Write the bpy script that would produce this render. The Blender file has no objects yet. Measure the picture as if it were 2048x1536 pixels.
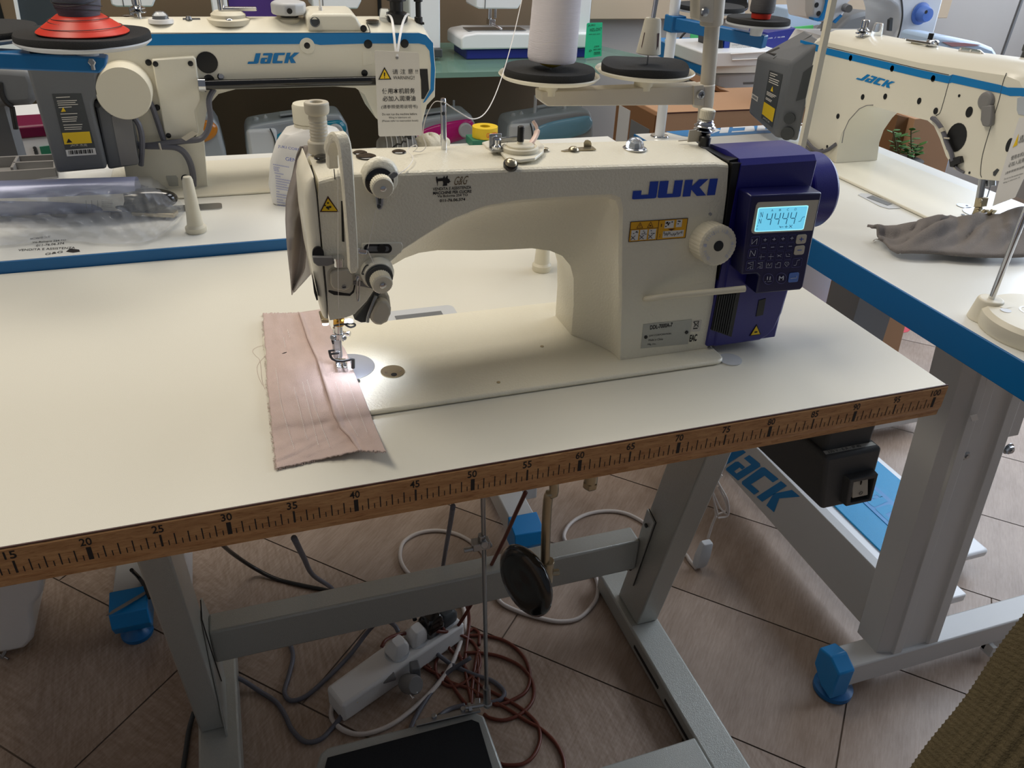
import bpy, math, random
import numpy as np
from mathutils import Vector, Matrix
random.seed(7)
SC = bpy.context.scene
COL = SC.collection
# ------------------------------------------------------------------ camera
CAM = Vector((0.3424212, -0.52194925, 1.19885102))
RW = Matrix(((0.94703439, -0.3187185, 0.03929863), (0.13557792, 0.50775499, 0.85076642), (-0.29110908, -0.80037703, 0.52407263)))
FP = 1604.68
cd = bpy.data.cameras.new('camera'); co = bpy.data.objects.new('camera', cd); COL.objects.link(co)
cd.sensor_fit = 'HORIZONTAL'; cd.sensor_width = 36.0; cd.lens = FP * 36.0 / 2048; cd.clip_start = 0.02
co.matrix_world = Matrix.Translation(CAM) @ RW.transposed().to_4x4()
SC.camera = co
# ------------------------------------------------------------------ exposure, world, lights
SC.view_settings.view_transform = 'Standard'
try: SC.view_settings.look = 'None'
except Exception: pass
SC.view_settings.gamma = 1.0
SC.view_settings.use_curve_mapping = False
SC.view_settings.exposure = -0.22
w = bpy.data.worlds.new('world'); SC.world = w; w.use_nodes = True
bg = w.node_tree.nodes['Background']; bg.inputs[0].default_value = (0.80, 0.86, 1.0, 1); bg.inputs[1].default_value = 0.16
def area(name, loc, target, sx, sy, power, col):
    l = bpy.data.lights.new(name, 'AREA'); l.shape = 'RECTANGLE'; l.size = sx; l.size_y = sy; l.energy = power; l.color = col
    o = bpy.data.objects.new(name, l); COL.objects.link(o); o.location = loc
    d = Vector(target) - Vector(loc); o.rotation_euler = d.to_track_quat('-Z', 'Y').to_euler(); return o
area('window_daylight', (3.9, 0.9, 1.75), (0.9, 0.6, 0.5), 3.0, 1.9, 120, (0.78, 0.87, 1.0))
area('ceiling_light', (-0.5, 0.45, 2.72), (-0.5, 0.45, 0), 0.6, 1.2, 25, (1.0, 0.90, 0.74))
area('ceiling_light', (0.6, 1.35, 2.72), (0.6, 1.35, 0), 1.2, 0.6, 26, (1.0, 0.92, 0.80))
area('ceiling_light', (1.9, 1.1, 2.72), (1.9, 1.1, 0), 0.6, 1.2, 10, (0.95, 0.96, 1.0))

def PZ(x, y, z):
    d = RW.transposed() @ Vector((x - 1024, 768 - y, -FP)); return CAM + d * ((z - CAM.z) / d.z)
def PY(x, y, Y):
    d = RW.transposed() @ Vector((x - 1024, 768 - y, -FP)); return CAM + d * ((Y - CAM.y) / d.y)
def PX(x, y, X):
    d = RW.transposed() @ Vector((x - 1024, 768 - y, -FP)); return CAM + d * ((X - CAM.x) / d.x)
def AT(x, y, dep):
    return CAM + (RW.transposed() @ Vector((x - 1024, 768 - y, -FP))) * (dep / FP)
V = Vector
# ------------------------------------------------------------------ materials
def srgb(c):
    return tuple((x / 255 / 12.92) if x / 255 <= 0.04045 else ((x / 255 + 0.055) / 1.055) ** 2.4 for x in c) + (1,)
def mat(name, c, rough=0.5, metal=0.0, bump=0.0, bscale=400, var=0.04, vscale=6, spec=0.5, coat=0.0, alpha=1.0, trans=0.0, emit=None, stretch=None, ior=None):
    m = bpy.data.materials.new(name); m.use_nodes = True; nt = m.node_tree; N = nt.nodes; L = nt.links
    b = N['Principled BSDF']; b.inputs['Roughness'].default_value = rough; b.inputs['Metallic'].default_value = metal
    b.inputs['Specular IOR Level'].default_value = spec; b.inputs['Coat Weight'].default_value = coat
    b.inputs['Coat Roughness'].default_value = 0.12
    b.inputs['Transmission Weight'].default_value = trans; b.inputs['Alpha'].default_value = alpha
    if ior: b.inputs['IOR'].default_value = ior
    col = srgb(c)
    tc = N.new('ShaderNodeTexCoord'); src = tc.outputs['Object']
    if stretch:
        mp = N.new('ShaderNodeMapping'); mp.inputs['Scale'].default_value = stretch; L.new(src, mp.inputs[0]); src = mp.outputs[0]
    n = N.new('ShaderNodeTexNoise'); n.inputs['Scale'].default_value = vscale; n.inputs['Detail'].default_value = 5; L.new(src, n.inputs['Vector'])
    r = N.new('ShaderNodeMixRGB'); r.blend_type = 'MIX'
    r.inputs[1].default_value = tuple(x * (1 - var) for x in col[:3]) + (1,); r.inputs[2].default_value = tuple(min(1, x * (1 + var)) for x in col[:3]) + (1,)
    L.new(n.outputs[0], r.inputs[0]); L.new(r.outputs[0], b.inputs['Base Color'])
    if bump:
        n2 = N.new('ShaderNodeTexNoise'); n2.inputs['Scale'].default_value = bscale; n2.inputs['Detail'].default_value = 2; L.new(src, n2.inputs['Vector'])
        bp = N.new('ShaderNodeBump'); bp.inputs['Strength'].default_value = bump; bp.inputs['Distance'].default_value = 0.001
        L.new(n2.outputs[0], bp.inputs['Height']); L.new(bp.outputs[0], b.inputs['Normal'])
    if emit:
        b.inputs['Emission Color'].default_value = srgb(emit[:3]); b.inputs['Emission Strength'].default_value = emit[3]
    return m
M = {}
M['cream'] = mat('cream hammered enamel', (232, 226, 206), 0.30, bump=0.55, bscale=420, var=0.015)
M['cream_smooth'] = mat('cream enamel', (230, 225, 207), 0.28, bump=0.08, bscale=300, var=0.015)
M['cream_plastic'] = mat('cream plastic', (221, 214, 193), 0.45, var=0.02)
M['beige_plastic'] = mat('beige plastic', (196, 188, 170), 0.5, var=0.02)
M['white_paint'] = mat('white paint', (232, 234, 236), 0.3, var=0.02)
M['laminate'] = mat('off white laminate', (222, 218, 204), 0.34, bump=0.12, bscale=1500, var=0.012, vscale=3)
M['laminate2'] = mat('white laminate', (226, 226, 220), 0.32, bump=0.1, bscale=1500, var=0.012, vscale=3)
M['blue_plastic'] = mat('blue edge plastic', (0, 98, 158), 0.38, var=0.03)
M['blue_light'] = mat('bright blue plastic', (0, 128, 195), 0.38, var=0.03)
M['teal_pad'] = mat('blue rubber pad', (0, 150, 205), 0.45, bump=0.3, bscale=900, var=0.03)
M['navy'] = mat('indigo plastic', (30, 27, 116), 0.32, bump=0.1, bscale=900, var=0.05, spec=0.6)
M['navy_dark'] = mat('dark indigo membrane', (17, 17, 70), 0.3, var=0.04)
M['logo_blue'] = mat('logo blue print', (18, 62, 168), 0.4)
M['jack_blue'] = mat('cyan blue print', (0, 122, 188), 0.4)
M['steel_paint'] = mat('grey hammered frame paint', (176, 177, 170), 0.30, metal=0.25, bump=0.5, bscale=700, var=0.07, vscale=300)
M['leg_white'] = mat('light grey frame paint', (196, 196, 194), 0.4, bump=0.1, bscale=700, var=0.03)
M['stand_beige'] = mat('warm grey stand paint', (196, 188, 172), 0.42, bump=0.08, bscale=500, var=0.02)
M['chrome'] = mat('chrome', (215, 216, 218), 0.12, metal=1.0)
M['steel'] = mat('brushed steel', (172, 174, 176), 0.32, metal=1.0, var=0.08, vscale=90)
M['plate'] = mat('satin needle plate', (186, 190, 200), 0.38, metal=0.85, var=0.05, vscale=30)
M['brass'] = mat('brass', (196, 150, 70), 0.25, metal=1.0)
M['nickel'] = mat('warm nickel', (178, 166, 140), 0.3, metal=0.9)
M['black'] = mat('black plastic', (18, 18, 19), 0.4)
M['black_gloss'] = mat('black gloss plastic', (14, 13, 12), 0.14, coat=0.6)
M['black_mat'] = mat('black rubber mat', (14, 15, 17), 0.85, bump=0.8, bscale=1200)
M['foam'] = mat('black foam', (44, 44, 44), 0.95, bump=1.0, bscale=1400, var=0.2, vscale=500)
M['darkgrey'] = mat('dark grey plastic', (62, 65, 66), 0.5, bump=0.2, bscale=900)
M['grey'] = mat('grey plastic', (104, 106, 108), 0.5, bump=0.15, bscale=900, var=0.03)
M['midgrey'] = mat('mid grey plastic', (128, 126, 124), 0.5)
M['lightgrey'] = mat('light grey plastic', (196, 198, 200), 0.4)
M['silver_plastic'] = mat('silver plastic', (186, 192, 198), 0.35, metal=0.15)
M['yellow'] = mat('yellow label', (236, 196, 20), 0.5)
M['amber'] = mat('amber label', (226, 166, 14), 0.45)
M['paper'] = mat('white paper', (222, 220, 216), 0.8)
M['tag'] = mat('tag card', (214, 208, 196), 0.7)
M['ink'] = mat('black ink', (24, 20, 20), 0.6)
M['ink_brown'] = mat('dark brown ink', (64, 22, 14), 0.6)
M['ink_blue'] = mat('blue ink', (40, 70, 176), 0.6)
M['ink_gold'] = mat('gold ink', (112, 92, 60), 0.5)
M['white_ink'] = mat('white print', (196, 198, 212), 0.5)
M['pale_line'] = mat('pale violet line', (72, 68, 140), 0.5)
M['alu'] = mat('aluminium label', (178, 178, 170), 0.42, metal=0.3, var=0.05, vscale=200)
M['lcd'] = mat('backlit lcd', (120, 205, 238), 0.3, emit=(112, 208, 240, 0.9))
M['lcd_edge'] = mat('lcd edge light', (170, 240, 248), 0.3, emit=(170, 240, 250, 1.1))
M['lcd_ink'] = mat('lcd segments', (24, 92, 128), 0.4)
M['btn_blue'] = mat('blue button', (84, 120, 196), 0.4)
M['red_plastic'] = mat('red cone plastic', (226, 62, 44), 0.4)
M['red_sticker'] = mat('red floor sticker', (206, 62, 76), 0.4)
M['pink_white'] = mat('pink white plastic', (238, 208, 194), 0.4)  # plain pinkish white colour of the winder lever
M['thread_white'] = mat('white thread', (232, 226, 230), 0.7, bump=0.7, bscale=90, stretch=(1, 1, 22), var=0.05, vscale=30)
M['thread_grey'] = mat('grey thread', (92, 94, 104), 0.6, bump=0.7, bscale=90, stretch=(1, 1, 22), var=0.15, vscale=30)
M['thread_darkgrey'] = mat('charcoal thread', (88, 86, 88), 0.65, bump=0.7, bscale=90, stretch=(1, 1, 22), var=0.15, vscale=30)
M['string'] = mat('thread', (236, 230, 222), 0.7)
M['red_thread'] = mat('dusty red thread', (176, 130, 134), 0.8)
M['white_cable'] = mat('white cable', (208, 198, 190), 0.45)
M['grey_cable'] = mat('grey cable', (96, 96, 104), 0.45)
M['black_cable'] = mat('black cable', (16, 16, 18), 0.4)
M['brown_cable'] = mat('brown cable', (104, 48, 32), 0.4)
M['white_plastic'] = mat('white plastic', (226, 224, 220), 0.35)
M['clear'] = mat('clear plastic', (235, 240, 245), 0.08, trans=0.85, ior=1.35)
M['bagfilm'] = mat('translucent plastic film', (214, 220, 232), 0.16, alpha=0.26, bump=1.0, bscale=26, spec=0.9)
M['film2'] = mat('smoky plastic film', (160, 150, 144), 0.25, alpha=0.78, bump=1.0, bscale=60, spec=0.8)
M['glass'] = mat('green tinted glass', (136, 176, 160), 0.12, alpha=0.55)
M['tube_lilac'] = mat('lilac grey tube', (126, 132, 162), 0.25, metal=0.2)
M['cardboard'] = mat('cardboard', (178, 138, 104), 0.8, var=0.05)
M['cardboard_dark'] = mat('brown cardboard', (120, 84, 52), 0.85, var=0.06)
M['brown_panel'] = mat('brown wall panel', (122, 103, 82), 0.7, var=0.05, vscale=2, bump=0.1, bscale=300)
M['grey_wall'] = mat('grey wall', (176, 172, 168), 0.8, var=0.03, vscale=2)
M['tan_panel'] = mat('tan panel', (188, 170, 146), 0.7, var=0.04)
M['dark_screen'] = mat('dark slate panel', (52, 60, 66), 0.5)
M['purple'] = mat('purple panel', (72, 44, 118), 0.55)
M['maroon'] = mat('maroon plastic', (96, 8, 52), 0.35)
M['magenta'] = mat('magenta plastic', (206, 6, 128), 0.18, coat=0.5)
M['teal'] = mat('teal plastic', (0, 138, 168), 0.2, coat=0.5)
M['lightblue'] = mat('light blue plastic', (132, 186, 214), 0.18, coat=0.6)
M['orange'] = mat('orange plastic', (226, 138, 30), 0.25, coat=0.5)
M['box_blue'] = mat('dark blue plastic', (34, 42, 128), 0.35)
M['green_tag'] = mat('green price card', (36, 190, 138), 0.6)
M['green_tag2'] = mat('light green price card', (86, 192, 104), 0.6)
M['yellow_tape'] = mat('yellow tape', (226, 190, 30), 0.5)
M['green_dark'] = mat('green plastic', (44, 120, 92), 0.5)
M['lead'] = mat('blue book cover', (28, 60, 158), 0.5)
M['cloth_cream'] = mat('cream lace cloth', (222, 212, 190), 0.9, bump=0.8, bscale=300)
M['leaf'] = mat('leaf green', (64, 112, 48), 0.5, var=0.2, vscale=40)
M['stem'] = mat('stem brown', (84, 74, 46), 0.7)
M['blue_bag'] = mat('pale blue plastic', (178, 200, 224), 0.35)
M['led'] = mat('led lens', (240, 246, 255), 0.3, emit=(235, 242, 255, 6.0))
def fabric(name, c, c2, scale, rough=0.95, band=None):
    m = mat(name, c, rough, bump=0.9, bscale=scale, var=0.1, vscale=70, spec=0.15)
    return m
M['pink'] = fabric('dusty pink cotton', (208, 186, 178), None, 1600)
M['greycloth'] = fabric('grey melange jersey', (128, 122, 118), None, 900)
M['white_cloth'] = fabric('white cotton', (222, 222, 222), None, 900)
def wood():
    m = bpy.data.materials.new('oiled beech'); m.use_nodes = True; nt = m.node_tree; N = nt.nodes; L = nt.links
    b = N['Principled BSDF']; b.inputs['Roughness'].default_value = 0.42
    tc = N.new('ShaderNodeTexCoord')
    mp = N.new('ShaderNodeMapping'); mp.inputs['Scale'].default_value = (9, 60, 60); L.new(tc.outputs['Object'], mp.inputs[0])
    n = N.new('ShaderNodeTexNoise'); n.inputs['Scale'].default_value = 4; n.inputs['Detail'].default_value = 8; n.inputs['Roughness'].default_value = 0.65; L.new(mp.outputs[0], n.inputs['Vector'])
    mp2 = N.new('ShaderNodeMapping'); mp2.inputs['Scale'].default_value = (90, 900, 900); L.new(tc.outputs['Object'], mp2.inputs[0])
    n2 = N.new('ShaderNodeTexNoise'); n2.inputs['Scale'].default_value = 1; n2.inputs['Detail'].default_value = 2; L.new(mp2.outputs[0], n2.inputs['Vector'])
    cr = N.new('ShaderNodeValToRGB'); e = cr.color_ramp.elements
    e[0].position = 0.34; e[0].color = srgb((176, 124, 74)); e[1].position = 0.66; e[1].color = srgb((206, 156, 102))
    L.new(n.outputs[0], cr.inputs[0])
    cr2 = N.new('ShaderNodeValToRGB'); e = cr2.color_ramp.elements
    e[0].position = 0.36; e[0].color = (0.72, 0.62, 0.52, 1); e[1].position = 0.42; e[1].color = (1, 1, 1, 1)
    L.new(n2.outputs[0], cr2.inputs[0])
    mx = N.new('ShaderNodeMixRGB'); mx.blend_type = 'MULTIPLY'; mx.inputs[0].default_value = 1
    L.new(cr.outputs[0], mx.inputs[1]); L.new(cr2.outputs[0], mx.inputs[2]); L.new(mx.outputs[0], b.inputs['Base Color'])
    return m
M['beech'] = wood()
def floor_mat():
    m = bpy.data.materials.new('wood look floor tile'); m.use_nodes = True; nt = m.node_tree; N = nt.nodes; L = nt.links
    b = N['Principled BSDF']; b.inputs['Roughness'].default_value = 0.42
    uv = N.new('ShaderNodeUVMap'); uv.uv_map = 'UVMap'
    at = N.new('ShaderNodeAttribute'); at.attribute_name = 'plank'
    mp = N.new('ShaderNodeMapping'); mp.inputs['Scale'].default_value = (1.6, 5, 1); L.new(uv.outputs[0], mp.inputs[0])
    ad = N.new('ShaderNodeVectorMath'); ad.operation = 'ADD'; L.new(mp.outputs[0], ad.inputs[0])
    sc = N.new('ShaderNodeVectorMath'); sc.operation = 'SCALE'; sc.inputs['Scale'].default_value = 37; L.new(at.outputs['Color'], sc.inputs[0]); L.new(sc.outputs[0], ad.inputs[1])
    wv = N.new('ShaderNodeTexWave'); wv.wave_type = 'RINGS'; wv.inputs['Scale'].default_value = 1.2; wv.inputs['Distortion'].default_value = 5; wv.inputs['Detail'].default_value = 3; wv.inputs['Detail Scale'].default_value = 1.2
    L.new(ad.outputs[0], wv.inputs['Vector'])
    mp3 = N.new('ShaderNodeMapping'); mp3.inputs['Scale'].default_value = (5, 95, 1); L.new(uv.outputs[0], mp3.inputs[0])
    n = N.new('ShaderNodeTexNoise'); n.inputs['Scale'].default_value = 1.6; n.inputs['Detail'].default_value = 6; n.inputs['Roughness'].default_value = 0.7; L.new(mp3.outputs[0], n.inputs['Vector'])
    n3 = N.new('ShaderNodeTexNoise'); n3.inputs['Scale'].default_value = 1.2; n3.inputs['Detail'].default_value = 3; L.new(ad.outputs[0], n3.inputs['Vector'])
    mxa = N.new('ShaderNodeMixRGB'); mxa.inputs[0].default_value = 0.07; L.new(n.outputs[0], mxa.inputs[1]); L.new(wv.outputs[0], mxa.inputs[2])
    mxb = N.new('ShaderNodeMixRGB'); mxb.inputs[0].default_value = 0.45; L.new(mxa.outputs[0], mxb.inputs[1]); L.new(n3.outputs[0], mxb.inputs[2])
    cr = N.new('ShaderNodeValToRGB'); e = cr.color_ramp.elements
    e[0].position = 0.30; e[0].color = srgb((134, 112, 94)); e[1].position = 0.66; e[1].color = srgb((178, 158, 142))
    L.new(mxb.outputs[0], cr.inputs[0]); L.new(cr.outputs[0], b.inputs['Base Color'])
    bp = N.new('ShaderNodeBump'); bp.inputs['Strength'].default_value = 0.25; bp.inputs['Distance'].default_value = 0.001; L.new(n.outputs[0], bp.inputs['Height']); L.new(bp.outputs[0], b.inputs['Normal'])
    return m
M['floor'] = floor_mat()
M['grout'] = mat('grout', (128, 112, 98), 0.9)
def knit_mat():
    m = mat('olive brown rib knit', (84, 75, 56), 0.95, bump=0.9, bscale=900, var=0.3, vscale=240, spec=0.1)
    return m
M['knit'] = knit_mat()
# ------------------------------------------------------------------ mesh builder
class MB:
    def __init__(s): s.v = []; s.f = []
    def add(s, vs, fs):
        o = len(s.v); s.v += [tuple(p) for p in vs]; s.f += [tuple(i + o for i in f) for f in fs]; return s
    def box(s, x0, x1, y0, y1, z0, z1):
        return s.hexa([V((x0, y0, z0)), V((x1, y0, z0)), V((x1, y1, z0)), V((x0, y1, z0)), V((x0, y0, z1)), V((x1, y0, z1)), V((x1, y1, z1)), V((x0, y1, z1))])
    def hexa(s, p):
        return s.add(p, [(0, 3, 2, 1), (4, 5, 6, 7), (0, 1, 5, 4), (1, 2, 6, 5), (2, 3, 7, 6), (3, 0, 4, 7)])
    def bar(s, p0, p1, w, h, up=(0, 0, 1), up2=None):
        p0 = V(p0); p1 = V(p1); d = (p1 - p0).normalized(); u = V(up); r = d.cross(u)
        if r.length < 1e-4: r = d.cross(V((1, 0, 0)))
        r.normalize(); u = r.cross(d).normalized(); r *= w / 2; u *= h / 2
        return s.hexa([p0 - r - u, p0 + r - u, p1 + r - u, p1 - r - u, p0 - r + u, p0 + r + u, p1 + r + u, p1 - r + u])
    def loft(s, rings, caps=True, closed=True):
        n = len(rings[0]); vs = [p for r in rings for p in r]; fs = []
        for i in range(len(rings) - 1):
            for j in range(n if closed else n - 1):
                a = i * n + j; b = i * n + (j + 1) % n; fs.append((a, b, b + n, a + n))
        if caps:
            fs.append(tuple(range(n - 1, -1, -1))); fs.append(tuple((len(rings) - 1) * n + j for j in range(n)))
        return s.add(vs, fs)
    def lathe(s, o, ax, prof, n=32, caps=True, sx=1.0):
        o = V(o); ax = V(ax).normalized(); u = ax.cross(V((0, 0, 1)))
        if u.length < 1e-3: u = ax.cross(V((0, 1, 0)))
        u.normalize(); w_ = ax.cross(u)
        rings = [[o + ax * h + (u * math.cos(2 * math.pi * k / n) * sx + w_ * math.sin(2 * math.pi * k / n)) * max(r, 1e-5) for k in range(n)] for r, h in prof]
        return s.loft(rings, caps)
    def cyl(s, p0, p1, r, r1=None, n=20):
        p0 = V(p0); p1 = V(p1); d = p1 - p0; return s.lathe(p0, d, [(r, 0), (r if r1 is None else r1, d.length)], n)
    def tube(s, pts, r, n=8, closed=False, smooth=0, flat=1.0, up=None):
        pts = [V(p) for p in pts]
        if smooth: pts = cr_spline(pts, smooth, closed)
        m = len(pts); rings = []; pu = None
        for i, p in enumerate(pts):
            if closed: t = pts[(i + 1) % m] - pts[i - 1]
            else: t = pts[min(i + 1, m - 1)] - pts[max(i - 1, 0)]
            if t.length < 1e-9: t = V((0, 0, 1))
            t.normalize()
            if pu is None:
                pu = V(up) if up else (V((0, 0, 1)) if abs(t.z) < 0.9 else V((0, 1, 0)))
            u = pu - t * pu.dot(t)
            if u.length < 1e-6: u = t.orthogonal()
            u.normalize(); pu = u; w_ = t.cross(u)
            rr = r(i / (m - 1)) if callable(r) else r
            rings.append([p + (u * math.cos(2 * math.pi * k / n) * flat + w_ * math.sin(2 * math.pi * k / n)) * rr for k in range(n)])
        if closed: rings.append(rings[0]); return s.loft(rings, False)
        return s.loft(rings, True)
    def prism(s, pts, off):
        n = len(pts); a = [V(p) for p in pts]; b = [p + V(off) for p in a]
        return s.add(a + b, [tuple(range(n - 1, -1, -1)), tuple(range(n, 2 * n))] + [(i, (i + 1) % n, (i + 1) % n + n, i + n) for i in range(n)])
    def poly(s, pts): return s.add([V(p) for p in pts], [tuple(range(len(pts)))])
    def grid(s, nu, nv, fn):
        vs = [fn(i / (nu - 1), j / (nv - 1)) for j in range(nv) for i in range(nu)]
        return s.add(vs, [(j * nu + i, j * nu + i + 1, (j + 1) * nu + i + 1, (j + 1) * nu + i) for j in range(nv - 1) for i in range(nu - 1)])
    def ell(s, c, rx, ry, rz, n=20, m=12, ax=None):
        c = V(c); R_ = ax if ax else Matrix.Identity(3); rings = []
        for i in range(m + 1):
            t = math.pi * i / m; rings.append([c + R_ @ V((rx * math.sin(t) * math.cos(2 * math.pi * k / n) + 0, ry * math.sin(t) * math.sin(2 * math.pi * k / n), rz * -math.cos(t))) for k in range(n)])
        return s.loft(rings, False)
    def text(s, txt, o, U, W, shear=0.0, bold=0.0, keep=False):
        vs, fs = text_geo(txt, shear, bold)
        xs = [p[0] for p in vs]; ys = [p[1] for p in vs]; x0, x1, y0, y1 = min(xs), max(xs), min(ys), max(ys)
        o = V(o); U = V(U); W = V(W)
        return s.add([o + U * ((p[0] - x0) / (x1 - x0)) + W * ((p[1] - y0) / (y1 - y0)) for p in vs], fs)
    def shape2(s, polys, o, U, W):
        o = V(o); U = V(U); W = V(W)
        for p in polys: s.poly([o + U * a + W * b for a, b in p])
        return s
def cr_spline(P, k, closed=False):
    m = len(P); out = []
    rng = range(m if closed else m - 1)
    for i in rng:
        a = P[(i - 1) % m] if closed or i > 0 else P[0] * 2 - P[1]
        b = P[i]; c = P[(i + 1) % m]; d = P[(i + 2) % m] if closed or i + 2 < m else P[m - 1] * 2 - P[m - 2]
        for q in range(k):
            t = q / k; out.append(0.5 * ((2 * b) + (c - a) * t + (2 * a - 5 * b + 4 * c - d) * t * t + (3 * b - a - 3 * c + d) * t ** 3))
    if not closed: out.append(P[-1].copy())
    return out
_tg = {}
def text_geo(txt, shear=0.0, bold=0.0):
    key = (txt, shear, bold)
    if key in _tg: return _tg[key]
    cu = bpy.data.curves.new('lettering', 'FONT'); cu.body = txt; cu.shear = shear; cu.offset = bold; cu.resolution_u = 3; cu.fill_mode = 'FRONT'
    ob = bpy.data.objects.new('lettering', cu); COL.objects.link(ob)
    dg = bpy.context.evaluated_depsgraph_get(); me = bpy.data.meshes.new_from_object(ob.evaluated_get(dg))
    r = ([tuple(v.co) for v in me.vertices], [tuple(p.vertices) for p in me.polygons])
    bpy.data.objects.remove(ob); bpy.data.curves.remove(cu); bpy.data.meshes.remove(me)
    if not r[0]: r = ([(0, 0, 0), (1, 0, 0), (1, 1, 0)], [(0, 1, 2)])
    _tg[key] = r; return r
def rrect(x0, x1, y0, y1, r, n=4):
    out = []
    for cx, cy, a in ((x1 - r, y1 - r, 0), (x0 + r, y1 - r, 90), (x0 + r, y0 + r, 180), (x1 - r, y0 + r, 270)):
        for k in range(n + 1):
            t = math.radians(a + 90 * k / n); out.append((cx + r * math.cos(t), cy + r * math.sin(t)))
    return out
def circ(cx, cy, r, n=24, ry=None):
    return [(cx + r * math.cos(2 * math.pi * k / n), cy + (ry or r) * math.sin(2 * math.pi * k / n)) for k in range(n)]
def dense(P, step):
    out = []
    for i in range(len(P) - 1):
        a = V(P[i]); b = V(P[i + 1]); k = max(1, int((b - a).length / step))
        out += [a.lerp(b, q / k) for q in range(k)]
    out.append(V(P[-1])); return out
# ------------------------------------------------------------------ objects
ORG = {}
def thing(name, label, cat, loc, group=None, rot=None):
    o = bpy.data.objects.new(name, None); COL.objects.link(o); o.location = V(loc); o.empty_display_size = 0.05
    o['label'] = label; o['category'] = cat
    if group: o['group'] = group
    ORG[o] = V(loc)
    if rot is not None: o.rotation_euler = (0, 0, rot); ORG[o] = V((0, 0, 0))
    return o
def part(name, mb, m, parent, bev=0.0, ang=35, label=None, seg=2, stuff=False, subs=0):
    og = ORG.get(parent, V((0, 0, 0)))
    me = bpy.data.meshes.new(name); me.from_pydata([(x - og.x, y - og.y, z - og.z) for x, y, z in mb.v], [], mb.f); me.update()
    ms = m if isinstance(m, (list, tuple)) else [m]
    for q in ms: me.materials.append(M[q] if isinstance(q, str) else q)
    o = bpy.data.objects.new(name, me); COL.objects.link(o)
    if parent: o.parent = parent
    ORG[o] = og
    for p in me.polygons: p.use_smooth = True
    try: me.set_sharp_from_angle(angle=math.radians(ang))
    except Exception: pass
    if bev:
        b = o.modifiers.new('bevel', 'BEVEL'); b.width = bev; b.segments = seg; b.limit_method = 'ANGLE'; b.angle_limit = math.radians(30); b.harden_normals = False
    if subs:
        b = o.modifiers.new('subdivision', 'SUBSURF'); b.levels = subs; b.render_levels = subs
    if label: o['label'] = label
    if stuff: o['kind'] = 'stuff'
    return o
def solo(name, mb, m, label, cat, loc, group=None, **k):
    """a thing that is one mesh, its origin at loc"""
    ORG['tmp'] = V(loc); 
    o = part(name, mb, m, None, **k)
    og = V(loc)
    for v in o.data.vertices: v.co -= og
    o.location = og; ORG[o] = og
    o['label'] = label; o['category'] = cat
    if group: o['group'] = group
    return o
def struct(name, mb, m, **k):
    o = part(name, mb, m, None, **k); o['kind'] = 'structure'; return o
EOFMARK = 0
# ================================================================== ROOM
def floor_build():
    mb = MB(); uv = []; rnd = []
    r2 = math.sqrt(2)
    def xy(s, u): return ((s + u) / 2, (s - u) / 2)
    offs = {k: 0.335 * k - 0.085 for k in range(-12, 20)}
    for k in range(-9, 16):
        s0 = 0.74 + 0.405 * k; s1 = s0 + 0.405
        for j in range(-7, 9):
            u0 = offs[k] % 0.85 + 0.85 * j; u1 = u0 + 0.85
            cx, cy = xy((s0 + s1) / 2, (u0 + u1) / 2)
            if not (-2.7 < cx < 4.3 and -2.5 < cy < 2.7): continue
            g = 0.0020
            c = [(s0 + g, u0 + g), (s1 - g, u0 + g), (s1 - g, u1 - g), (s0 + g, u1 - g)]
            P = [xy(*q) for q in c]
            o = len(mb.v)
            mb.add([(p[0], p[1], 0.0) for p in P], [(0, 1, 2, 3)][:1])
            uv.append([(q[1] / r2, q[0] / r2) for q in c]); rnd.append((random.random(), random.random(), random.random()))
    mb.f = [tuple(reversed(f)) for f in mb.f]
    me_o = struct('floor', mb, ['floor', 'grout'])
    me = me_o.data; ul = me.uv_layers.new(name='UVMap'); ca = me.color_attributes.new('plank', 'FLOAT_COLOR', 'CORNER')
    for i, p in enumerate(me.polygons):
        for li, l in enumerate(p.loop_indices):
            vi = me.loops[l].vertex_index - i * 4
            ul.data[l].uv = uv[i][vi]; ca.data[l].color = rnd[i] + (1,)
    g = MB(); g.poly([(-2.6, -2.6, -0.0022), (4.4, -2.6, -0.0022), (4.4, 2.6, -0.0022), (-2.6, 2.6, -0.0022)])
    go = struct('trim_grout', g, 'grout')
floor_build()
WY = 2.36
b = MB(); b.box(-2.6, 1.62, WY, WY + 0.1, 0, 2.8); struct('wall_back', b, 'brown_panel')
b = MB(); b.box(1.62, 4.1, WY, WY + 0.1, 0, 2.8); struct('wall_back_right', b, 'grey_wall')
b = MB(); b.box(1.60, 3.2, WY - 0.05, WY, 0.82, 1.6); struct('trim_1', b, 'tan_panel', bev=0.003)
b = MB(); b.box(-2.5, -2.4, -2.4, WY, 0, 2.8); struct('wall_left', b, 'grey_wall')
b = MB()
b.box(4.0, 4.1, -2.4, WY, 0, 0.8); b.box(4.0, 4.1, -2.4, WY, 2.65, 2.8); b.box(4.0, 4.1, -2.4, -0.95, 0.8, 2.65); b.box(4.0, 4.1, 2.15, WY, 0.8, 2.65)
struct('wall_right', b, 'grey_wall')
b = MB()
for y in (-0.95, 0.6, 2.11): b.box(3.98, 4.06, y, y + 0.04, 0.8, 2.65)
b.box(3.98, 4.06, -0.95, 2.15, 0.8, 0.84); b.box(3.98, 4.06, -0.95, 2.15, 2.61, 2.65)
wf = struct('window_1', b, 'white_paint', bev=0.004)
b = MB(); b.poly([(4.05, -0.9, 0.84), (4.05, 2.1, 0.84), (4.05, 2.1, 2.6), (4.05, -0.9, 2.6)]); part('window_glass', b, 'clear', wf)
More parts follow.
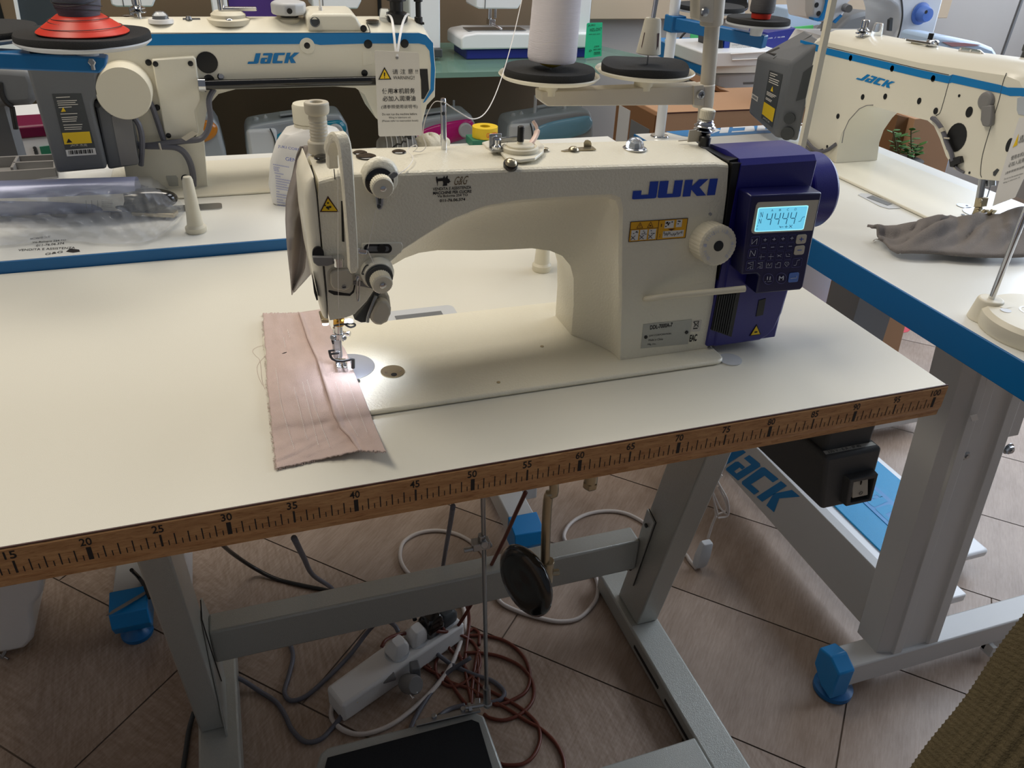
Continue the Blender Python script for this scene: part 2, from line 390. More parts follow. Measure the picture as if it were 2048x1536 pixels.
# vertical dark seam in the panelled wall
b = MB()
for x in (-0.245, 0.86):
    b.box(x, x + 0.012, WY - 0.004, WY + 0.001, 0, 2.8)
struct('trim_2', b, 'black')

# red arrow sticker on the floor
t = thing('floor_sticker', 'red rounded floor sticker with a white arrow, on the tiles between the tables', 'sticker', PZ(1760, 650, 0))
b = MB()
c0 = PZ(1640, 672, 0); c1 = PZ(1822, 652, 0)
ctr = PZ(1700, 663, 0); ax = (PZ(1800, 643, 0) - PZ(1680, 658, 0)).normalized(); ay = V((-ax.y, ax.x, 0))
pts = []
A = [(1640, 634), (1685, 626), (1740, 621), (1775, 625), (1800, 640), (1824, 657), (1815, 664), (1790, 668), (1750, 673), (1700, 678), (1640, 684), (1560, 690), (1540, 660), (1570, 645)]
b.prism([PZ(x, y, 0.0008) for x, y in A], (0, 0, 0.0004)); part('sticker', b, 'red_sticker', t)
b = MB()
def fl(a, c, w, z=0.0018):
    a = PZ(*a, z); c = PZ(*c, z); d = (c - a).normalized(); n = V((-d.y, d.x, 0)) * w / 2; b.poly([a - n, c - n, c + n, a + n])
fl((1640, 659), (1794, 640), 0.016); fl((1794, 640), (1760, 637), 0.02); fl((1794, 640), (1777, 650), 0.02)
part('arrow', b, 'white_paint', t)

# ================================================================== CENTRE TABLE
TZ = 0.78
tb = thing('sewing_table', 'white sewing table with a beech ruler edge, carrying the white and blue machine', 'table', (0.4, 0.25, 0))
b = MB(); b.loft([[V((x, y, z)) for y, z in ((0.0303, .742), (.517, .742), (.517, TZ), (.0006, TZ), (.0006, .7792), (.0303, .7792))] for x in (-.28, 1.0115)]); part('tabletop', b, 'laminate', tb, bev=0.0006)
prof = [(0.0, 0.7792), (0.0, 0.7535), (0.0015, 0.7485), (0.005, 0.743), (0.011, 0.7375), (0.019, 0.7345), (0.03, 0.7335), (0.03, 0.7415), (0.0004, 0.7415), (0.0004, 0.7792)]
prof = [(0.0, 0.7788), (-0.0012, 0.7775), (-0.0012, 0.7535), (0.0004, 0.7480), (0.004, 0.743), (0.010, 0.7375), (0.018, 0.7345), (0.03, 0.7335), (0.03, 0.7421), (0.0006, 0.7421), (0.0006, 0.7788)]
b = MB(); b.loft([[V((x, y, z)) for y, z in prof] for x in (-0.28, 1.0135)]); ed = part('wooden_edge', b, 'beech', tb, ang=25)
b = MB(); b.box(-0.28, 1.0135, -0.0006, 0.0004, 0.7789, 0.7797); part('edge_line', b, 'ink_brown', ed)
b = MB(); n = MB(); y0 = -0.0014
for h in range(8, 201):
    X = h * 0.005; c = h / 2
    if h % 20 == 0: wd, hh = 0.0035, 0.0122
    elif h % 10 == 0: wd, hh = 0.0016, 0.0118
    elif h % 2 == 0: wd, hh = 0.0009, 0.0112
    else: wd, hh = 0.0007, 0.0052
    b.poly([(X - wd / 2, y0, 0.7548), (X + wd / 2, y0, 0.7548), (X + wd / 2, y0, 0.7548 + hh), (X - wd / 2, y0, 0.7548 + hh)])
    if h % 10 == 0 and h > 0:
        s = str(h // 2); wv = 0.0041 * len(s)
        n = MB(); n.text(s, (X - wv / 2 - 0.0006, y0, 0.7688), (wv, 0, 0), (0, 0, 0.0074), bold=0.015); part('ruler_number', n, 'ink', ed)
part('ruler_marks', b, 'ink', ed)
# hinge plate and corner pad let into the top
b = MB(); b.prism([(x, y, 0.7801) for x, y in rrect(0.474, 0.563, 0.262, 0.303, 0.008)], (0, 0, 0.0012)); hp = part('hinge_plate', b, 'lightgrey', tb)
b = MB(); b.box(0.492, 0.546, 0.276, 0.289, 0.7813, 0.7819); part('hinge_slot', b, 'grey', hp)
q = PZ(1460, 720, TZ)
b = MB(); b.cyl((q.x, q.y, 0.7801), (q.x, q.y, 0.7812), 0.0125, n=28); part('corner_pad', b, 'lightgrey', tb)
# support peg
q = PZ(1083, 540, TZ)
b = MB(); b.lathe((q.x, q.y, TZ), (0, 0, 1), [(0.0115, 0), (0.0125, 0.002), (0.0125, 0.008), (0.010, 0.011), (0.0088, 0.03), (0.0065, 0.07), (0.005, 0.074), (0, 0.075)]); solo('support_peg', b, 'cream_plastic', 'cream tapered peg standing on the table behind the white and blue machine', 'peg', (q.x, q.y, TZ), group='machine rest pegs')
# black patch + knurled pin seen at the left of the pillar, behind the arm
# frame
def post(xa, xb, name):
    b = MB(); z0, z1 = 0.045, 0.742; k = 0.2225
    def Yb(z, y): return y - (z - z0) * k
    b.hexa([V((xa, Yb(z0, .37), z0)), V((xb, Yb(z0, .37), z0)), V((xb, Yb(z0, .45), z0)), V((xa, Yb(z0, .45), z0)),
            V((xa, Yb(z1, .37), z1)), V((xb, Yb(z1, .37), z1)), V((xb, Yb(z1, .45), z1)), V((xa, Yb(z1, .45), z1))])
    return part(name, b, 'steel_paint', tb, bev=0.003)
lp = post(0.1705, 0.2076, 'leg'); rp = post(0.935, 0.978, 'leg')
def gusset(xx, th, px, par):
    b = MB(); b.prism([PX(x, y, xx) for x, y in px], (th, 0, 0)); return part('gusset_plate', b, 'steel_paint', par, bev=0.0008)
gusset(0.2082, 0.003, [(400, 1196), (412, 1222), (421, 1246), (431, 1290), (438, 1306), (446, 1350), (456, 1386), (459, 1470), (452, 1474), (440, 1420), (420, 1330), (402, 1240)], lp)
gusset(0.9340, -0.003, [(1297, 1017), (1311, 1045), (1268, 1171), (1262, 1168), (1253, 1160), (1284, 1060)], rp)
b = MB(); b.tube([PX(x, y, 0.9305) for x, y in [(1298, 1018), (1312, 1045), (1267, 1171)]], 0.0009, n=6); part('gusset_seam', b, 'ink', rp); b = MB(); b.tube([PX(x, y, 0.2118) for x, y in [(401, 1200), (404, 1240), (422, 1300), (443, 1362)]], 0.0009, n=6); part('gusset_seam', b, 'ink', lp)
b = MB()
for x, y in [(1293, 1051), (1261, 1137)]: c = PX(x, y, 0.9300); b.cyl(c, c + V((-0.002, 0, 0)), 0.004, n=16)
part('bolt_hole', b, 'ink', rp)
b = MB(); b.box(0.2110, 0.9310, 0.397, 0.437, 0.163, 0.232); part('crossbar', b, 'steel_paint', tb, bev=0.004)
# feet
xl = PZ(396, 1455, .045).x; xr = PZ(472, 1333, .045).x
b = MB(); b.box(xl, xr, -0.05, 0.60, 0.003, 0.045); lf = part('foot', b, 'steel_paint', tb, bev=0.004)
b = MB(); b.box(0.9215, 0.9815, -0.05, 0.515, 0.003, 0.045); rf = part('foot', b, 'steel_paint', tb, bev=0.004)
b = MB()
for ya, yb in ((0.25, 0.345), (0.135, 0.225)): b.box(0.9200, 0.9214, ya, yb, 0.018, 0.024)
part('slot', b, 'ink', rf)
b = MB(); a = PZ(1358, 1487, .045); c = PZ(1190, 1536, .045)
b.hexa([V((0.225, c.y - 0.16, .018)), V((0.92, c.y - 0.16, .018)), V((0.92, a.y, .018)), V((0.225, a.y - 0.01, .018)), V((0.225, c.y - 0.16, .05)), V((0.92, c.y - 0.16, .05)), V((0.92, a.y, .05)), V((0.225, a.y - 0.01, .05))])
part('foot_crossbar', b, 'steel_paint', tb, bev=0.003)
# pedal
pe = part('pedal', MB().prism([PZ(640, 1506, .085), PZ(655, 1494, .085), PZ(945, 1422, .085), PZ(968, 1430, .085), PZ(1015, 1560, .055), PZ(990, 1700, .035), PZ(640, 1790, .035), PZ(612, 1600, .07)], (0, 0, -0.014)), 'steel_paint', tb, bev=0.004)
b = MB(); b.prism([PZ(655, 1517, .0865), PZ(943, 1441, .0865), PZ(958, 1447, .0865), PZ(990, 1555, .0565), PZ(960, 1690, .0365), PZ(655, 1770, .0365), PZ(633, 1600, .0715)], (0, 0, 0.003)); part('pedal_mat', b, 'black_mat', pe, bev=0.001)
b = MB(); b.bar(PZ(832, 1448, .093), PZ(960, 1418, .093), 0.010, 0.005); b.bar(PZ(955, 1420, .090), PZ(955, 1396, .098), 0.008, 0.003)
for x, y in ((868, 1435), (926, 1421)): c = PZ(x, y, .094); b.cyl(c, c + V((0, 0, .006)), 0.004)
part('pedal_bracket', b, 'steel', pe, bev=0.0006)
# pitman rod
bt = PZ(975, 1408, .105); Yr = bt.y
b = MB(); tp = PY(966, 1005, Yr); dn = PY(973, 1378, Yr); cl = PY(963, 1085, Yr)
b.cyl(dn, tp + (tp - dn) * ((0.741 - tp.z) / (tp.z - dn.z)), 0.0032, n=12)
rod = part('treadle_rod', b, 'steel', tb)
b = MB(); b.cyl(dn + V((0, 0, 0.004)), bt, 0.006); b.ell(bt, 0.0075, 0.0075, 0.0075); b.cyl(bt, bt + V((-0.035, 0.004, 0.0)), 0.0035); b.lathe(bt + V((-0.026, 0.003, 0)), (-1, 0, 0), [(0.007, 0), (0.007, 0.005)], n=6); part('rod_joint', b, 'steel', rod)
b = MB(); b.box(cl.x - 0.013, cl.x + 0.011, cl.y - 0.007, cl.y + 0.007, cl.z - 0.008, cl.z + 0.004); b.cyl(cl + V((-0.025, -0.002, -0.006)), cl + V((0.014, -0.002, -0.006)), 0.0035, n=10)
b.cyl(cl + V((0, 0, 0.0)), cl + V((0, 0, 0.014)), 0.0055, n=6); b.lathe(cl + V((0.002, -0.004, 0.002)), (0, -1, 0.2), [(0.006, 0), (0.006, 0.006)], n=6); part('rod_clamp', b, 'steel', rod, bev=0.0008)
# knee lifter
Yk = 0.21
b = MB(); b.tube([V((0.655, 0.24, 0.74)), PY(1108, 965, Yk), PY(1097, 992, Yk), PY(1092, 1060, Yk), PY(1090, 1140, Yk)], 0.0062, n=12, smooth=6)
kn = part('knee_lifter_rod', b, 'nickel', tb)
c = PY(1093, 1145, Yk)
b = MB(); b.cyl(c + V((0, 0, 0.022)), c + V((0, 0, -0.016)), 0.0095, n=16); b.cyl(c + V((-0.004, 0, 0)), c + V((0.017, -0.004, 0)), 0.005, n=6); part('knee_clamp', b, 'nickel', kn, bev=0.0008)
c = PY(1056, 1158, Yk - 0.01); nrm = V((-0.93, -0.36, 0.06)).normalized()
axm = Matrix((nrm.orthogonal().normalized(), nrm.cross(nrm.orthogonal().normalized()), nrm)).transposed()
b = MB(); pr = [(0.0, 0.006), (0.018, 0.0075), (0.036, 0.008), (0.046, 0.007), (0.051, 0.003), (0.051, -0.001), (0.047, -0.006), (0.030, -0.014), (0.015, -0.019), (0, -0.021)]
b.lathe(c + nrm * 0.004, nrm, list(reversed(pr)), n=40); part('knee_pad', b, 'black_gloss', kn, ang=60)
c = PY(1180, 972, 0.10)
b = MB(); b.cyl((c.x, c.y, 0.742), (c.x, c.y, c.z + .002), 0.0075, n=14); b.lathe((c.x, c.y, c.z + .006), (0, 0, -1), [(0.0085, 0), (0.0085, 0.006), (0.006, 0.009)], n=6); b.bar((c.x - 0.02, c.y, 0.737), (c.x + 0.002, c.y, 0.737), 0.012, 0.008); part('stop_bolt', b, 'nickel', tb)
# power switch box
F_ = [(1653, 915), (1765, 897), (1737, 1000), (1643, 1020)]
Yf = 0.036
b = MB(); f4 = [PY(x, y, Yf) for x, y in F_]
f4[0].z = f4[1].z = (f4[0].z + f4[1].z) / 2; f4[3].z = f4[2].z = (f4[3].z + f4[2].z) / 2
b.prism([f4[3], f4[2], f4[1], f4[0]], (-0.012, 0.135, 0.008))
b.prism([V((f4[0].x + .006, Yf + .012, 0.7415)), V((f4[1].x - .006, Yf + .012, 0.7415)), V((f4[1].x - 0.006, Yf + .012, f4[1].z - .01)), V((f4[0].x + 0.006, Yf + .012, f4[0].z - .01))], (-0.012, 0.11, 0))
sb = part('switch_box', b, 'darkgrey', tb, bev=0.004)
def SBp(u, v, out=0.0):
    a = f4[3].lerp(f4[2], u); c = f4[0].lerp(f4[1], u); p = a.lerp(c, v); return V((p.x, Yf - out, p.z))
b = MB(); 
outer = [(0.36, 0.10), (0.93, 0.10), (0.93, 0.62), (0.36, 0.62)]; inner = [(0.46, 0.15), (0.86, 0.15), (0.86, 0.55), (0.46, 0.55)]
o0 = [SBp(u, v, 0.0) for u, v in outer]; o1 = [SBp(u + 0.02 * (1 if u < .5 else -1), v, 0.010) for u, v in outer]; i1 = [SBp(u, v, 0.010) for u, v in inner]; i0 = [SBp(u, v, 0.0005) for u, v in inner]
b.loft([o0, o1, i1, i0], caps=False); part('switch_hood', b, 'darkgrey', sb, bev=0.001)
b = MB(); b.poly(i0); part('switch_recess', b, 'black', sb)
b = MB(); q4 = [SBp(u, v, 0.002) for u, v in [(0.49, 0.24), (0.80, 0.24), (0.80, 0.53), (0.49, 0.53)]]; q5 = [SBp(u, v, o) for (u, v), o in zip([(0.49, 0.24), (0.80, 0.24), (0.80, 0.53), (0.49, 0.53)], [.010, .010, .0045, .0045])]
b.loft([q4, q5]); sw = part('rocker_switch', b, 'beige_plastic', sb, bev=0.0008)
b = MB(); a0 = SBp(0.645, 0.44, .0068); b.box(a0.x - .0004, a0.x + .0004, a0.y - .0004, a0.y + .0012, a0.z, a0.z + .005)
a1 = SBp(0.645, 0.31, .0098); b.tube([a1 + V((0.0022 * math.cos(t), 0, 0.0022 * math.sin(t))) for t in [k * math.pi / 6 for k in range(12)]], 0.0003, n=5, closed=True); part('switch_mark', b, 'ink', sw)
b = MB(); tz = f4[0].z
l0 = V((f4[0].x + 0.004, Yf + 0.006, tz + 0.0005)); b.poly([l0, V((f4[1].x - .004, Yf + 0.006, tz + 0.0005)), V((f4[1].x - .006, Yf + .0115, tz + 0.0012)), V((l0.x, Yf + .0115, tz + .0012))])
lb = part('rating_label', b, 'alu', sb)
b = MB(); b.text('230 V - 6 A - IP 40', l0 + V((.004, .0006, .0006)), (0.045, 0, 0), (0, 0.0040, 0.0004)); part('rating_text', b, 'ink', lb)
# ================================================================== CENTRE MACHINE
FY = 0.125
sm = thing('industrial_sewing_machine', 'white lockstitch machine with indigo motor and lit display, on the ruler edged table', 'sewing machine', (0.58, 0.18, TZ))
BZ = 0.7855
# bed
o = []
for (cx, cy, a, r) in ((0.796, 0.109, 270, 0.012), (0.796, 0.262, 0, 0.012), (0.352, 0.268, 90, 0.006), (0.352, 0.103, 180, 0.006)):
    for k in range(5): t = math.radians(a + 22.5 * k); o.append((cx + r * math.cos(t), cy + r * math.sin(t)))
b = MB(); b.prism([(x, y, 0.7803) for x, y in o], (0, 0, BZ - 0.7803)); bed = part('bed', b, 'cream', sm, bev=0.0025, seg=3)
b = MB(); q = PZ(700, 742, BZ); b.prism([(x, y, BZ + .0001) for x, y in circ(0.424, 0.182, 0.0255, 48)], (0, 0, 0.0008)); npl = part('needle_plate', b, 'plate', bed)
b = MB(); q = PZ(785, 744, BZ); b.prism([(x, y, BZ + .0001) for x, y in circ(q.x, q.y, 0.0118, 36)], (0, 0, 0.0010)); spl = part('slide_plate', b, 'nickel', bed)
b = MB()
for x, y in ((772, 745), (800, 741)): q = PZ(x, y, BZ + .0012); b.prism([(a, c, BZ + .0011) for a, c in circ(q.x, q.y, 0.0015, 12)], (0, 0, 0.0004))
part('screw', b, 'chrome', spl)
b = MB(); q = PZ(788, 751, BZ); b.prism([(a, c, BZ + .0011) for a, c in circ(q.x, q.y, 0.0030, 16)], (0, 0, 0.0003)); q = PZ(716, 763, BZ); b.prism([(a, c, BZ + .0011) for a, c in circ(q.x, q.y, 0.0022, 16)], (0, 0, 0.0003)); part('plate_hole', b, 'black', spl)
b = MB()
for x, y in ((1084, 693), (997, 765)): q = PZ(x, y, BZ); b.prism([(a, c, BZ + .0001) for a, c in circ(q.x, q.y, 0.0019, 16)], (0, 0, 0.0005))
part('oil_hole', b, 'nickel', bed)
# arm body
F = [(.6965, .7857), (.688, .856), (.682, .905), (.679, .935), (.6775, .950), (.6735, .959), (.664, .9632), (.62, .9640), (.576, .9640), (.545, .961), (.514, .951), (.492, .9395), (.472, .928), (.460, .917), (.453, .908), (.4465, .895), (.438, .883), (.4265, .8715), (.4195, .8690), (.404, .8690), (.4035, .90), (.4035, .94), (.4035, .98), (.4050, .9945), (.425, .9985), (.50, .9965), (.60, .9935), (.70, .9905), (.772, .9880), (.7855, .9860), (.7885, .96), (.7935, .88), (.8005, .7857)]
Bm = [(.668, .7857), (.6675, .823), (.665, .853), (.660, .868), (.650, .880), (.636, .8870), (.616, .8915), (.59, .8925), (.56, .8945), (.54, .8965), (.518, .8985), (.50, .8975), (.486, .8935), (.474, .8875), (.462, .8870), (.4465, .8850), (.438, .8790), (.4265, .8715), (.4195, .8690), (.404, .8690), (.4035, .90), (.4035, .94), (.4035, .98), (.4045, .9960), (.425, 1.0005), (.50, .9990), (.60, .9970), (.70, .9945), (.772, .9925), (.7855, .9905), (.7885, .96), (.7935, .88), (.8005, .7857)]
def lay(y, t, topdz=0.0, ins=0.0):
    out = []
    for i, (a, c) in enumerate(zip(F, Bm)):
        x = a[0] + (c[0] - a[0]) * t; z = a[1] + (c[1] - a[1]) * t
        if 22 < i < 30: z += topdz
        out.append(V((x, y, z)))
    return out
def ss(t): return t * t * (3 - 2 * t)
rings = []
def shrink(r, d):
    out = []
    for i, p in enumerate(r):
        q = p.copy()
        if i < 19: q.z += 0.0; 
        if 22 < i < 30: q.z -= d
        if i <= 13: 
            if 1 <= i <= 6: q.x += d * 0.7
            if 5 <= i <= 13: q.z -= -d * 0.8
        if 14 <= i <= 18: q.x -= d * .4; q.z += d * .4
        out.append(q)
    return out
rings.append(shrink(lay(FY, 0), 0.0030))
rings.append(shrink(lay(FY + .0010, 0), 0.0012))
rings.append(lay(FY + .0032, 0.02))
for k in range(1, 9):
    t = k / 8; rings.append(lay(FY + .0032 + (.190 - FY - .0032) * t, ss(t * 0.5) * 2 if t < 1 else 1, 0))
rings.append(lay(.200, 1, -0.004)); rings.append(lay(.210, 1, -0.011)); rings.append(lay(.222, 1, -0.026)); rings.append(lay(.232, 1, -0.048)); rings.append(lay(.238, 1, -0.075))
b = MB(); b.loft(rings); body = part('arm', b, 'cream', sm, ang=28)
# face plate at the left end of the head
b = MB(); R_ = []
cz = [(.8700), (.895), (.925), (.96), (.980), (.990), (.9960)]
lx = [.3985, .3955, .3925, .3912, .3918, .3945, .4005]
def fp(y, sh):
    P = [V((.4022, y, z)) for z in cz] + [V((x + (0.4022 - x) * sh, y, z)) for x, z in reversed(list(zip(lx, cz)))]
    return P
for y, sh in ((.1270, .75), (.1290, .35), (.1335, .10), (.142, 0), (.180, 0), (.200, .15), (.215, .6)): R_.append(fp(y, sh))
b.loft(R_); fpl = part('face_plate', b, 'cream_smooth', sm, ang=50)
b = MB(); b.prism([PY(x, y, .1262) for x, y in ((624, 552), (633, 590), (636, 600), (633, 601), (628, 585))], (0.001, 0.01, 0)); part('face_plate_slot', b, 'black', fpl)
# seam line
b = MB(); b.tube([PY(x, y, FY - .0001) for x, y in ((622, 330), (628, 352), (635, 400), (642, 475))], .0005, n=6); b.tube([PY(x, y, FY - .0001) for x, y in ((648, 532), (653, 585), (655, 636))], .0005, n=6); b.tube([PY(x, y, FY + .0005) for x, y in ((668, 338), (674, 400), (680, 470))], .0004, n=6); part('seam', b, 'ink', body)
b = MB(); b.prism([PY(x, y, FY - .0003) for x, y in ((682, 402), (684, 483), (689, 484), (686, 402))], (0, .0008, 0)); part('lever_slot', b, 'black', body)
def dec(px, m, name, par, Y=FY, off=.0005, th=.0006):
    b = MB(); b.prism([PY(x, y, Y - off) for x, y in px], (0, th, 0)); return part(name, b, m, par)
# warning triangle
wt = dec([(656, 392), (678, 424), (640, 424)], 'ink_brown', 'warning_sticker', body)
dec([(656, 397), (674.5, 422), (643.5, 422)], 'yellow', 'sticker_fill', wt, off=.0008, th=.0002)
b = MB()
for x, y, r in ((656, 406, 2.2), (655, 415, 3.2), (660, 414, 3.0), (650, 411, 2.0), (657, 418, 2.0)): b.poly([PY(x + r * math.cos(t), y + r * .75 * math.sin(t), FY - .0011) for t in [k * math.pi / 5 for k in range(10)]])
part('hand_symbol', b, 'ink', wt)
# round boss behind upper tension
c = PY(762, 366, FY); b = MB(); b.lathe(c + V((0, .004, .004)), (0.05, -1, 0.1), [(.0165, 0), (.0150, .004), (.0125, .0062)], n=32); part('tension_boss', b, 'cream', body, ang=60)
def tension(px, py_, r, ln, base_r, nm, par, tilt=(0.06, -1, -0.12), dd=.016):
    c = PY(px, py_, FY); a = V(tilt).normalized(); b = MB()
    return c, a
# upper pre-tension
ax = V((.02, -1, -.10)).normalized(); c = PY(757, 360, FY)
b = MB(); b.lathe(c, ax, [(.0112, 0), (.0118, .002), (.0118, .004), (.0090, .005), (.0060, .006), (.0060, .009)], n=32); tu = part('thread_tension', b, 'black_gloss', body, ang=40)
b = MB(); c2 = c + ax * .009; pf = []
for k in range(48):
    r_ = .0088 + (.0005 if k % 2 else -.0002); pf.append(r_)
def knurl(mb, c, ax, r, h, n=84, dr=.00022, taper=.0):
    u = ax.cross(V((0, 0, 1))).normalized(); w_ = ax.cross(u)
    def ring(rr, hh, kn=True): return [c + ax * hh + (u * math.cos(2 * math.pi * k / n) + w_ * math.sin(2 * math.pi * k / n)) * (rr + ((dr if (k % 3) else -dr) if kn else 0)) for k in range(n)]
    mb.loft([ring(r * .96, 0, False), ring(r, .0006), ring(r - taper, h - .0012), ring(r * .9 - taper, h, False)])
knurl(b, c2, ax, .0090, .0085); part('tension_knob', b, 'cream_plastic', tu, ang=30)
b = MB(); c3 = c2 + ax * .0085; b.lathe(c3, ax, [(.0024, 0), (.0024, .0010), (.0015, .0016)], n=16); part('tension_screw', b, 'chrome', tu)
b = MB(); P = [PY(x, y, FY - .006) for x, y in ((768, 356), (788, 343), (796, 346), (796, 352), (772, 368))]; b.prism(P, (0, .003, 0)); part('thread_guide', b, 'grey', tu, bev=.0008)
b = MB(); P = [PY(x, y, FY - .003) for x, y in ((750, 385), (768, 385), (767, 410), (763, 419), (758, 420), (753, 416))]; b.prism(P, (0, .0018, 0)); part('guide_plate', b, 'steel', tu, bev=.0006)
b = MB(); P = [PY(x, y, FY - .0034) for x, y in ((755, 388), (763, 388), (762, 408), (757, 408))]; b.prism(P, (0, .0004, 0)); q = PY(758, 413, FY - .0034); b.lathe(q, (0, -1, 0), [(.0016, 0), (.0016, .0003)], n=14); part('guide_slot', b, 'darkgrey', tu)
# middle thread guide with slot
b = MB(); P = [PY(x, y, FY - .0012) for x, y in ((724, 487), (803, 485), (807, 493), (803, 506), (790, 512), (724, 510))]; b.prism(P, (0, .003, 0)); mg = part('guide_bracket', b, 'cream_smooth', body, bev=.0008)
def stad(x0, x1, y, r): return [(x1 + r * math.cos(t), y + r * math.sin(t)) for t in [math.radians(-90 + 18 * k) for k in range(11)]] + [(x0 + r * math.cos(t), y + r * math.sin(t)) for t in [math.radians(90 + 18 * k) for k in range(11)]]
dec(stad(737, 775, 497.5, 9), 'black', 'slot', mg, off=.0018, th=.001)
dec(stad(738, 773, 498, 5.2), 'grey', 'slot_inner', mg, off=.0021, th=.0004)
b = MB(); q = PY(763, 497, FY - .0022); b.lathe(q, (0, -1, 0), [(.0037, 0), (.0037, .001)], n=20); part('slot_screw', b, 'black', mg)
b = MB(); b.prism([PY(x, y, FY - .006) for x, y in ((715, 499), (735, 500), (735, 508), (717, 508))], (0, .005, 0)); b.tube([PY(x, y, FY - .006) for x, y in ((717, 496), (717, 506), (733, 508), (735, 501))], .0009, n=8); part('thread_eyelet', b, 'chrome', mg, bev=.0005)
# main tension
ax = V((.05, -1, -.16)).normalized(); c = PY(754, 545, FY)
b = MB(); b.lathe(c, ax, [(.0150, -.002), (.0146, .003), (.0125, .006)], n=36); mt = part('tension_base', b, 'cream_smooth', body, ang=50)
b = MB(); b.lathe(c + ax * .006, ax, [(.0116, 0), (.0118, .001), (.0100, .002), (.0118, .003), (.0118, .0038), (.0070, .0045), (.0055, .006), (.0055, .0105)], n=36); part('tension_discs', b, 'darkgrey', mt, ang=25)
b = MB(); knurl(b, c + ax * .0100, ax, .0090, .0105); part('tension_knob', b, 'cream_plastic', mt, ang=30)
b = MB(); b.lathe(c + ax * .0205, ax, [(.0028, 0), (.0028, .0014), (.0014, .0020)], n=14); part('tension_screw', b, 'chrome', mt)
b = MB(); b.tube([PY(x, y, FY - .006) for x, y in ((744, 537), (735, 530), (729, 535), (724, 547), (728, 548), (733, 541))], .0005, n=6, smooth=4); part('check_spring', b, 'darkgrey', mt)
# presser lifting lever right of the head
b = MB(); P = [PY(x, y, FY + .012) for x, y in ((754, 590), (766, 578), (779, 592), (781, 605), (783, 622), (776, 645), (764, 650), (744, 640))]; b.prism(P, (0, .012, 0)); P = [PY(x, y, FY + .002) for x, y in ((754, 607), (764, 601), (776, 604), (783, 617), (782, 630), (775, 643), (763, 652), (750, 650), (741, 641), (742, 632))]; b.prism(P, (0, .010, 0)); lv = part('presser_lever', b, 'beige_plastic', body, bev=.0022)
b = MB(); P = [PY(x, y, FY + .010) for x, y in ((708, 639), (735, 606), (750, 583), (760, 586), (745, 625), (735, 645), (722, 646))]; b.prism(P, (0, .012, 0)); part('lever_bracket', b, 'darkgrey', lv, bev=.001)
b = MB(); b.tube([PY(x, y, FY + .006) for x, y in ((752, 592), (744, 612), (737, 632), (735, 644))], .0016, n=8, smooth=4); part('lever_spring', b, 'steel', lv)
# black stud + grey plate
dec([(625 + 11.5 + 11.5 * math.cos(t), 507 - 13 * math.sin(t)) if k < 13 else p for k, (t, p) in enumerate([(math.radians(180 - 15 * k), None) for k in range(13)])] + [(648, 516), (625, 516)], 'black', 'plug', body, off=.002, th=.0025)
b = MB(); P = [PY(x, y, FY - .0055) for x, y in ((625, 514), (667, 515), (667, 529), (655, 533), (636, 533), (627, 526))]; b.prism(P, (0, .0050, 0)); part('thread_cutter_plate', b, 'midgrey', body, bev=.0008)
b = MB(); q = PY(677, 514, FY - .0060); b.lathe(q, (0, .05, -1), [(.0050, 0), (.0050, .002), (.0046, .0023), (.0046, .0078), (.003, .009)], n=24); stc = part('thumb_nut', b, 'chrome', body, ang=40)
# square recess with plug
dec(rrect(655, 710, 536, 586, 12), 'beige_plastic', 'recess', body, off=.0006, th=.001)
b = MB(); P = [PY(x, y, FY - .0042) for x, y in ((661, 548), (668, 541), (695, 539), (706, 549), (707, 566), (700, 578), (688, 582), (668, 579), (661, 569))]; b.prism(P, (0, .0038, 0)); cv = part('cover_plug', b, 'beige_plastic', body, bev=.0012)
q = PY(688, 574, FY - .0044); b = MB(); b.lathe(q, (0, -1, 0), [(.0019, 0), (.0019, .0005)], n=18); cs = part('cover_screw', b, 'steel', cv)
b = MB(); b.box(q.x - .0015, q.x + .0015, q.y - .0010, q.y - .0004, q.z - .0003, q.z + .0003); part('screw_slot', b, 'black', cs)
dec([(657, 580), (700, 588), (706, 580), (708, 570), (711, 571), (708, 585), (700, 592), (668, 590), (657, 584)], 'ink', 'recess_painted_shade', body, off=.0007, th=.0003)  # dark crescent: shade painted along the recess's lower right edge
b = MB(); b.tube([PY(x, y, FY - .005) for x, y in ((717, 555), (714, 562), (714, 598), (718, 599), (719, 562))], .0007, n=8, smooth=3); q = PY(716, 556, FY - .004); b.cyl(q, q + V((0, .004, 0)), .0022); part('wire_hook', b, 'chrome', body)
b = MB(); P = [PY(x, y, FY - .0008) for x, y in ((706, 561), (724, 563), (748, 573), (741, 577), (722, 573), (706, 570))]; b.prism(P, (0, .0018, 0)); part('thread_bar', b, 'midgrey', body, bev=.0005)
# take-up lever guard
gp = [PY(665, 330, .128), PY(664, 300, .122), PY(668, 280, .115), PY(679, 274, .108), PY(688, 292, .103), PY(694, 350, .099), PY(699, 420, .099), PY(704, 490, .101), PY(706, 544, .104)]
gp = cr_spline(gp, 6)
b = MB(); rg = []
for i, p in enumerate(gp):
    t = (gp[min(i + 1, len(gp) - 1)] - gp[max(i - 1, 0)]).normalized(); side = V((1, 0.1, 0)).normalized(); nn = t.cross(side).normalized()
    f_ = i / (len(gp) - 1); hw = .0062 - .0022 * f_ + (-.0015 if f_ < .12 else 0); hh = .0044 - .001 * f_
    if i == len(gp) - 1: hw *= .6; hh *= .6
    rg.append([p + side * a * hw + nn * c_ * hh for a, c_ in ((1, .55), (.75, 1), (-.75, 1), (-1, .55), (-1, -.55), (-.75, -1), (.75, -1), (1, -.55))])
b.loft(rg); gu = part('take_up_guard', b, 'cream', body, ang=35)
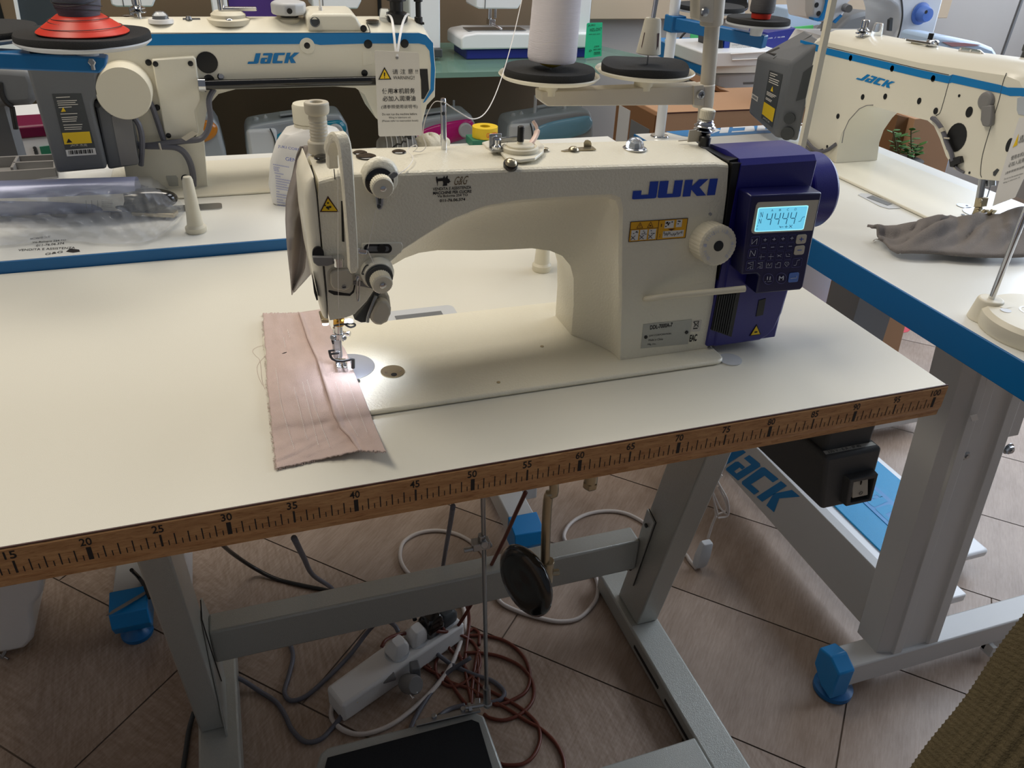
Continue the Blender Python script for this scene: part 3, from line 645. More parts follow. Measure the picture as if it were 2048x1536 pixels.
# pressure regulator on the head top
q = PZ(641, 303, 1.005); q = PZ(641, 305, .9985)
b = MB(); b.lathe(q, (0, 0, 1), [(.0096, 0), (.0102, .001), (.0102, .0095), (.0094, .0105), (.0078, .0108)] + [(.0078 if k % 2 else .0073, .0108 + .0014 * k) for k in range(1, 14)] + [(.0074, .032), (.0094, .033), (.0100, .034), (.0104, .036), (.0104, .0415), (.0098, .0425), (.0055, .0425), (.0050, .0395), (0, .039)], n=36); part('pressure_dial', b, 'beige_plastic', body, ang=30)
# plugs on top
def topz(x): return .9996 - (x - .425) * .0225
def plug(px, py_, r, m='black_gloss', h=.0012):
    q = PZ(px, py_, .998); z = topz(q.x) + .0004; q = PZ(px, py_, z)
    b = MB(); b.lathe(q, (0, 0, 1), [(r, -.001), (r, h * .5), (r * .8, h), (r * .3, h * .7), (0, h * .6)], n=28); return part('oil_plug', b, m, body, ang=60)
for a in ((645, 314, .0072), (720, 306, .0062), (732, 313, .0086), (798, 304, .0062)): plug(*a)
q = PZ(748, 327, .998); b = MB(); b.lathe(V((q.x, q.y, topz(q.x) - .002)), (0, 0, 1), [(.0048, 0), (.0048, .0024), (.0040, .0028), (.0022, .0014), (0, .001)], n=24); part('cap_screw', b, 'steel', body)
# thread pin
q = PZ(888, 299, .9975); z1 = PY(886, 196, q.y).z
b = MB(); b.lathe(V((q.x, q.y, topz(q.x) - .002)), (-.01, 0, 1), [(.0026, 0), (.0026, z1 - q.z), (.0020, z1 - q.z + .002), (0, z1 - q.z + .0022)], n=20); tp_ = part('thread_pin', b, 'chrome', body)
b = MB()
for yy in (207, 227): c = PY(886.5, yy, q.y - .0025); b.lathe(c, (0, -1, 0.1), [(.0016, 0), (.0016, .0004), (.0009, .0005)], n=14)
part('pin_hole', b, 'darkgrey', tp_)
# bobbin winder
zc = .9962
def TZp(x, y, dz=0): q = PZ(x, y, zc + dz); return q
wn = MB(); P = [(964, 290), (978, 286), (1000, 291), (1030, 284), (1075, 285), (1088, 297), (1087, 308), (1070, 322), (1040, 326), (1012, 322), (1000, 308), (972, 299)]
wn.prism([PZ(x, y, zc) for x, y in P], (0, 0, .0028)); wb = part('winder_base', wn, 'cream_smooth', body, bev=.0008)
c = PZ(1040, 303, zc + .002)
b = MB(); b.lathe(c, (0, 0, 1), [(.0155, 0), (.0165, .002), (.0165, .0045), (.0150, .0055), (.0135, .0045), (.0125, .0045), (.0125, .0062), (.0115, .0070), (.003, .0070), (.003, .009)], n=44); part('winder_disc', b, 'cream_plastic', wb, ang=35)
b = MB(); b.cyl(c + V((0, 0, .009)), c + V((0, 0, .0225)), .0031, n=18); part('winder_spindle', b, 'black', wb, bev=.0006)
b = MB(); q = PZ(994, 304, zc + .002); b.box(q.x - .0055, q.x + .0060, q.y - .002, q.y + .007, q.z, q.z + .003); b.box(q.x - .0055, q.x + .0060, q.y + .006, q.y + .0075, q.z, q.z + .0145); b.bar(PY(1000, 281, q.y + .006), PY(1038, 277, q.y + .006), .0012, .0050); part('winder_bracket', b, 'steel', wb, bev=.001)
b = MB(); q2 = V((q.x, q.y + .001, q.z + .003)); b.lathe(q2, (0, 0, 1), [(.0045, 0), (.0045, .002), (.002, .004), (.002, .0075), (.0038, .008), (.003, .0095)], n=20); part('winder_screw', b, 'chrome', wb, ang=40)
b = MB(); q = PZ(1021, 330, 1.001); q = V((q.x, FY + .001, 0.9985)); q = PY(1021, 330, FY + .004); b.lathe(q, (0, -.45, 1), [(.0062, -.002), (.0066, .001), (.0062, .002)], n=28); ws = part('screw_cup', b, 'black_gloss', wb)
b = MB(); b.lathe(q + V((0, -.001, .002)), (0, -.45, 1), [(.0054, 0), (.0048, .0018), (.0028, .0032), (0, .0036)], n=24); part('dome_screw', b, 'nickel', ws, ang=60)
b = MB(); b.tube([PZ(1050, 292, zc + .006), PZ(1062, 286, zc + .008) , PY(1073, 268, c.y + .012) , PY(1073, 254, c.y + .016), PY(1066, 242, c.y + .018)], lambda t: .0030 if t < .65 else .0016, n=8, smooth=5, flat=.6); part('winder_lever', b, 'pink_white', wb)
b = MB(); q = PZ(972, 291, zc); b.lathe(q, (0, 0, 1), [(.0040, 0), (.0030, .002), (0, .0026)], n=16); q = PZ(1090, 299, zc); b.lathe(q, (0, 0, 1), [(.0040, 0), (.0030, .0014), (0, .0018)], n=16); part('base_screw', b, 'nickel', wb, ang=60)
# spring clip
zc2 = .9942
b = MB(); b.prism([PZ(x, y, zc2) for x, y in ((1122, 303), (1145, 297), (1185, 294), (1192, 300), (1150, 302), (1128, 304))], (0, 0, .0008)); cl_ = part('spring_clip', b, 'nickel', body)
b = MB(); q = PZ(1147, 299.5, zc2 + .001); b.lathe(q, (0, 0, 1), [(.0050, 0), (.0044, .0015), (.0026, .0028), (0, .0032)], n=22); part('dome_screw', b, 'nickel', cl_, ang=60)
b = MB(); y_ = PZ(1172, 295, zc2).y; b.prism([PY(x, y, y_) for x, y in ((1168, 296), (1168, 286), (1171, 281), (1176, 280), (1181, 282), (1183, 287), (1183, 295))], (0, .0008, 0)); part('clip_tab', b, 'nickel', cl_)
# oil sight dome
q = PZ(1269, 298, .9922)
b = MB(); b.lathe(q, (0, 0, 1), [(.0112, 0), (.0116, .0012), (.0100, .0022), (.0085, .0022)], n=36); os_ = part('oil_sight', b, 'chrome', body, ang=40)
b = MB(); b.lathe(q + V((0, 0, .002)), (0, 0, 1), [(.0088, 0), (.0084, .0035), (.0068, .0065), (.0038, .0085), (0, .0092)], n=32); part('sight_dome', b, 'clear', os_, ang=80)
b = MB(); b.lathe(q + V((0, 0, .0015)), (0, 0, 1), [(.0045, 0), (.0035, .004), (0, .005)], n=6); part('sight_core', b, 'steel', os_)
# top tension post
q = PZ(1408, 291, .9905)
b = MB(); b.lathe(q, (0, 0, 1), [(.0058, 0), (.0058, .0085), (.0050, .0095), (.0038, .0095)], n=22); tpo = part('tension_post', b, 'black', body)
b = MB(); b.box(q.x - .0165, q.x + .0035, q.y + .0040, q.y + .0052, q.z + .003, q.z + .0145); b.tube([q + V((-.026, .006, .0042)), q + V((-.006, .006, .0046))], .0006, n=6); part('tension_bracket', b, 'stand_beige', tpo)
q2 = q + V((.0012, .006, .0135))
b = MB(); b.lathe(q2, (.05, 0, 1), [(.003, -.004), (.0108, 0), (.0108, .0006), (.0040, .0022), (.0108, .0036), (.0108, .0042), (.0085, .0055), (.0090, .0065), (.0070, .0085), (.0075, .0095), (.0055, .0110)], n=36); part('tension_discs', b, 'chrome', tpo, ang=25)
b = MB(); knurl(b, q2 + V((.0004, 0, .0110)), V((.05, 0, 1)).normalized(), .0072, .0090); part('tension_knob', b, 'cream_plastic', tpo, ang=30)
# thread from cone to pin to tension etc (part of machine threading)
# ---- stitch length dial
c = PY(1405, 470, FY); cf = PY(1436, 492, FY - .026); ax = (V((0, -1, 0)))
cx = PY(1418, 480, FY - .008)
base = V((.7755, FY, .8985)); base = PY(1413, 480, FY)
ax = (PY(1437, 492, FY - .0230) - base).normalized()
L_ = (PY(1437, 492, FY - .0230) - base).length
b = MB(); knurl(b, base, ax, .0198, L_, n=96, dr=.00022); 
dl = part('stitch_dial', b, 'cream_plastic', body, ang=30)
tip = base + ax * L_
u = V((1, 0, 0)); u = (u - ax * u.dot(ax)).normalized(); w_ = ax.cross(u); w_ = -w_ if w_.z < 0 else w_
b = MB()
for k in range(33):
    a = math.radians(232 - k * 284 / 32); d = u * math.cos(a) + w_ * math.sin(a); pz = ax.cross(d) * .00028
    if k % 8 == 0 or k in (5,): continue
    r0, r1 = .0132, .0162; e = tip + ax * .0003; b.poly([e + d * r0 - pz, e + d * r1 - pz, e + d * r1 + pz, e + d * r0 + pz])
for s, dg in (('0', 230), ('1', 172), ('2', 118), ('3', 62), ('4', 5), ('5', -48)):
    a = math.radians(dg); d = u * math.cos(a) + w_ * math.sin(a); tn = d.cross(ax); tn = tn if tn.dot(u * math.sin(a) - w_ * math.cos(a)) > 0 else -tn; e = tip + ax * .0003 + d * .0132
    b.text(s, e - tn * .0013, tn * .0026, d * .0036)
part('dial_marks', b, 'white_ink', dl)
b = MB(); b.lathe(tip - ax * .0002, ax, [(.0052, 0), (.0052, .0006), (.0045, .0007)], n=28); part('dial_hole', b, 'black', dl)
dec([(1418, 427), (1421, 425), (1424, 427), (1424, 430), (1421, 432), (1418, 430)], 'steel', 'index_dot', body)
# back-tack lever
a0 = PY(1292, 598, FY - .004); a1 = PY(1494, 577, FY - .030)
b = MB(); b.tube([PY(1290, 598, FY + .002), PY(1300, 597, FY - .006), PY(1340, 592, FY - .014), a1.lerp(PY(1400, 585, FY - .022), .05)], lambda t: .0036 + .0006 * t, n=14, smooth=8, flat=.8); part('reverse_lever', b, 'cream_plastic', body, ang=60)
# ---- logo
JUKI = [[(0, .04), (.02, 0), (.265, 0), (.285, .04), (.285, 1), (.185, 1), (.185, .24), (.10, .24), (.10, .5), (0, .5)],
        [(.30, 1), (.30, .04), (.32, 0), (.555, 0), (.575, .04), (.575, 1), (.475, 1), (.475, .22), (.405, .22), (.405, 1)],
        [(.60, 0), (.695, 0), (.695, 1), (.60, 1)], [(.695, .60), (.77, 1), (.885, 1), (.79, .52), (.89, 0), (.775, 0), (.695, .40)], [(.90, 0), (1, 0), (1, 1), (.90, 1)]]
o = PY(1264, 399, FY - .0006); U = PY(1430, 390, FY - .0006) - o; W = PY(1271, 365, FY - .0006) - o
W = PY(1437, 357, FY - .0006) - PY(1431, 390, FY - .0006)
b = MB(); b.shape2(JUKI, o, U, W); part('logo', b, 'logo_blue', body)
# ---- shop sticker
def FQ(x, y, e=.0006): return PY(x, y, FY - e)
def ftext(mb, s, x0, y0, x1, y1, h, **k):
    o = FQ(x0, y0); U = FQ(x1, y1) - o; W = FQ(x0, y0 - h) - o; mb.text(s, o, U, W, **k)
b = MB()
ftext(b, 'VENDITA E ASSISTENZA', 865.5, 381.5, 942.5, 377.5, 6, bold=.02)
ftext(b, 'MACCHINE PER CUCIRE', 866, 389.5, 943, 385.5, 6, bold=.03)
ftext(b, 'Via Bologna 254 TO', 874.5, 396.5, 935.5, 393.5, 6.3, bold=.02)
ftext(b, '011-76.06.374', 879.5, 404.5, 930.5, 401.5, 6, bold=.03)
stk = part('shop_sticker', b, 'ink', body)
sil = [[(.0, .88), (.05, 1), (.09, .95), (.10, .78), (.50, .80), (.56, 1.0), (.62, .95), (.64, .75), (.78, 1.0), (.84, 1.0), (.84, .72), (.95, .62), (.99, .45), (1.04, .42), (1.04, .35), (.98, .36), (.92, .22), (.80, .26), (.80, 0), (.47, 0), (.52, .25), (.50, .42), (.46, .5), (.14, .5), (.13, .10), (.10, 0), (.08, .3), (.02, .55)]]
b = MB(); o = FQ(872, 373); b.shape2(sil, o, FQ(900, 371) - o, FQ(872, 353) - o); part('sticker_symbol', b, 'ink', stk)
b = MB(); o = FQ(908, 370.5); b.text('G&G', o, FQ(935, 368.5) - o, FQ(910, 353.5) - o, shear=.35); part('sticker_initials', b, 'ink_gold', stk)
# ---- yellow caution label
Yq = lambda u, v, e=.0006: (lambda A, B, C, D: A.lerp(B, u).lerp(D.lerp(C, u), v))(PY(1256.5, 484.5, FY - e), PY(1371, 476, FY - e), PY(1376.5, 436, FY - e), PY(1261, 443.5, FY - e))
def quad(mb, u0, u1, v0, v1, e): mb.poly([Yq(u0, v0, e), Yq(u1, v0, e), Yq(u1, v1, e), Yq(u0, v1, e)])
b = MB(); quad(b, 0, 1, 0, 1, .0006); yl = part('caution_label', b, 'ink_brown', body)
b = MB(); quad(b, .012, .988, .03, .97, .0008); part('label_ground', b, 'amber', yl)
b = MB(); quad(b, .485, .495, .03, .97, .0009); quad(b, .01, .49, .60, .62, .0009)
for (u, v, w_, h_) in ((.12, .66, .10, .27), (.30, .66, .10, .27)):
    A = [(u, v), (u + w_, v), (u + w_ / 2, v + h_)]
    for i in range(3):
        p = A[i]; q = A[(i + 1) % 3]; a = Yq(*p, .0009); c = Yq(*q, .0009); b.tube([a, c], .00022, n=4)
quad(b, .165, .175, .72, .84, .0009); quad(b, .335, .365, .72, .77, .0009)
A = [(.66, .52), (.80, .52), (.73, .42)]; b.poly([Yq(p, q, .0009) for p, q in A])
b.text('1', Yq(.535, .65, .0009), Yq(.55, .65, .0009) - Yq(.535, .65, .0009), Yq(.535, .8, .0009) - Yq(.535, .65, .0009)); b.text('2', Yq(.525, .14, .0009), Yq(.545, .14, .0009) - Yq(.525, .14, .0009), Yq(.525, .28, .0009) - Yq(.525, .14, .0009))
part('label_symbols', b, 'ink_brown', yl)
b = MB()
for u in (.035, .185, .335): quad(b, u, u + .125, .07, .57, .0009)
quad(b, .585, .955, .09, .42, .0009); quad(b, .60, .76, .56, .93, .0009); quad(b, .80, .90, .58, .95, .0009)
part('label_windows', b, 'paper', yl)
b = MB(); rr = random.Random(5)
for u in (.035, .185, .335):
    for s in ((0, .09, .075, .30), (.075, .09, 0, .30)): b.tube([Yq(u + s[0], .07 + s[1] * .3, .0011), Yq(u + s[2] * 1.0, .30, .0011)], .00025, n=4)
    for k in range(5): x = u + .03 + rr.random() * .07; y = .3 + rr.random() * .2; quad(b, x, x + .02, y, y + .035, .0011)
for k in range(16): x = .60 + k * .021; y = .14 + rr.random() * .14; quad(b, x, x + .010, y, y + .06 + rr.random() * .08, .0011)
for k in range(9): x = .61 + rr.random() * .11; y = .62 + rr.random() * .22; quad(b, x, x + .025, y, y + .05, .0011)
for k in range(4): x = .82 + rr.random() * .04; y = .64 + rr.random() * .22; quad(b, x, x + .02, y, y + .05, .0011)
part('label_pictures', b, 'ink', yl)
# ---- rating plate
def RQ(x, y, e=.0006): return PY(x, y, FY - e)
b = MB(); b.prism([RQ(x, y) for x, y in ((1282, 697), (1376, 688), (1384, 639), (1287, 649))], (0, .0006, 0)); rpl = part('rating_plate', b, 'alu', body)
def rtext(mb, s, x0, y0, x1, y1, h, **k): o = RQ(x0, y0, .0009); mb.text(s, o, RQ(x1, y1, .0009) - o, RQ(x0 + .6, y0 - h, .0009) - o, **k)
b = MB(); rtext(b, 'DDL-7000A-7', 1300, 659.5, 1345, 653.5, 8.5, bold=.02); rtext(b, 'JUKI CORPORATION', 1298, 674.5, 1342, 670, 4.5); rtext(b, 'Made in China', 1297, 682.5, 1326, 680, 4.0); rtext(b, 'Mfg. No.', 1295, 691.5, 1312, 690, 4); part('plate_text', b, 'ink', rpl)
b = MB()
for x, y in ((1291.5, 674), (1373, 664.5)): b.lathe(RQ(x, y, .0006), (0, -1, 0), [(.0019, 0), (.0019, .0008), (.001, .0010)], n=16)
part('plate_rivet', b, 'black', rpl)
b = MB(); b.prism([RQ(x, y, .0004) for x, y in ((1381, 664), (1400, 662), (1404, 640), (1384, 642))], (0, .0003, 0)); ws = part('marking_sticker', b, 'tag', body)
b = MB()
for a, c in (((1387, 644), (1397, 654)), ((1398, 643), (1387, 655)), ((1388, 643.5), (1398, 642.5)), ((1389, 644), (1390, 653)), ((1397, 643), (1396, 652))): b.tube([RQ(*a, .0006), RQ(*c, .0006)], .0003, n=4)
b.prism([RQ(x, y, .0007) for x, y in ((1386, 658.5), (1395, 657.5), (1395.5, 655.5), (1386.5, 656.5))], (0, .0001, 0)); o = RQ(1378.5, 684, .0005); b.text('EAC', o, RQ(1393, 682, .0005) - o, RQ(1380.5, 670, .0005) - o, bold=.03); part('marking', b, 'ink', ws)
# ---- motor housing
mx0, mx1 = .7905, .8835
def mring(x, fac=0):
    sh = fac; P = []
    for y, z in ((.121, .7905), (.121, .9855), (.126, .9905), (.150, .9925), (.178, .9905), (.200, .984), (.215, .970), (.224, .952), (.228, .93), (.228, .7905)): P.append(V((x, y + (.0015 if y < .13 else -.001) * sh, z - (.002 * sh if z > .8 else 0))))
    return P
b = MB(); b.loft([mring(.7965), mring(.81), mring(mx1 - .002), mring(mx1, 1)]); mh = part('motor_housing', b, 'navy', sm, ang=30)
# slanted front skin between body edge and housing
b = MB(); 
for p in (0,): b.prism([V((.7875, .1225, .9875)), V((.7975, .1225, .9875)), V((.812, .1225, .792)), V((.8020, .1225, .792))], (0, .08, 0))
b.prism([V((.7872, .128, .9890)), V((.797, .128, .9905)), V((.797, .20, .980)), V((.7872, .20, .980))], (0, 0, -.02)); part('joint_gasket', b, 'black', mh)
# lower control box with rounded bottom
b = MB(); P = [(.804, .7885), (.862, .7890), (.871, .7925), (.8785, .801), (.8835, .820), (.8850, .850), (.8840, .90), (.800, .90)]
b.prism([V((x, .1195, z)) for x, z in P], (0, .105, 0)); cb_ = part('control_box', b, 'navy', mh, bev=.003)
b = MB(); b.prism([PY(x, y, .1192) for x, y in ((1436, 590), (1481, 583), (1463, 674), (1423, 660))], (0, .002, 0)); vn = part('vent_recess', b, 'black', cb_)
b = MB()
for k in range(8):
    t = k / 8; a = PY(1440 + 38 * t, 592 - 5 * t, .1182); c = PY(1427 + 34 * t, 661 + 11 * t, .1182); b.tube([a, c], .0007, n=4)
part('cooling_fins', b, 'darkgrey', vn)
b = MB(); b.prism([PY(x, y, .1188) for x, y in ((1518, 601), (1532, 597), (1526, 630), (1512, 633))], (0, .001, 0)); us = part('usb_cover', b, 'black', cb_)
wt2 = MB().prism([PY(x, y, .1188) for x, y in ((1514, 649), (1522, 669), (1499, 672))], (0, .0008, 0)); w2 = part('warning_sticker', wt2, 'ink', cb_)
b = MB(); b.prism([PY(x, y, .1184) for x, y in ((1513, 652), (1520, 668), (1502, 670.5))], (0, .0003, 0)); part('sticker_fill', b, 'yellow', w2)
b = MB(); q = PY(1512, 664, .1181); b.box(q.x - .0018, q.x + .0018, q.y - .0001, q.y, q.z - .0009, q.z + .0008); part('hand_symbol', b, 'ink', w2)
# handwheel
wc = V((.8835, .188, .9310)); b = MB()
b.lathe(wc, (1, 0, 0), [(.0385, -.004), (.0385, .026), (.0375, .0275), (.0365, .0280), (.0365, .0300), (.0395, .0305), (.0405, .0320), (.0405, .0585), (.0385, .0620), (.0340, .0640), (0, .0640)], n=64); hw = part('handwheel', b, 'navy', sm, ang=18)
# display panel
PYY = .0985
pn = [(1502, 392), (1644, 385), (1643, 392), (1606, 574), (1601, 580), (1512, 588), (1519, 553), (1514, 548), (1483, 550)]
b = MB(); P = [PY(x, y, PYY) for x, y in pn]; b.prism(P, (0, .0215, .001)); pnl = part('display_panel', b, 'navy_dark', mh, bev=.0015)
b = MB(); b.prism([PY(x, y, PYY - .0004) for x, y in ((1512.5, 411), (1516, 405.5), (1520, 404.5), (1638, 400), (1625, 461), (1508, 467.5), (1504, 465.5), (1503, 461))], (0, .0006, 0)); bz = part('screen_bezel', b, 'beige_plastic', pnl)
LQ = lambda u, v, e=.0008: (lambda A, B, C, D: A.lerp(B, u).lerp(D.lerp(C, u), v))(PY(1508.5, 464, PYY - e), PY(1607, 459.5, PYY - e), PY(1617.5, 410.5, PYY - e), PY(1516.5, 415.5, PYY - e))
b = MB(); b.poly([LQ(u, v, .0006) for u, v in rrect(0, 1, 0, 1, .05, 3)]); part('screen_rim', b, 'lcd_edge', bz)
b = MB(); b.poly([LQ(u, v, .0008) for u, v in rrect(.015, .985, .03, .97, .04, 3)]); scr = part('screen', b, 'lcd', bz)
b = MB()
def seg(u0, v0, u1, v1, r=.00042): b.tube([LQ(u0, v0, .0010), LQ(u1, v1, .0010)], r, n=4)
for k in range(4):
    x = .205 + .160 * k; seg(x, .74, x - .004, .52); seg(x + .10, .74, x + .096, .52); seg(x + .012, .50, x + .085, .50); seg(x + .094, .48, x + .088, .27)
def lt(s, u, v, du, dv, **k): o = LQ(u, v, .0010); b.text(s, o, LQ(u + du, v, .0010) - o, LQ(u, v + dv, .0010) - o, **k)
for k, s in enumerate('ABCD'): lt(s, .265 + .155 * k, .82, .04, .09)
lt('N', .065, .60, .05, .22); lt('N', .055, .34, .05, .20)
for (a, c, e, f) in ((.86, .35, .90, .36), (.90, .36, .925, .52), (.925, .52, .97, .54), (.50, .16, .57, .16), (.60, .16, .66, .16), (.63, .10, .63, .22), (.69, .11, .75, .22), (.69, .22, .75, .11), (.49, .20, .52, .12), (.03, .12, .06, .12), (.04, .22, .05, .28)): seg(a, c, e, f, .00025)
part('screen_digits', b, 'lcd_ink', scr)
# buttons
PQ = lambda x, y, e=.0008: PY(1460 + x / 10.24, 460 + y / 10.24, PYY - e)
def rquad(cx, cy, w_, h_, e, r=.25, sk=-.17):
    return [PQ(cx + (a) * w_ / 2 + sk * (-c_) * h_ / 2 * -1, cy + c_ * h_ / 2 - a * w_ * .04, e) for a, c_ in rrect(-1, 1, -1, 1, r, 3)]
bm, ln, wi = MB(), MB(), MB()
sq = [(510, 230, 175, 185), (465, 480, 180, 180), (425, 725, 185, 190)]
for i, (x, y, w_, h_) in enumerate(sq): ln.tube(rquad(x, y, w_, h_, .0008), .00018, n=4, closed=True)
for k in range(4):
    for (x, y) in ((720 + k * 183, 200 - k * 10), (690 + k * 182, 360 - k * 9)): ln.tube(rquad(x, y, 150, 140, .0008), .00010, n=4, closed=True)
    for (x, y) in ((660 + k * 178, 545 - k * 12), ): ln.tube(rquad(x, y, 140, 160, .0008), .00010, n=4, closed=True)
    ln.tube(rquad(620 + k * 182, 715 - k * 8, 150, 160, .0008), .00010, n=4, closed=True)
ln.tube(rquad(1370, 670, 195, 180, .0008), .00015, n=4, closed=True)
for cx, cy in ((785, 1003), (1050, 990)): ln.tube([PQ(cx + 108 * math.cos(t) - 0, cy + 110 * math.sin(t)) for t in [k * math.pi / 12 for k in range(24)]], .00018, n=4, closed=True)
part('button_outlines', ln, 'pale_line', pnl)
def wl(a, c_, r=.00026): wi.tube([PQ(*a, .0009), PQ(*c_, .0009)], r, n=4)
for x, y in ((510, 230), ): wl((455, 190), (445, 290)); wl((445, 290), (560, 175)); wl((560, 175), (540, 295))
wl((400, 545), (425, 420)); wl((425, 420), (500, 530)); wl((500, 530), (525, 415))
for k in range(4):
    x, y = 720 + k * 183, 200 - k * 10; wl((x - 32, y + 2), (x + 32, y - 2)); wl((x - 3, y + 30), (x + 4, y - 30))
    x, y = 690 + k * 182, 360 - k * 9; wl((x - 32, y + 2), (x + 32, y - 2))
part('button_signs', wi, 'white_ink', pnl)
wi = MB(); g = .00016
for (cx, cy, s) in ((425, 725, 1.2), (620, 720, 1.0)):
    for a, c_ in (((-50, -40), (50, -60)), ((-50, -40), (20, -10)), ((-60, 60), (10, 10)), ((10, 10), (-10, 60)), ((40, -50), (35, 60)), ((-20, 60), (40, 60))): wl((cx + a[0] * s, cy + a[1] * s), (cx + c_[0] * s, cy + c_[1] * s), g)
for a, c_ in (((745, 670), (740, 770)), ((740, 770), (850, 770)), ((850, 770), (860, 670)), ((760, 740), (785, 680)), ((785, 680), (805, 740)), ((805, 740), (840, 675)), ((925, 700), (975, 700)), ((975, 700), (980, 665)), ((980, 665), (1040, 670)), ((1040, 670), (1025, 770)), ((1025, 770), (930, 770)), ((930, 770), (935, 720)), ((1120, 700), (1160, 750)), ((1160, 750), (1210, 700)), ((1210, 700), (1200, 660)), ((1200, 660), (1130, 660)), ((1130, 660), (1120, 700)), ((1150, 690), (1190, 700)), ((1305, 725), (1350, 722)), ((1350, 722), (1380, 620)), ((1380, 620), (1435, 610)),
              ((600, 550), (710, 545)), ((640, 500), (630, 600)), ((790, 545), (890, 540)), ((840, 490), (830, 600)), ((970, 510), (1050, 550)), ((970, 550), (1060, 495)), ((1150, 490), (1150, 540)), ((1150, 540), (1230, 540)), ((1200, 490), (1230, 510)), ((710, 1060), (735, 1060)), ((770, 1055), (850, 1050))): wl(a, c_, g)
for a, c_ in (((770, 955), (765, 1015)), ((825, 955), (815, 1020))): wl(a, c_, .0006)
o = PQ(995, 1035, .0009); wi.text('M', o, PQ(1095, 1030, .0009) - o, PQ(1005, 945, .0009) - o, bold=.02)
part('button_symbols', wi, 'white_ink', pnl)
for (x, y, w_, h_, s) in ((1465, 190, 205, 190, '+'), (1425, 415, 205, 190, '-')):
    P = rquad(x, y, w_, h_, .0010, r=.42); b = MB(); b.prism(P, (0, .001, 0)); bp = part('button', b, 'beige_plastic', pnl, bev=.0003)
    b = MB(); b.tube([PQ(x - 40, y + 2, .0012), PQ(x + 42, y - 3, .0012)], .0004, n=4)
    if s == '+': b.tube([PQ(x - 4, y + 40, .0012), PQ(x + 4, y - 40, .0012)], .0004, n=4)
    part('button_sign', b, 'logo_blue', bp)
P = rquad(1307, 975, 200, 195, .0010, r=.3); b = MB(); b.prism(P, (0, .001, 0)); bp = part('enter_button', b, 'btn_blue', pnl, bev=.0003)
b = MB(); b.tube([PQ(1368, 940, .0012), PQ(1362, 980, .0012), PQ(1240, 995, .0012)], .00035, n=4); part('button_sign', b, 'white_ink', bp)
# ---- rear fittings seen through the arch
b = MB(); q = V((.683, .30, .86)); b.ell(PY(1137, 548, .275), .012, .006, .012); part('rear_lever_boss', b, 'steel', body)
b = MB(); b.tube([PY(1140, 524, .262), PY(1137, 560, .262), PY(1138, 600, .262), PY(1140, 625, .262)], .0035, n=8, smooth=4); q = PZ(1134, 629, BZ + .004); b.lathe(V((q.x, q.y, BZ)), (0, 0, 1), [(.005, 0), (.005, .004), (.003, .006)], n=14); part('rear_cable', b, 'darkgrey', body)
# ---- needle assembly (px region 620..760 x 600..780, scale 8.535)
NX, NY = .4175, .181
def N_(x, y, Y=NY): return PY(620 + x / 8.535, 600 + y / 8.535, Y)
b = MB(); b.cyl(N_(490, 300), N_(490, 420), .0052, n=24); brs = part('needle_bar_bushing', b, 'brass', body)
b = MB(); b.cyl(N_(487, 300) + V((0, 0, .002)), N_(500, 640), .0038, n=20); b.cyl(N_(440, 470, NY + .006), N_(440, 560, NY + .006), .003, n=14); nb = part('needle_bar', b, 'chrome', body)
b = MB(); b.cyl(N_(505, 560), N_(512, 650), .0050, n=20); b.lathe(N_(575, 560, NY - .004), (1, -.6, 0), [(.0014, 0), (.0014, .004), (.0026, .004), (.0026, .0065)], n=12); part('needle_clamp', b, 'chrome', nb)
b = MB(); b.cyl(N_(525, 650), N_(540, 1000), .0008, .0004, n=10); part('needle', b, 'steel', nb)
b = MB(); b.tube([N_(405, 440, NY - .008), N_(480, 425, NY - .009), N_(600, 410, NY - .010), N_(700, 400, NY - .009), N_(760, 410, NY - .006), N_(765, 440, NY - .006), N_(700, 465, NY - .009), N_(640, 445, NY - .010), N_(600, 415, NY - .010)], .0010, n=8, smooth=4); part('thread_guide_wire', b, 'darkgrey', nb)
Y2 = NY + .004
b = MB(); b.cyl(N_(455, 620, Y2), N_(475, 960, Y2), .0046, n=20); pb_ = part('presser_bar', b, 'steel', body)
b = MB(); b.prism([N_(x, y, Y2 - .006) for x, y in ((395, 690), (515, 690), (520, 870), (425, 890), (405, 800))], (0, .008, 0)); b.prism([N_(x, y, Y2 - .005) for x, y in ((450, 890), (520, 880), (515, 985), (475, 1000))], (0, .006, 0)); b.lathe(N_(400, 630, Y2 - .004), (-.5, -1, .2), [(.0028, 0), (.0028, .003)], n=14); b.lathe(N_(565, 640, Y2 - .006), (.5, -1, .2), [(.0026, 0), (.0026, .003)], n=14); part('presser_bracket', b, 'steel', pb_, bev=.0008)
b = MB(); b.prism([N_(x, y, Y2 - .006) for x, y in ((365, 690), (400, 680), (405, 750), (385, 760), (370, 720))], (0, .003, 0)); b.prism([N_(x, y, Y2 - .006) for x, y in ((560, 660), (575, 665), (570, 710), (558, 705))], (0, .003, 0)); part('bracket_screw', b, 'black', pb_)
b = MB(); b.tube([N_(x, y, NY - .012) for x, y in ((495, 905), (340, 925), (320, 870), (420, 858))], .0011, n=8); b.tube([N_(x, y, NY - .012) for x, y in ((330, 870), (355, 970), (380, 1005), (440, 1035), (560, 1045), (700, 1010), (735, 1020), (735, 1090), (735, 1160))], lambda t: .0013 if t < .75 else .0019, n=8); b.tube([N_(x, y, NY - .012) for x, y in ((440, 1050), (560, 1052), (690, 1025))], .0009, n=8); part('finger_guard', b, 'black', pb_)
b = MB(); b.prism([N_(x, y, NY - .004) for x, y in ((440, 1060), (635, 1060), (640, 1150), (455, 1160))], (0, .010, -.001)); ft = part('presser_foot', b, 'nickel', pb_, bev=.0008)
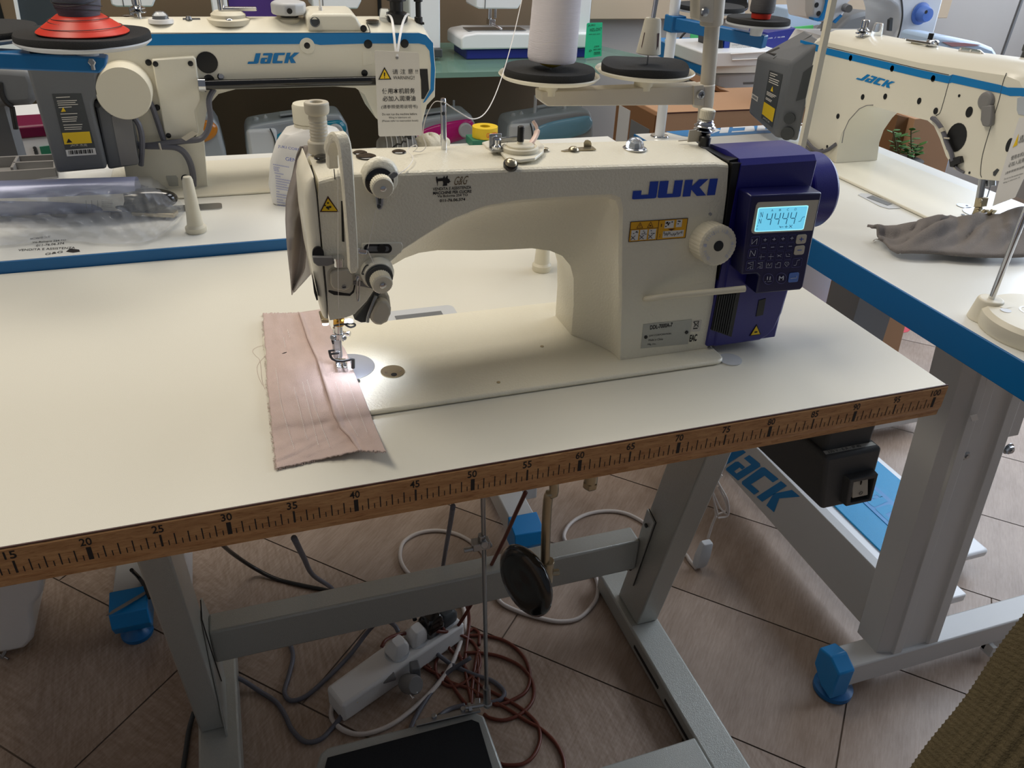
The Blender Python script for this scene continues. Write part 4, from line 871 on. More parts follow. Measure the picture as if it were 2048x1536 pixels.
for P in (((455, 1150), (545, 1150), (550, 1250), (545, 1300), (505, 1310), (480, 1260)), ((570, 1150), (640, 1150), (665, 1235), (625, 1260), (600, 1240), (580, 1180))):
    b = MB(); b.prism([N_(x, y, NY - .012) for x, y in P], (0, .012, .002)); part('presser_toe', b, 'chrome', ft, bev=.0008)
b = MB(); b.prism([N_(x, y, .165) for x, y in ((190, 340), (325, 340), (325, 405), (200, 405))], (0, .02, 0)); part('lamp_housing', b, 'nickel', body, bev=.001)
b = MB(); q = N_(660, 350, .175); b.cyl(q, q + V((0, 0, -.0022)), .0042, n=18); q2 = N_(265, 415, .175); b.cyl(q2 + V((0, 0, .003)), q2, .003, n=16); led = part('led_lens', b, 'led', body)
lt_ = bpy.data.lights.new('needle_led', 'SPOT'); lt_.energy = 0.36; lt_.spot_size = math.radians(125); lt_.spot_blend = .8; lt_.color = (.80, .86, 1.0); lt_.shadow_soft_size = .018
lo = bpy.data.objects.new('needle_led', lt_); COL.objects.link(lo); lo.location = q + V((0.002, -.004, -.006)); lo.rotation_euler = (V((-.12, -.10, -1))).to_track_quat('-Z', 'Y').to_euler()
# threads on the machine
b = MB()
def thr(pts, r=.00032, sm_=5): b.tube([PY(*p) for p in pts], r, n=5, smooth=sm_)
thr([(1045, -6, .43), (1025, 80, .36), (1000, 165, .28), (975, 220, .22), (948, 238, .18), (918, 224, .165), (888, 204, .166)], .0005)
thr([(886, 204, .166), (868, 205, .168), (852, 235, .17), (846, 270, .172), (852, 292, .174), (842, 303, .172), (826, 302, .170)], .0004)
thr([(826, 304, .170), (834, 296, .168), (830, 290, .170), (815, 300, .165), (826, 316, .150), (815, 335, .130), (796, 349, .121)], .0004)
thr([(752, 420, .121), (744, 460, .121), (736, 497, .119)], .00025); thr([(736, 502, .118), (747, 525, .116), (752, 528, .114)], .0003)
thr([(676, 340, .10), (676, 450, .10), (676, 512, .112), (677, 600, .118), (680, 690, .16), (683, 735, .176)], .00022)
part('upper_thread', b, 'string', sm)
# ================================================================== shared pieces of the two grey and blue machines
JACKL = [[(0, 0), (0.01, .22), (.125, .22), (.15, 1), (.255, 1), (.225, .08), (.19, 0)],
         [(.30, .78), (.31, 1), (.48, 1), (.51, .93), (.475, 0), (.39, 0), (.42, .78)], [(.29, .56), (.40, .56), (.40, .42), (.36, .42), (.355, .17), (.40, .17), (.40, 0), (.28, 0), (.262, .06), (.268, .48)],
         [(.55, 1), (.765, 1), (.755, .78), (.63, .78), (.61, .22), (.735, .22), (.73, 0), (.54, 0), (.515, .07), (.528, .93)],
         [(.765, 0), (.800, 1.0), (.885, 1.0), (.850, 0)], [(.860, .50), (.955, 1), (1.07, 1), (.94, .50), (1.02, 0), (.91, 0)]]
def arm_prism(P, off, par, m='cream_smooth', name='arm', bev=.004):
    b = MB(); b.prism(P, off); return part(name, b, m, par, bev=bev, seg=3)
# ================================================================== LEFT TABLE (behind)
LZ = 0.795
lt = thing('sewing_table', 'white table with blue edging set against the back of the ruler edged table', 'table', (0.4, 0.72, 0))
b = MB(); b.box(-0.42, 1.045, 0.5215, 0.925, 0.757, LZ); part('tabletop', b, 'laminate2', lt, bev=.0006)
b = MB(); b.box(-0.42, 1.047, 0.5185, 0.5214, 0.7575, LZ - .0004); part('edge_band', b, 'blue_plastic', lt, bev=.0006)
b = MB(); b.box(0.13, 0.16, 0.64, 0.80, 0.05, 0.757); part('leg', b, 'leg_white', lt, bev=.003)
b = MB(); b.box(0.84, 0.88, 0.76, 0.90, 0.05, 0.757); part('leg', b, 'leg_white', lt, bev=.003)
def capfoot(xc, y0, y1, wd, par):
    b = MB(); b.box(xc - wd / 2, xc + wd / 2, y0 + .05, y1, .035, .085); f = part('foot', b, 'leg_white', par, bev=.003)
    b = MB(); z0, z1 = .028, .092; w_ = wd / 2 + .004
    b.prism([V((xc - w_, y0 + .055, z1)), V((xc - w_, y0 + .008, z1 - .012)), V((xc - w_, y0, .052)), V((xc - w_, y0 + .012, z0)), V((xc - w_, y0 + .055, z0))], (2 * w_, 0, 0)); c = part('foot_cap', b, 'blue_light', f, bev=.002)
    b = MB(); b.lathe((xc, y0 + .03, 0.0), (0, 0, 1), [(.026, 0), (.028, .004), (.028, .010), (.022, .014), (.014, .028)], n=28); part('levelling_foot', b, 'blue_plastic', f)
q = PZ(265, 1262, .04); capfoot(q.x, q.y, 0.98, 0.056, lt)
q = PZ(1052, 1095, .04); capfoot(q.x + .005, q.y - .01, 1.05, 0.056, lt)
b = MB(); q = PZ(258, 1205, .086); b.prism([PZ(x, y, .088) for x, y in ((213, 1232), (225, 1222), (262, 1200), (300, 1178), (290, 1190), (250, 1214), (222, 1229))], (0, 0, .0015)); part('toothed_strip', b, 'midgrey', lt)
b = MB(); b.tube([PZ(263, 1140, .15), PZ(275, 1152, .10), PZ(287, 1168, .09), PZ(300, 1196, .089)], .0035, n=8, smooth=4); part('floor_cable', b, 'black_cable', lt)
q = PZ(393, 463, LZ)
b = MB(); h = .052; b.lathe((q.x, q.y, LZ), (0, 0, 1), [(.0125, 0), (.0135, .002), (.0135, .007), (.0105, .010), (.0095, .02), (.0065, .070), (.005, .074), (0, .075)]); solo('support_peg', b, 'cream_plastic', 'cream tapered peg standing on the blue edged table beside the plastic bag', 'peg', (q.x, q.y, LZ), group='machine rest pegs')
b = MB(); b.prism([(x, y, LZ + .0002) for x, y in rrect(0.235, 0.318, 0.652, 0.678, .006)], (0, 0, .001)); hp = part('hinge_plate', b, 'steel', lt)
# shop sticker lying flat on the table
b = MB()
for s, y0, x0, x1 in (('MACCHINE PER CUCIRE', 476, 60, 100), ('Via Bologna 254 TO', 483, 64, 132), ('011-76.06.374', 489, 72, 128), ('VENDITA E ASSISTENZA', 498, 36, 150), ('G&G', 506, 90, 125)):
    o = PZ(x0, y0 + 4, LZ + .0004); b.text(s, o, PZ(x1, y0 - 1, LZ + .0004) - o, PZ(x0 + 1, y0, LZ + .0004) - o)
b.poly([PZ(x, y, LZ + .0004) for x, y in ((132, 503), (140, 497), (158, 499), (160, 503), (146, 505))])
part('table_sticker', b, 'ink', lt)
# ================================================================== LEFT MACHINE
lm = thing('industrial_sewing_machine', 'cream blue striped machine seen from behind, with hanging warning tag at right', 'sewing machine', (0.42, 0.80, LZ))
RY = 0.75
b = MB(); b.prism([(x, y, LZ + .0004) for x, y in rrect(0.16, 0.70, 0.708, 0.886, .012)], (0, 0, .0035)); part('bed', b, 'cream_smooth', lm, bev=.0014)
A = [(.196, 1.005), (.205, 1.0125), (.63, 1.0125), (.645, 1.006), (.654, .992), (.6565, .96), (.655, .918), (.642, .906), (.632, .872), (.585, .868), (.560, .89), (.545, .925), (.532, .935), (.50, .938), (.36, .938), (.335, .932), (.318, .915), (.306, .88), (.300, .7990), (.190, .7990)]
b = MB()
def lring(y, dz=0, sh=0): return [V((x + (sh if x < .3 else -sh) * (1 if z > .95 or x > .6 else 0), y, z + (dz if z > .99 else 0))) for x, z in A]
b.loft([lring(RY, -.002, .001), lring(RY + .002), lring(RY + .012, .002), lring(RY + .035, .0125, .001), lring(RY + .055, .0145, .002), lring(.835, .010, .003), lring(.845, -.004, .006)])
lb_ = part('arm', b, 'cream_smooth', lm, bev=0, ang=24)
def LD(px, m, name, par=lb_, Y=RY, off=.0006, th=.0008, bev=0): b = MB(); b.prism([PY(x, y, Y - off) for x, y in px], (0, th, 0)); return part(name, b, m, par, bev=bev)
LD([(286, 68), (700, 66), (735, 66), (838, 66), (852, 70), (866, 86), (870, 140), (868, 180), (850, 204), (846, 206), (861, 178), (862, 130), (859, 102), (850, 90), (838, 87), (735, 87), (640, 90), (622, 86), (605, 88), (286, 91)], 'jack_blue', 'blue_stripe')
o = PY(495, 128, RY - .0007); b = MB(); b.shape2(JACKL, o, PY(590, 126, RY - .0007) - o, PY(497, 107, RY - .0007) - o); part('logo', b, 'jack_blue', lb_)
b = MB(); b.tube([PY(x, y, RY) for x, y in ((286, 66.5), (640, 66), (740, 65.5))], .0006, n=5); b.tube([PY(740, 65, RY - .0003), PY(738, 56, RY + .006), PY(733, 46, RY + .02)], .0006, n=5); part('seam', b, 'ink', lb_)
def blk(px, py_, r, m='black', Y=RY, par=lb_, nm='plug', h=.0015, n=22):
    b = MB(); b.lathe(PY(px, py_, Y), (0, -1, 0), [(r, 0), (r, h * .6), (r * .7, h)], n=n); return part(nm, b, m, par, ang=50)
for a in ((414, 125, .0145), (418, 160, .0075), (441, 153, .0045), (297, 125, .0042), (314, 215, .0042), (614, 91, .0046), (736, 88, .0062), (809, 87, .0062), (729, 146, .0048), (371, 357, .0060)): blk(*a)
for x, y in ((614, 91),): b = MB(); b.lathe(PY(x, y, RY + .0012), (0, -1, 0), [(.0115, 0), (.0105, .0022), (.006, .0022)], n=28); part('boss', b, 'cream_smooth', lb_, ang=50)
LD([(726, 132), (745, 128), (742, 104), (725, 104)], 'cream_smooth', 'boss_rib', off=.0005, bev=.0003)
# cover plate
c4 = [(303, 119), (388, 113), (392, 119), (402, 200), (391, 222), (398, 262), (393, 279), (331, 279)]
b = MB(); b.prism([PY(x, y, RY - .009) for x, y in c4], (0, .0095, 0)); cvp = part('cover_plate', b, 'cream_smooth', lb_, bev=.002)
for a in ((311, 128), (381, 127), (337, 271), (388, 268)): blk(a[0], a[1], .0036, Y=RY - .009, par=cvp, nm='screw')
# rod
b = MB(); b.cyl(PY(402, 170, RY - .012), PY(760, 161, RY - .012), .0068, n=20); rd = part('linkage_rod', b, 'black_gloss', lm)
b = MB(); b.cyl(PY(397, 170, RY - .012), PY(411, 170, RY - .012), .0098, n=24); part('rod_collar', b, 'chrome', rd)
b = MB(); q = PY(442, 151, RY); b.cyl(q, q + V((0, -.008, 0)), .0035); part('rod_pin', b, 'chrome', rd)
# handwheel
q = PY(247, 188, .703)
b = MB(); b.lathe(V((q.x, RY + .002, q.z)), (0, -1, 0), [(.0350, 0), (.0350, .043), (.0335, .047), (0, .047)], n=56); part('handwheel', b, 'cream_plastic', lm, ang=35)
# motor and control box
b = MB(); b.prism([PY(x, y, .705) for x, y in ((50, 128), (200, 126), (194, 155), (201, 192), (190, 200), (186, 206), (188, 222), (214, 338), (113, 347))], (0, .12, 0)); mo = part('motor_box', b, 'grey', lm, bev=.004)
b = MB(); b.prism([PY(x, y, .716) for x, y in ((188, 203), (210, 205), (262, 226), (279, 330), (216, 340))], (0, .11, 0)); part('motor_cover', b, 'grey', mo, bev=.004)
blk(194, 208, .0050, Y=.7155, par=mo)
LD([(222, 232), (262, 226), (277, 328), (242, 332)], 'midgrey', 'cover_panel', par=mo, Y=.7155, off=.0006, th=.001, bev=.0004)
lb2 = LD([(104, 188), (162, 187), (194, 309), (134, 314)], 'darkgrey', 'motor_label', par=mo, Y=.705)
LD([(124, 266), (179, 263), (184, 286), (129, 289)], 'yellow', 'label_panel', par=lb2, Y=.705, off=.0009, th=.0002)
LD([(131, 300), (190, 296), (193, 309), (134, 313)], 'paper', 'barcode_panel', par=lb2, Y=.705, off=.0009, th=.0002)
b = MB()
def lq(mb, x0, y0, x1, y1, h, Y=.7039): mb.poly([PY(x0, y0, Y), PY(x1, y1, Y), PY(x1 - h * .18, y1 - h, Y), PY(x0 - h * .18, y0 - h, Y)])
x = 138
for k in range(17): lq(b, x, 309 - (x - 138) * .06, x + 1.2 + (k % 3) * .7, 309 - (x - 138) * .06, 8); x += 2.9
b.poly([PY(x, y, .7039) for x, y in ((133, 286), (145, 285), (137, 277))])
part('label_print', b, 'ink', lb2)
b = MB()
for k, (y, w_) in enumerate(((196, 28), (203, 40), (207, 36), (211, 40), (216, 26), (229, 34), (236, 32), (240, 30), (244, 28), (251, 38), (256, 36), (260, 34))): x0 = 112 + (y - 196) * .27; lq(b, x0, y, x0 + w_, y - 1.5, 1.6)
o = PY(141, 294, .7039); b.text('JACK', o, PY(158, 293, .7039) - o, PY(140, 289, .7039) - o, shear=.2); o = PY(160, 293, .7039); b.text('杰克', o, PY(175, 292.5, .7039) - o, PY(159, 288, .7039) - o)
part('label_text', b, 'tag', lb2)
b = MB(); b.poly([PY(x, y, .7039) for x, y in ((122, 224), (132, 223), (126, 214))]); part('label_triangle', b, 'yellow', lb2)
# cables round the back
b = MB()
b.tube([PY(*p) for p in ((296, 198, .742), (305, 215, .742), (314, 240, .742), (322, 265, .740), (328, 282, .738))], .0038, n=8, smooth=5)
b.tube([PY(*p) for p in ((272, 288, .735), (290, 292, .733), (320, 293, .731), (350, 295, .730), (368, 305, .731), (380, 325, .734), (386, 350, .738), (387, 372, .74))], .0045, n=8, smooth=5)
b.tube([PY(*p) for p in ((428, 178, .742), (418, 200, .738), (421, 235, .735), (415, 262, .734), (400, 278, .733), (370, 282, .732), (335, 286, .731), (300, 291, .733), (275, 292, .735))], .0042, n=8, smooth=5)
b.tube([PY(*p) for p in ((268, 235, .722), (278, 250, .720), (284, 275, .720), (284, 300, .722), (282, 330, .728))], .0040, n=8, smooth=5)
part('cable_bundle', b, 'grey_cable', lm)
b = MB(); b.tube([PY(x, y, .727) for x, y in ((318, 286), (322, 300))], .0016, n=6); b.prism([PY(x, y, .727) for x, y in ((362, 276), (386, 262), (396, 268), (372, 282))], (0, .001, 0)); part('cable_tie', b, 'beige_plastic', lm)
LD([(332, 352), (352, 351), (356, 356), (357, 372), (345, 373), (338, 372)], 'alu', 'spec_plate')
# things on top
def TL(x, y, z=1.026): return PZ(x, y, z)
b = MB(); q = TL(281, 48, 1.018); b.lathe(q, (0, 0, 1), [(.009, 0), (.008, .006), (.003, .007), (.003, .014), (.0105, .015), (.0105, .016), (.004, .018), (.0105, .020), (.0105, .021), (.005, .024), (.0062, .025), (.0062, .036)], n=28); part('top_tension', b, 'chrome', lb_, ang=30)
b = MB(); q = TL(256, 43, 1.020); b.lathe(q, (0, 0, 1), [(.020, -.002), (.019, .004), (.012, .005)], n=28); p_ = part('top_boss', b, 'cream_smooth', lb_); b = MB(); b.lathe(q + V((0, 0, .0045)), (0, 0, 1), [(.0095, 0), (.0095, .002), (.007, .0032)], n=24); part('oil_plug', b, 'black_gloss', p_)
b = MB(); q = TL(322, 42, 1.024); b.lathe(q, (0, 0, 1), [(.018, -.002), (.016, .003), (.010, .003)], n=28); p_ = part('sight_base', b, 'white_plastic', lb_); b = MB(); b.lathe(q + V((0, 0, .003)), (0, 0, 1), [(.011, 0), (.010, .005), (.006, .009), (0, .010)], n=24); part('sight_dome', b, 'clear', p_)
b = MB(); q = TL(381, 40, 1.025); b.box(q.x - .010, q.x + .013, q.y, q.y + .006, q.z, q.z + .002); b.lathe(q + V((-.002, 0, .001)), (0, 0, 1), [(.005, 0), (.003, .004)], n=14); part('spring_clip', b, 'steel', lb_)
b = MB(); q = TL(401, 57, 1.016); b.lathe(q, (0, -.4, 1), [(.0055, -.001), (.0055, .0012), (.003, .002)], n=20); part('oil_plug', b, 'black_gloss', lb_)
b = MB(); q = TL(458, 43, 1.022); b.lathe(q, (0, 0, 1), [(.030, -.003), (.030, .004), (.024, .006), (.024, .010), (.019, .014), (.004, .014)], n=36, sx=1.0); w_ = part('winder_base', b, 'cream_plastic', lb_, ang=30)
b = MB(); b.box(q.x - .010, q.x + .040, q.y - .004, q.y + .006, q.z + .014, q.z + .019); b.cyl(q + V((-.008, 0, .014)), q + V((-.008, 0, .030)), .0045); b.lathe(q + V((0.0, -.022, .004)), (0, 0, 1), [(.006, 0), (.005, .003)], n=16); part('winder_bracket', b, 'chrome', w_, bev=.001)
b = MB(); q = TL(580, 46, 1.020); b.lathe(q, (0, 0, 1), [(.016, -.003), (.016, .006), (.012, .008)], n=30); dl_ = part('dial_base', b, 'cream_plastic', lb_); b = MB(); b.lathe(q + V((0, 0, .008)), (0, 0, 1), [(.012, 0), (.013, .001), (.013, .004)], n=24); part('dial_collar', b, 'black', dl_)
b = MB(); b.lathe(q + V((0, 0, .012)), (0, 0, 1), [(.0235, 0), (.0250, .003), (.0250, .014), (.022, .017), (0, .017)], n=10); d2 = part('dial_knob', b, 'lightgrey', dl_, bev=.0012)
b = MB(); b.lathe(q + V((-.001, -.0245, .019)), (0, -1, 0), [(.0038, 0), (.0038, .0012)], n=16); part('dial_hole', b, 'black', d2)
# raised hump with plug
b = MB(); Y0 = RY + .004; P = [PY(x, y, Y0) for x, y in ((616, 64), (614, 36), (624, 28), (703, 28), (714, 34), (722, 52), (735, 54), (738, 64))]; b.prism(P, (0, .06, .004)); hm = part('top_hump', b, 'cream_smooth', lb_, bev=.004)
b = MB(); q = PY(690, 35, RY + .02); b.lathe(q, (0, -.2, 1), [(.0105, -.002), (.0112, .001), (.008, .002)], n=24); part('oil_plug', b, 'black_gloss', hm)
b = MB(); q = PY(630, 44, Y0 - .001); b.lathe(q, (0, -1, .3), [(.007, 0), (.0066, .001), (.0055, .0004), (.0055, -.001)], n=22); part('thread_hole', b, 'darkgrey', hm)
blk(727, 57, .0048, Y=RY + .003)
b = MB(); q = PY(642, 32, RY + .03); b.cyl(q, q + V((0.0, 0, .012)), .0028); b.cyl(q + V((0, 0, .01)), q + V((0, 0, .05)), .0016); part('thread_pin', b, 'white_plastic', hm)
b = MB(); q = TL(745, 42, 1.024); b.lathe(q, (0, 0, 1), [(.009, -.002), (.010, .001), (.007, .002)], n=22); part('oil_plug', b, 'black_gloss', lb_)
b = MB(); q = TL(794, 46, 1.020); b.lathe(q, (0, 0, 1), [(.0135, -.002), (.0165, .006), (.0165, .014), (.010, .017), (.010, .030), (.0145, .031), (.0145, .040), (.006, .042), (.006, .07)], n=30); part('pressure_dial', b, 'black', lb_, ang=30)
b = MB(); q = TL(770, 46, 1.020); b.lathe(q, (0, 0, 1), [(.009, 0), (.0075, .018), (.006, .020), (0, .020)], n=24); part('clear_cap', b, 'clear', lb_)
b = MB(); q = TL(837, 43, 1.022); b.lathe(q, (0, 0, 1), [(.0062, -.001), (.0062, .006), (.0042, .007), (.0042, .027), (.0068, .028), (.0068, .033)], n=22); b.box(q.x - .04, q.x + .008, q.y - .004, q.y + .01, q.z - .004, q.z - .001); part('black_pin', b, 'black', lb_)
# needle area right
LD([(838, 138), (855, 138), (858, 180), (848, 198), (843, 198), (842, 160)], 'black', 'head_recess')
b = MB(); q = PY(808, 250, .80); b.cyl(q, PY(806, 292, .80), .0045); b.cyl(PY(795, 255, .80), PY(795, 290, .80), .004); b.prism([PY(x, y, .79) for x, y in ((795, 280), (818, 276), (818, 296), (798, 298))], (0, .012, 0)); part('needle_bar', b, 'steel', lm)
b = MB(); b.prism([PY(x, y, .79) for x, y in ((814, 270), (824, 262), (822, 292), (812, 294))], (0, .01, 0)); b.tube([PY(x, y, .77) for x, y in ((785, 296), (795, 288), (803, 289), (806, 282), (812, 284))], .0015, n=6); part('finger_guard', b, 'black', lm)
# warning tag
wt = thing('warning_tag', 'beige card tag with black Chinese and English warning text hanging from a white loop', 'tag', PY(797, 190, .715))
b = MB(); b.prism([PY(x, y, .716) for x, y in ((749, 104), (751, 101), (835, 105), (838, 108), (845, 268), (843, 271), (759, 273), (757, 270))], (0, .0006, 0)); card = part('card', b, 'tag', wt)
TGp = lambda x, y: PY(x, y, .7155)
b = MB()
def tgt(s, x0, y0, x1, y1, h, **k): o = TGp(x0, y0); b.text(s, o, TGp(x1, y1) - o, TGp(x0 - .3, y0 - h) - o, **k)
tgt('请 注 意 !!', 785, 149, 836, 148, 10.5); tgt('WARNING!!', 786.5, 159, 829, 159, 7)
tgt('使用本机前务', 764.5, 188, 830, 187, 11, bold=.01); tgt('必加入润滑油', 765.5, 203, 831, 202, 11, bold=.01); tgt('(请参照使用说明书)', 763, 219, 835, 218, 9)
tgt('Do not run the machine before', 764.5, 231, 834, 230, 4.6); tgt('filling in lubricant oil.', 778, 238, 822, 237.5, 4.6); tgt('(Please refer to instruction book)', 764.5, 245, 836.5, 244, 4.8)
part('tag_text', b, 'ink', card)
b = MB(); b.poly([TGp(*p) for p in ((756.5, 159.5), (783, 159), (769, 134))]); tr_ = part('tag_triangle', b, 'ink', card)
b = MB(); b.poly([PY(x, y, .7153) for x, y in ((760, 157.5), (779.5, 157), (769, 138.5))]); part('triangle_fill', b, 'yellow', tr_)
b = MB(); b.poly([PY(x, y, .7151) for x, y in ((768, 153), (770, 153), (770.5, 145), (767.5, 145))]); b.poly([PY(x, y, .7151) for x, y in ((768, 156), (770, 156), (770, 154.3), (768, 154.3))]); part('exclamation', b, 'ink', tr_)
b = MB(); b.lathe(PY(794, 115.5, .7158), (0, -1, 0), [(.0022, 0), (.0022, .0004)], n=14); part('eyelet', b, 'midgrey', card)
b = MB(); b.tube([PY(*p) for p in ((794, 113, .7155), (791, 98, .72), (788, 70, .735), (784, 40, .76), (778, 30, .775), (771, 32, .78))], .0020, n=6, smooth=4, flat=.4); b.tube([PY(*p) for p in ((794, 113, .7155), (796, 98, .72), (800, 72, .735), (806, 45, .76), (813, 30, .775), (818, 28, .78))], .0020, n=6, smooth=4, flat=.4); part('loop', b, 'white_plastic', wt)

# ================================================================== RIGHT TABLE
rt = thing('sewing_table', 'white table with dark blue edge at right, crosswise to the ruler edged table', 'table', (1.37, 0.4, 0))
b = MB(); b.box(1.1385, 1.607, -0.22, 0.990, 0.7385, 0.7785); part('tabletop', b, 'laminate2', rt, bev=.0006)
b = MB(); b.box(1.1350, 1.1384, -0.22, 0.990, 0.7385, 0.7788); part('edge_band', b, 'blue_plastic', rt, bev=.0008)
b = MB(); P = [(1330, 263), (1500, 252), (1600, 247), (1600, 262), (1500, 268), (1390, 275), (1365, 272)]; b.poly([PZ(x, y, .7789) for x, y in P]); jb = part('printed_band', b, 'jack_blue', rt)
b = MB(); o = PZ(1605, 246, .7792); b.shape2(JACKL, o, PZ(1412, 257, .7792) - o, PZ(1612, 256, .7792) - o); part('printed_logo', b, 'white_paint', jb)
b = MB(); P = [(1252, 266), (1256, 265)]
# leg with ribbed profile, leaning
def legpx(px, X, off): b = MB(); b.prism([PX(x, y, X) for x, y in px], off); return b
pa = [(1.355, .202), (1.484, .199)]
b = MB(); zt = .738; ln_ = .085
prof = [(1.357, .195), (1.382, .188), (1.384, .183), (1.402, .183), (1.404, .188), (1.458, .188), (1.461, .183), (1.482, .183), (1.486, .192), (1.486, .245), (1.357, .245)]
rings = []
LB = PZ(1758, 1312, .087); ldx, ldy = LB.x - 1.357, LB.y - .188
for z, dy, dx in ((.085, ldy, ldx), (.738, .028, -.052)): rings.append([V((x + dx, y + dy, z)) for x, y in prof])
b.loft(rings); lg = part('leg', b, 'leg_white', rt, bev=.001)
b = MB(); rings = []
P2 = [(1.353, .190), (1.380, .182), (1.384, .176), (1.404, .176), (1.408, .182), (1.455, .182), (1.459, .176), (1.486, .176), (1.492, .186), (1.492, .25), (1.353, .25)]
for z, k in ((.50, .63), (.738, 1.0)): rings.append([V((x - .052 * k, y + .028 * k, z)) for x, y in P2])
b.loft(rings); sl = part('leg_sleeve', b, 'leg_white', lg, bev=.001)
def bolt(q, n_, par, r=.0075):
    n_ = V(n_).normalized(); b = MB(); b.lathe(q, n_, [(r * 1.35, 0), (r * 1.35, .0012)], n=20); b.lathe(q + n_ * .0012, n_, [(r, 0), (r, .005), (r * .8, .006)], n=6); b.lathe(q + n_ * .007, n_, [(r * .45, 0), (r * .45, .002)], n=12); return part('bolt', b, 'steel', par, ang=30)
bolt(PY(1927, 908, .196), (0, -1, 0), lg); bolt(PY(2016, 897, .196), (0, -1, 0), lg)
b = MB(); q = PY(1879, 1015, .1895); b.lathe(q, (0, -1, 0), [(.0045, 0), (.0045, .0004)], n=16); b.prism([PY(x, y, .186) for x, y in ((1941, 832), (1954, 829), (1957, 840), (1944, 843))], (0, .001, 0)); part('adjuster_slot', b, 'paper', lg)
# foot along x
fy0 = PZ(1698, 1338, .087).y; fy1 = PZ(1672, 1292, .087).y; fx0 = PZ(1692, 1335, .087).x
b = MB(); b.box(fx0, 2.02, fy0, fy1, .037, .087); ff = part('foot', b, 'leg_white', rt, bev=.003)
b = MB(); Yc = .172; P = [(1.282, .094), (1.262, .094), (1.247, .070), (1.250, .048), (1.262, .020), (1.292, .024), (1.292, .060)]
b.prism([V((fx0 - .020, fy0 - .004, .020)), V((fx0 - .020, fy0 - .004, .084)), V((fx0 - .020, (fy0 + fy1) / 2, .098)), V((fx0 - .020, fy1 + .004, .090)), V((fx0 - .020, fy1 + .004, .050)), V((fx0 - .020, (fy0 + fy1) / 2, .024))], (.034, 0, .002)); fc = part('foot_cap', b, 'blue_light', ff, bev=.003)
b = MB(); b.lathe((fx0 + .012, (fy0 + fy1) / 2, 0), (0, 0, 1), [(.030, 0), (.034, .003), (.034, .012), (.026, .017), (.016, .024)], n=32); part('levelling_foot', b, 'blue_plastic', ff)
b = MB(); b.box(1.555, 1.64, fy0 + .004, fy0 + .012, .016, .0365); b.box(1.555, 1.565, fy0 - .01, fy0 + .012, .012, .0365); part('foot_bracket', b, 'leg_white', ff, bev=.001)
# second leg and foot at the far end
b = MB(); b.box(1.330, 1.46, .80, .86, .087, .738); part('leg', b, 'leg_white', rt, bev=.002)
b = MB(); b.box(1.262, 2.02, .79, .862, .037, .087); part('foot', b, 'leg_white', rt, bev=.003)
# rail with logo
Xr = 1.3555
b = MB(); za, zb = .040, .162; b.prism([V((Xr, .205, za - .006)), V((Xr, .205, zb + .004)), V((Xr, .86, zb + .004)), V((Xr, .86, za - .002))], (.022, 0, 0)); rl = part('rail', b, 'leg_white', rt, bev=.0015)
bolt(PX(1769, 1186, Xr), (-1, 0, 0), rl, .0085); bolt(PX(1745, 1249, Xr), (-1, 0, 0), rl, .0085)
JQ = lambda u, v: (lambda A, B, C, D: A.lerp(B, u).lerp(D.lerp(C, u), v))(*[PX(x, y, Xr - .0006) for x, y in ((1420, 912), (1545, 1022), (1590, 985), (1462, 880))])
b = MB(); b.f = []
for p in JACKL: b.poly([JQ(u, v) for u, v in p])
part('rail_logo', b, 'jack_blue', rl)
# foot board
def pedal2():
    zt = .075
    A = [(1512, 892), (1530, 905), (1760, 1165), (1795, 1165), (1842, 1075), (1858, 1040), (1766, 972), (1735, 970)]
    p0 = PZ(1737, 972, .05); p1 = PZ(1860, 1070, .05); 
    b = MB(); b.box(1.475, 1.735, .33, .70, .040, .060); o = part('pedal', b, 'white_paint', rt, bev=.006)
    b = MB(); b.box(1.502, 1.715, .36, .675, .0605, .064); m_ = part('pedal_pad', b, 'teal_pad', o, bev=.002)
    b = MB(); b.box(1.572, 1.640, .38, .655, .0642, .0652); s_ = part('pedal_logo_strip', b, 'blue_light', m_)
    b = MB()
    for p in JACKL: b.poly([V((1.583 + .046 * (1 - v) * 1.0, .62 - .22 * (1 - u) , .0656)) if False else V((1.582 + .046 * (1 - v), .40 + .22 * (1 - u), .0656)) for u, v in p])
    part('pedal_logo', b, 'teal_pad', s_)
    b = MB(); b.box(1.478, 1.60, .150 + .10, .33, .030, .050); st = part('pedal_link', b, 'white_paint', o, bev=.003)
    b = MB(); b.box(1.528, 1.548, .262, .32, .0502, .0508); part('slot', b, 'grey', st)
pedal2()
# recessed hinge plate in the top
b = MB(); b.prism([PZ(x, y, .7788) for x, y in ((1716, 390), (1722, 387), (1738, 388), (1801, 412), (1800, 417), (1778, 418), (1760, 413))], (0, 0, .0006)); hp = part('hinge_plate', b, 'lightgrey', rt)
b = MB(); b.prism([PZ(x, y, .7796) for x, y in ((1733, 395), (1745, 391), (1785, 408), (1775, 411))], (0, 0, .0003)); part('hinge_slot', b, 'grey', hp)
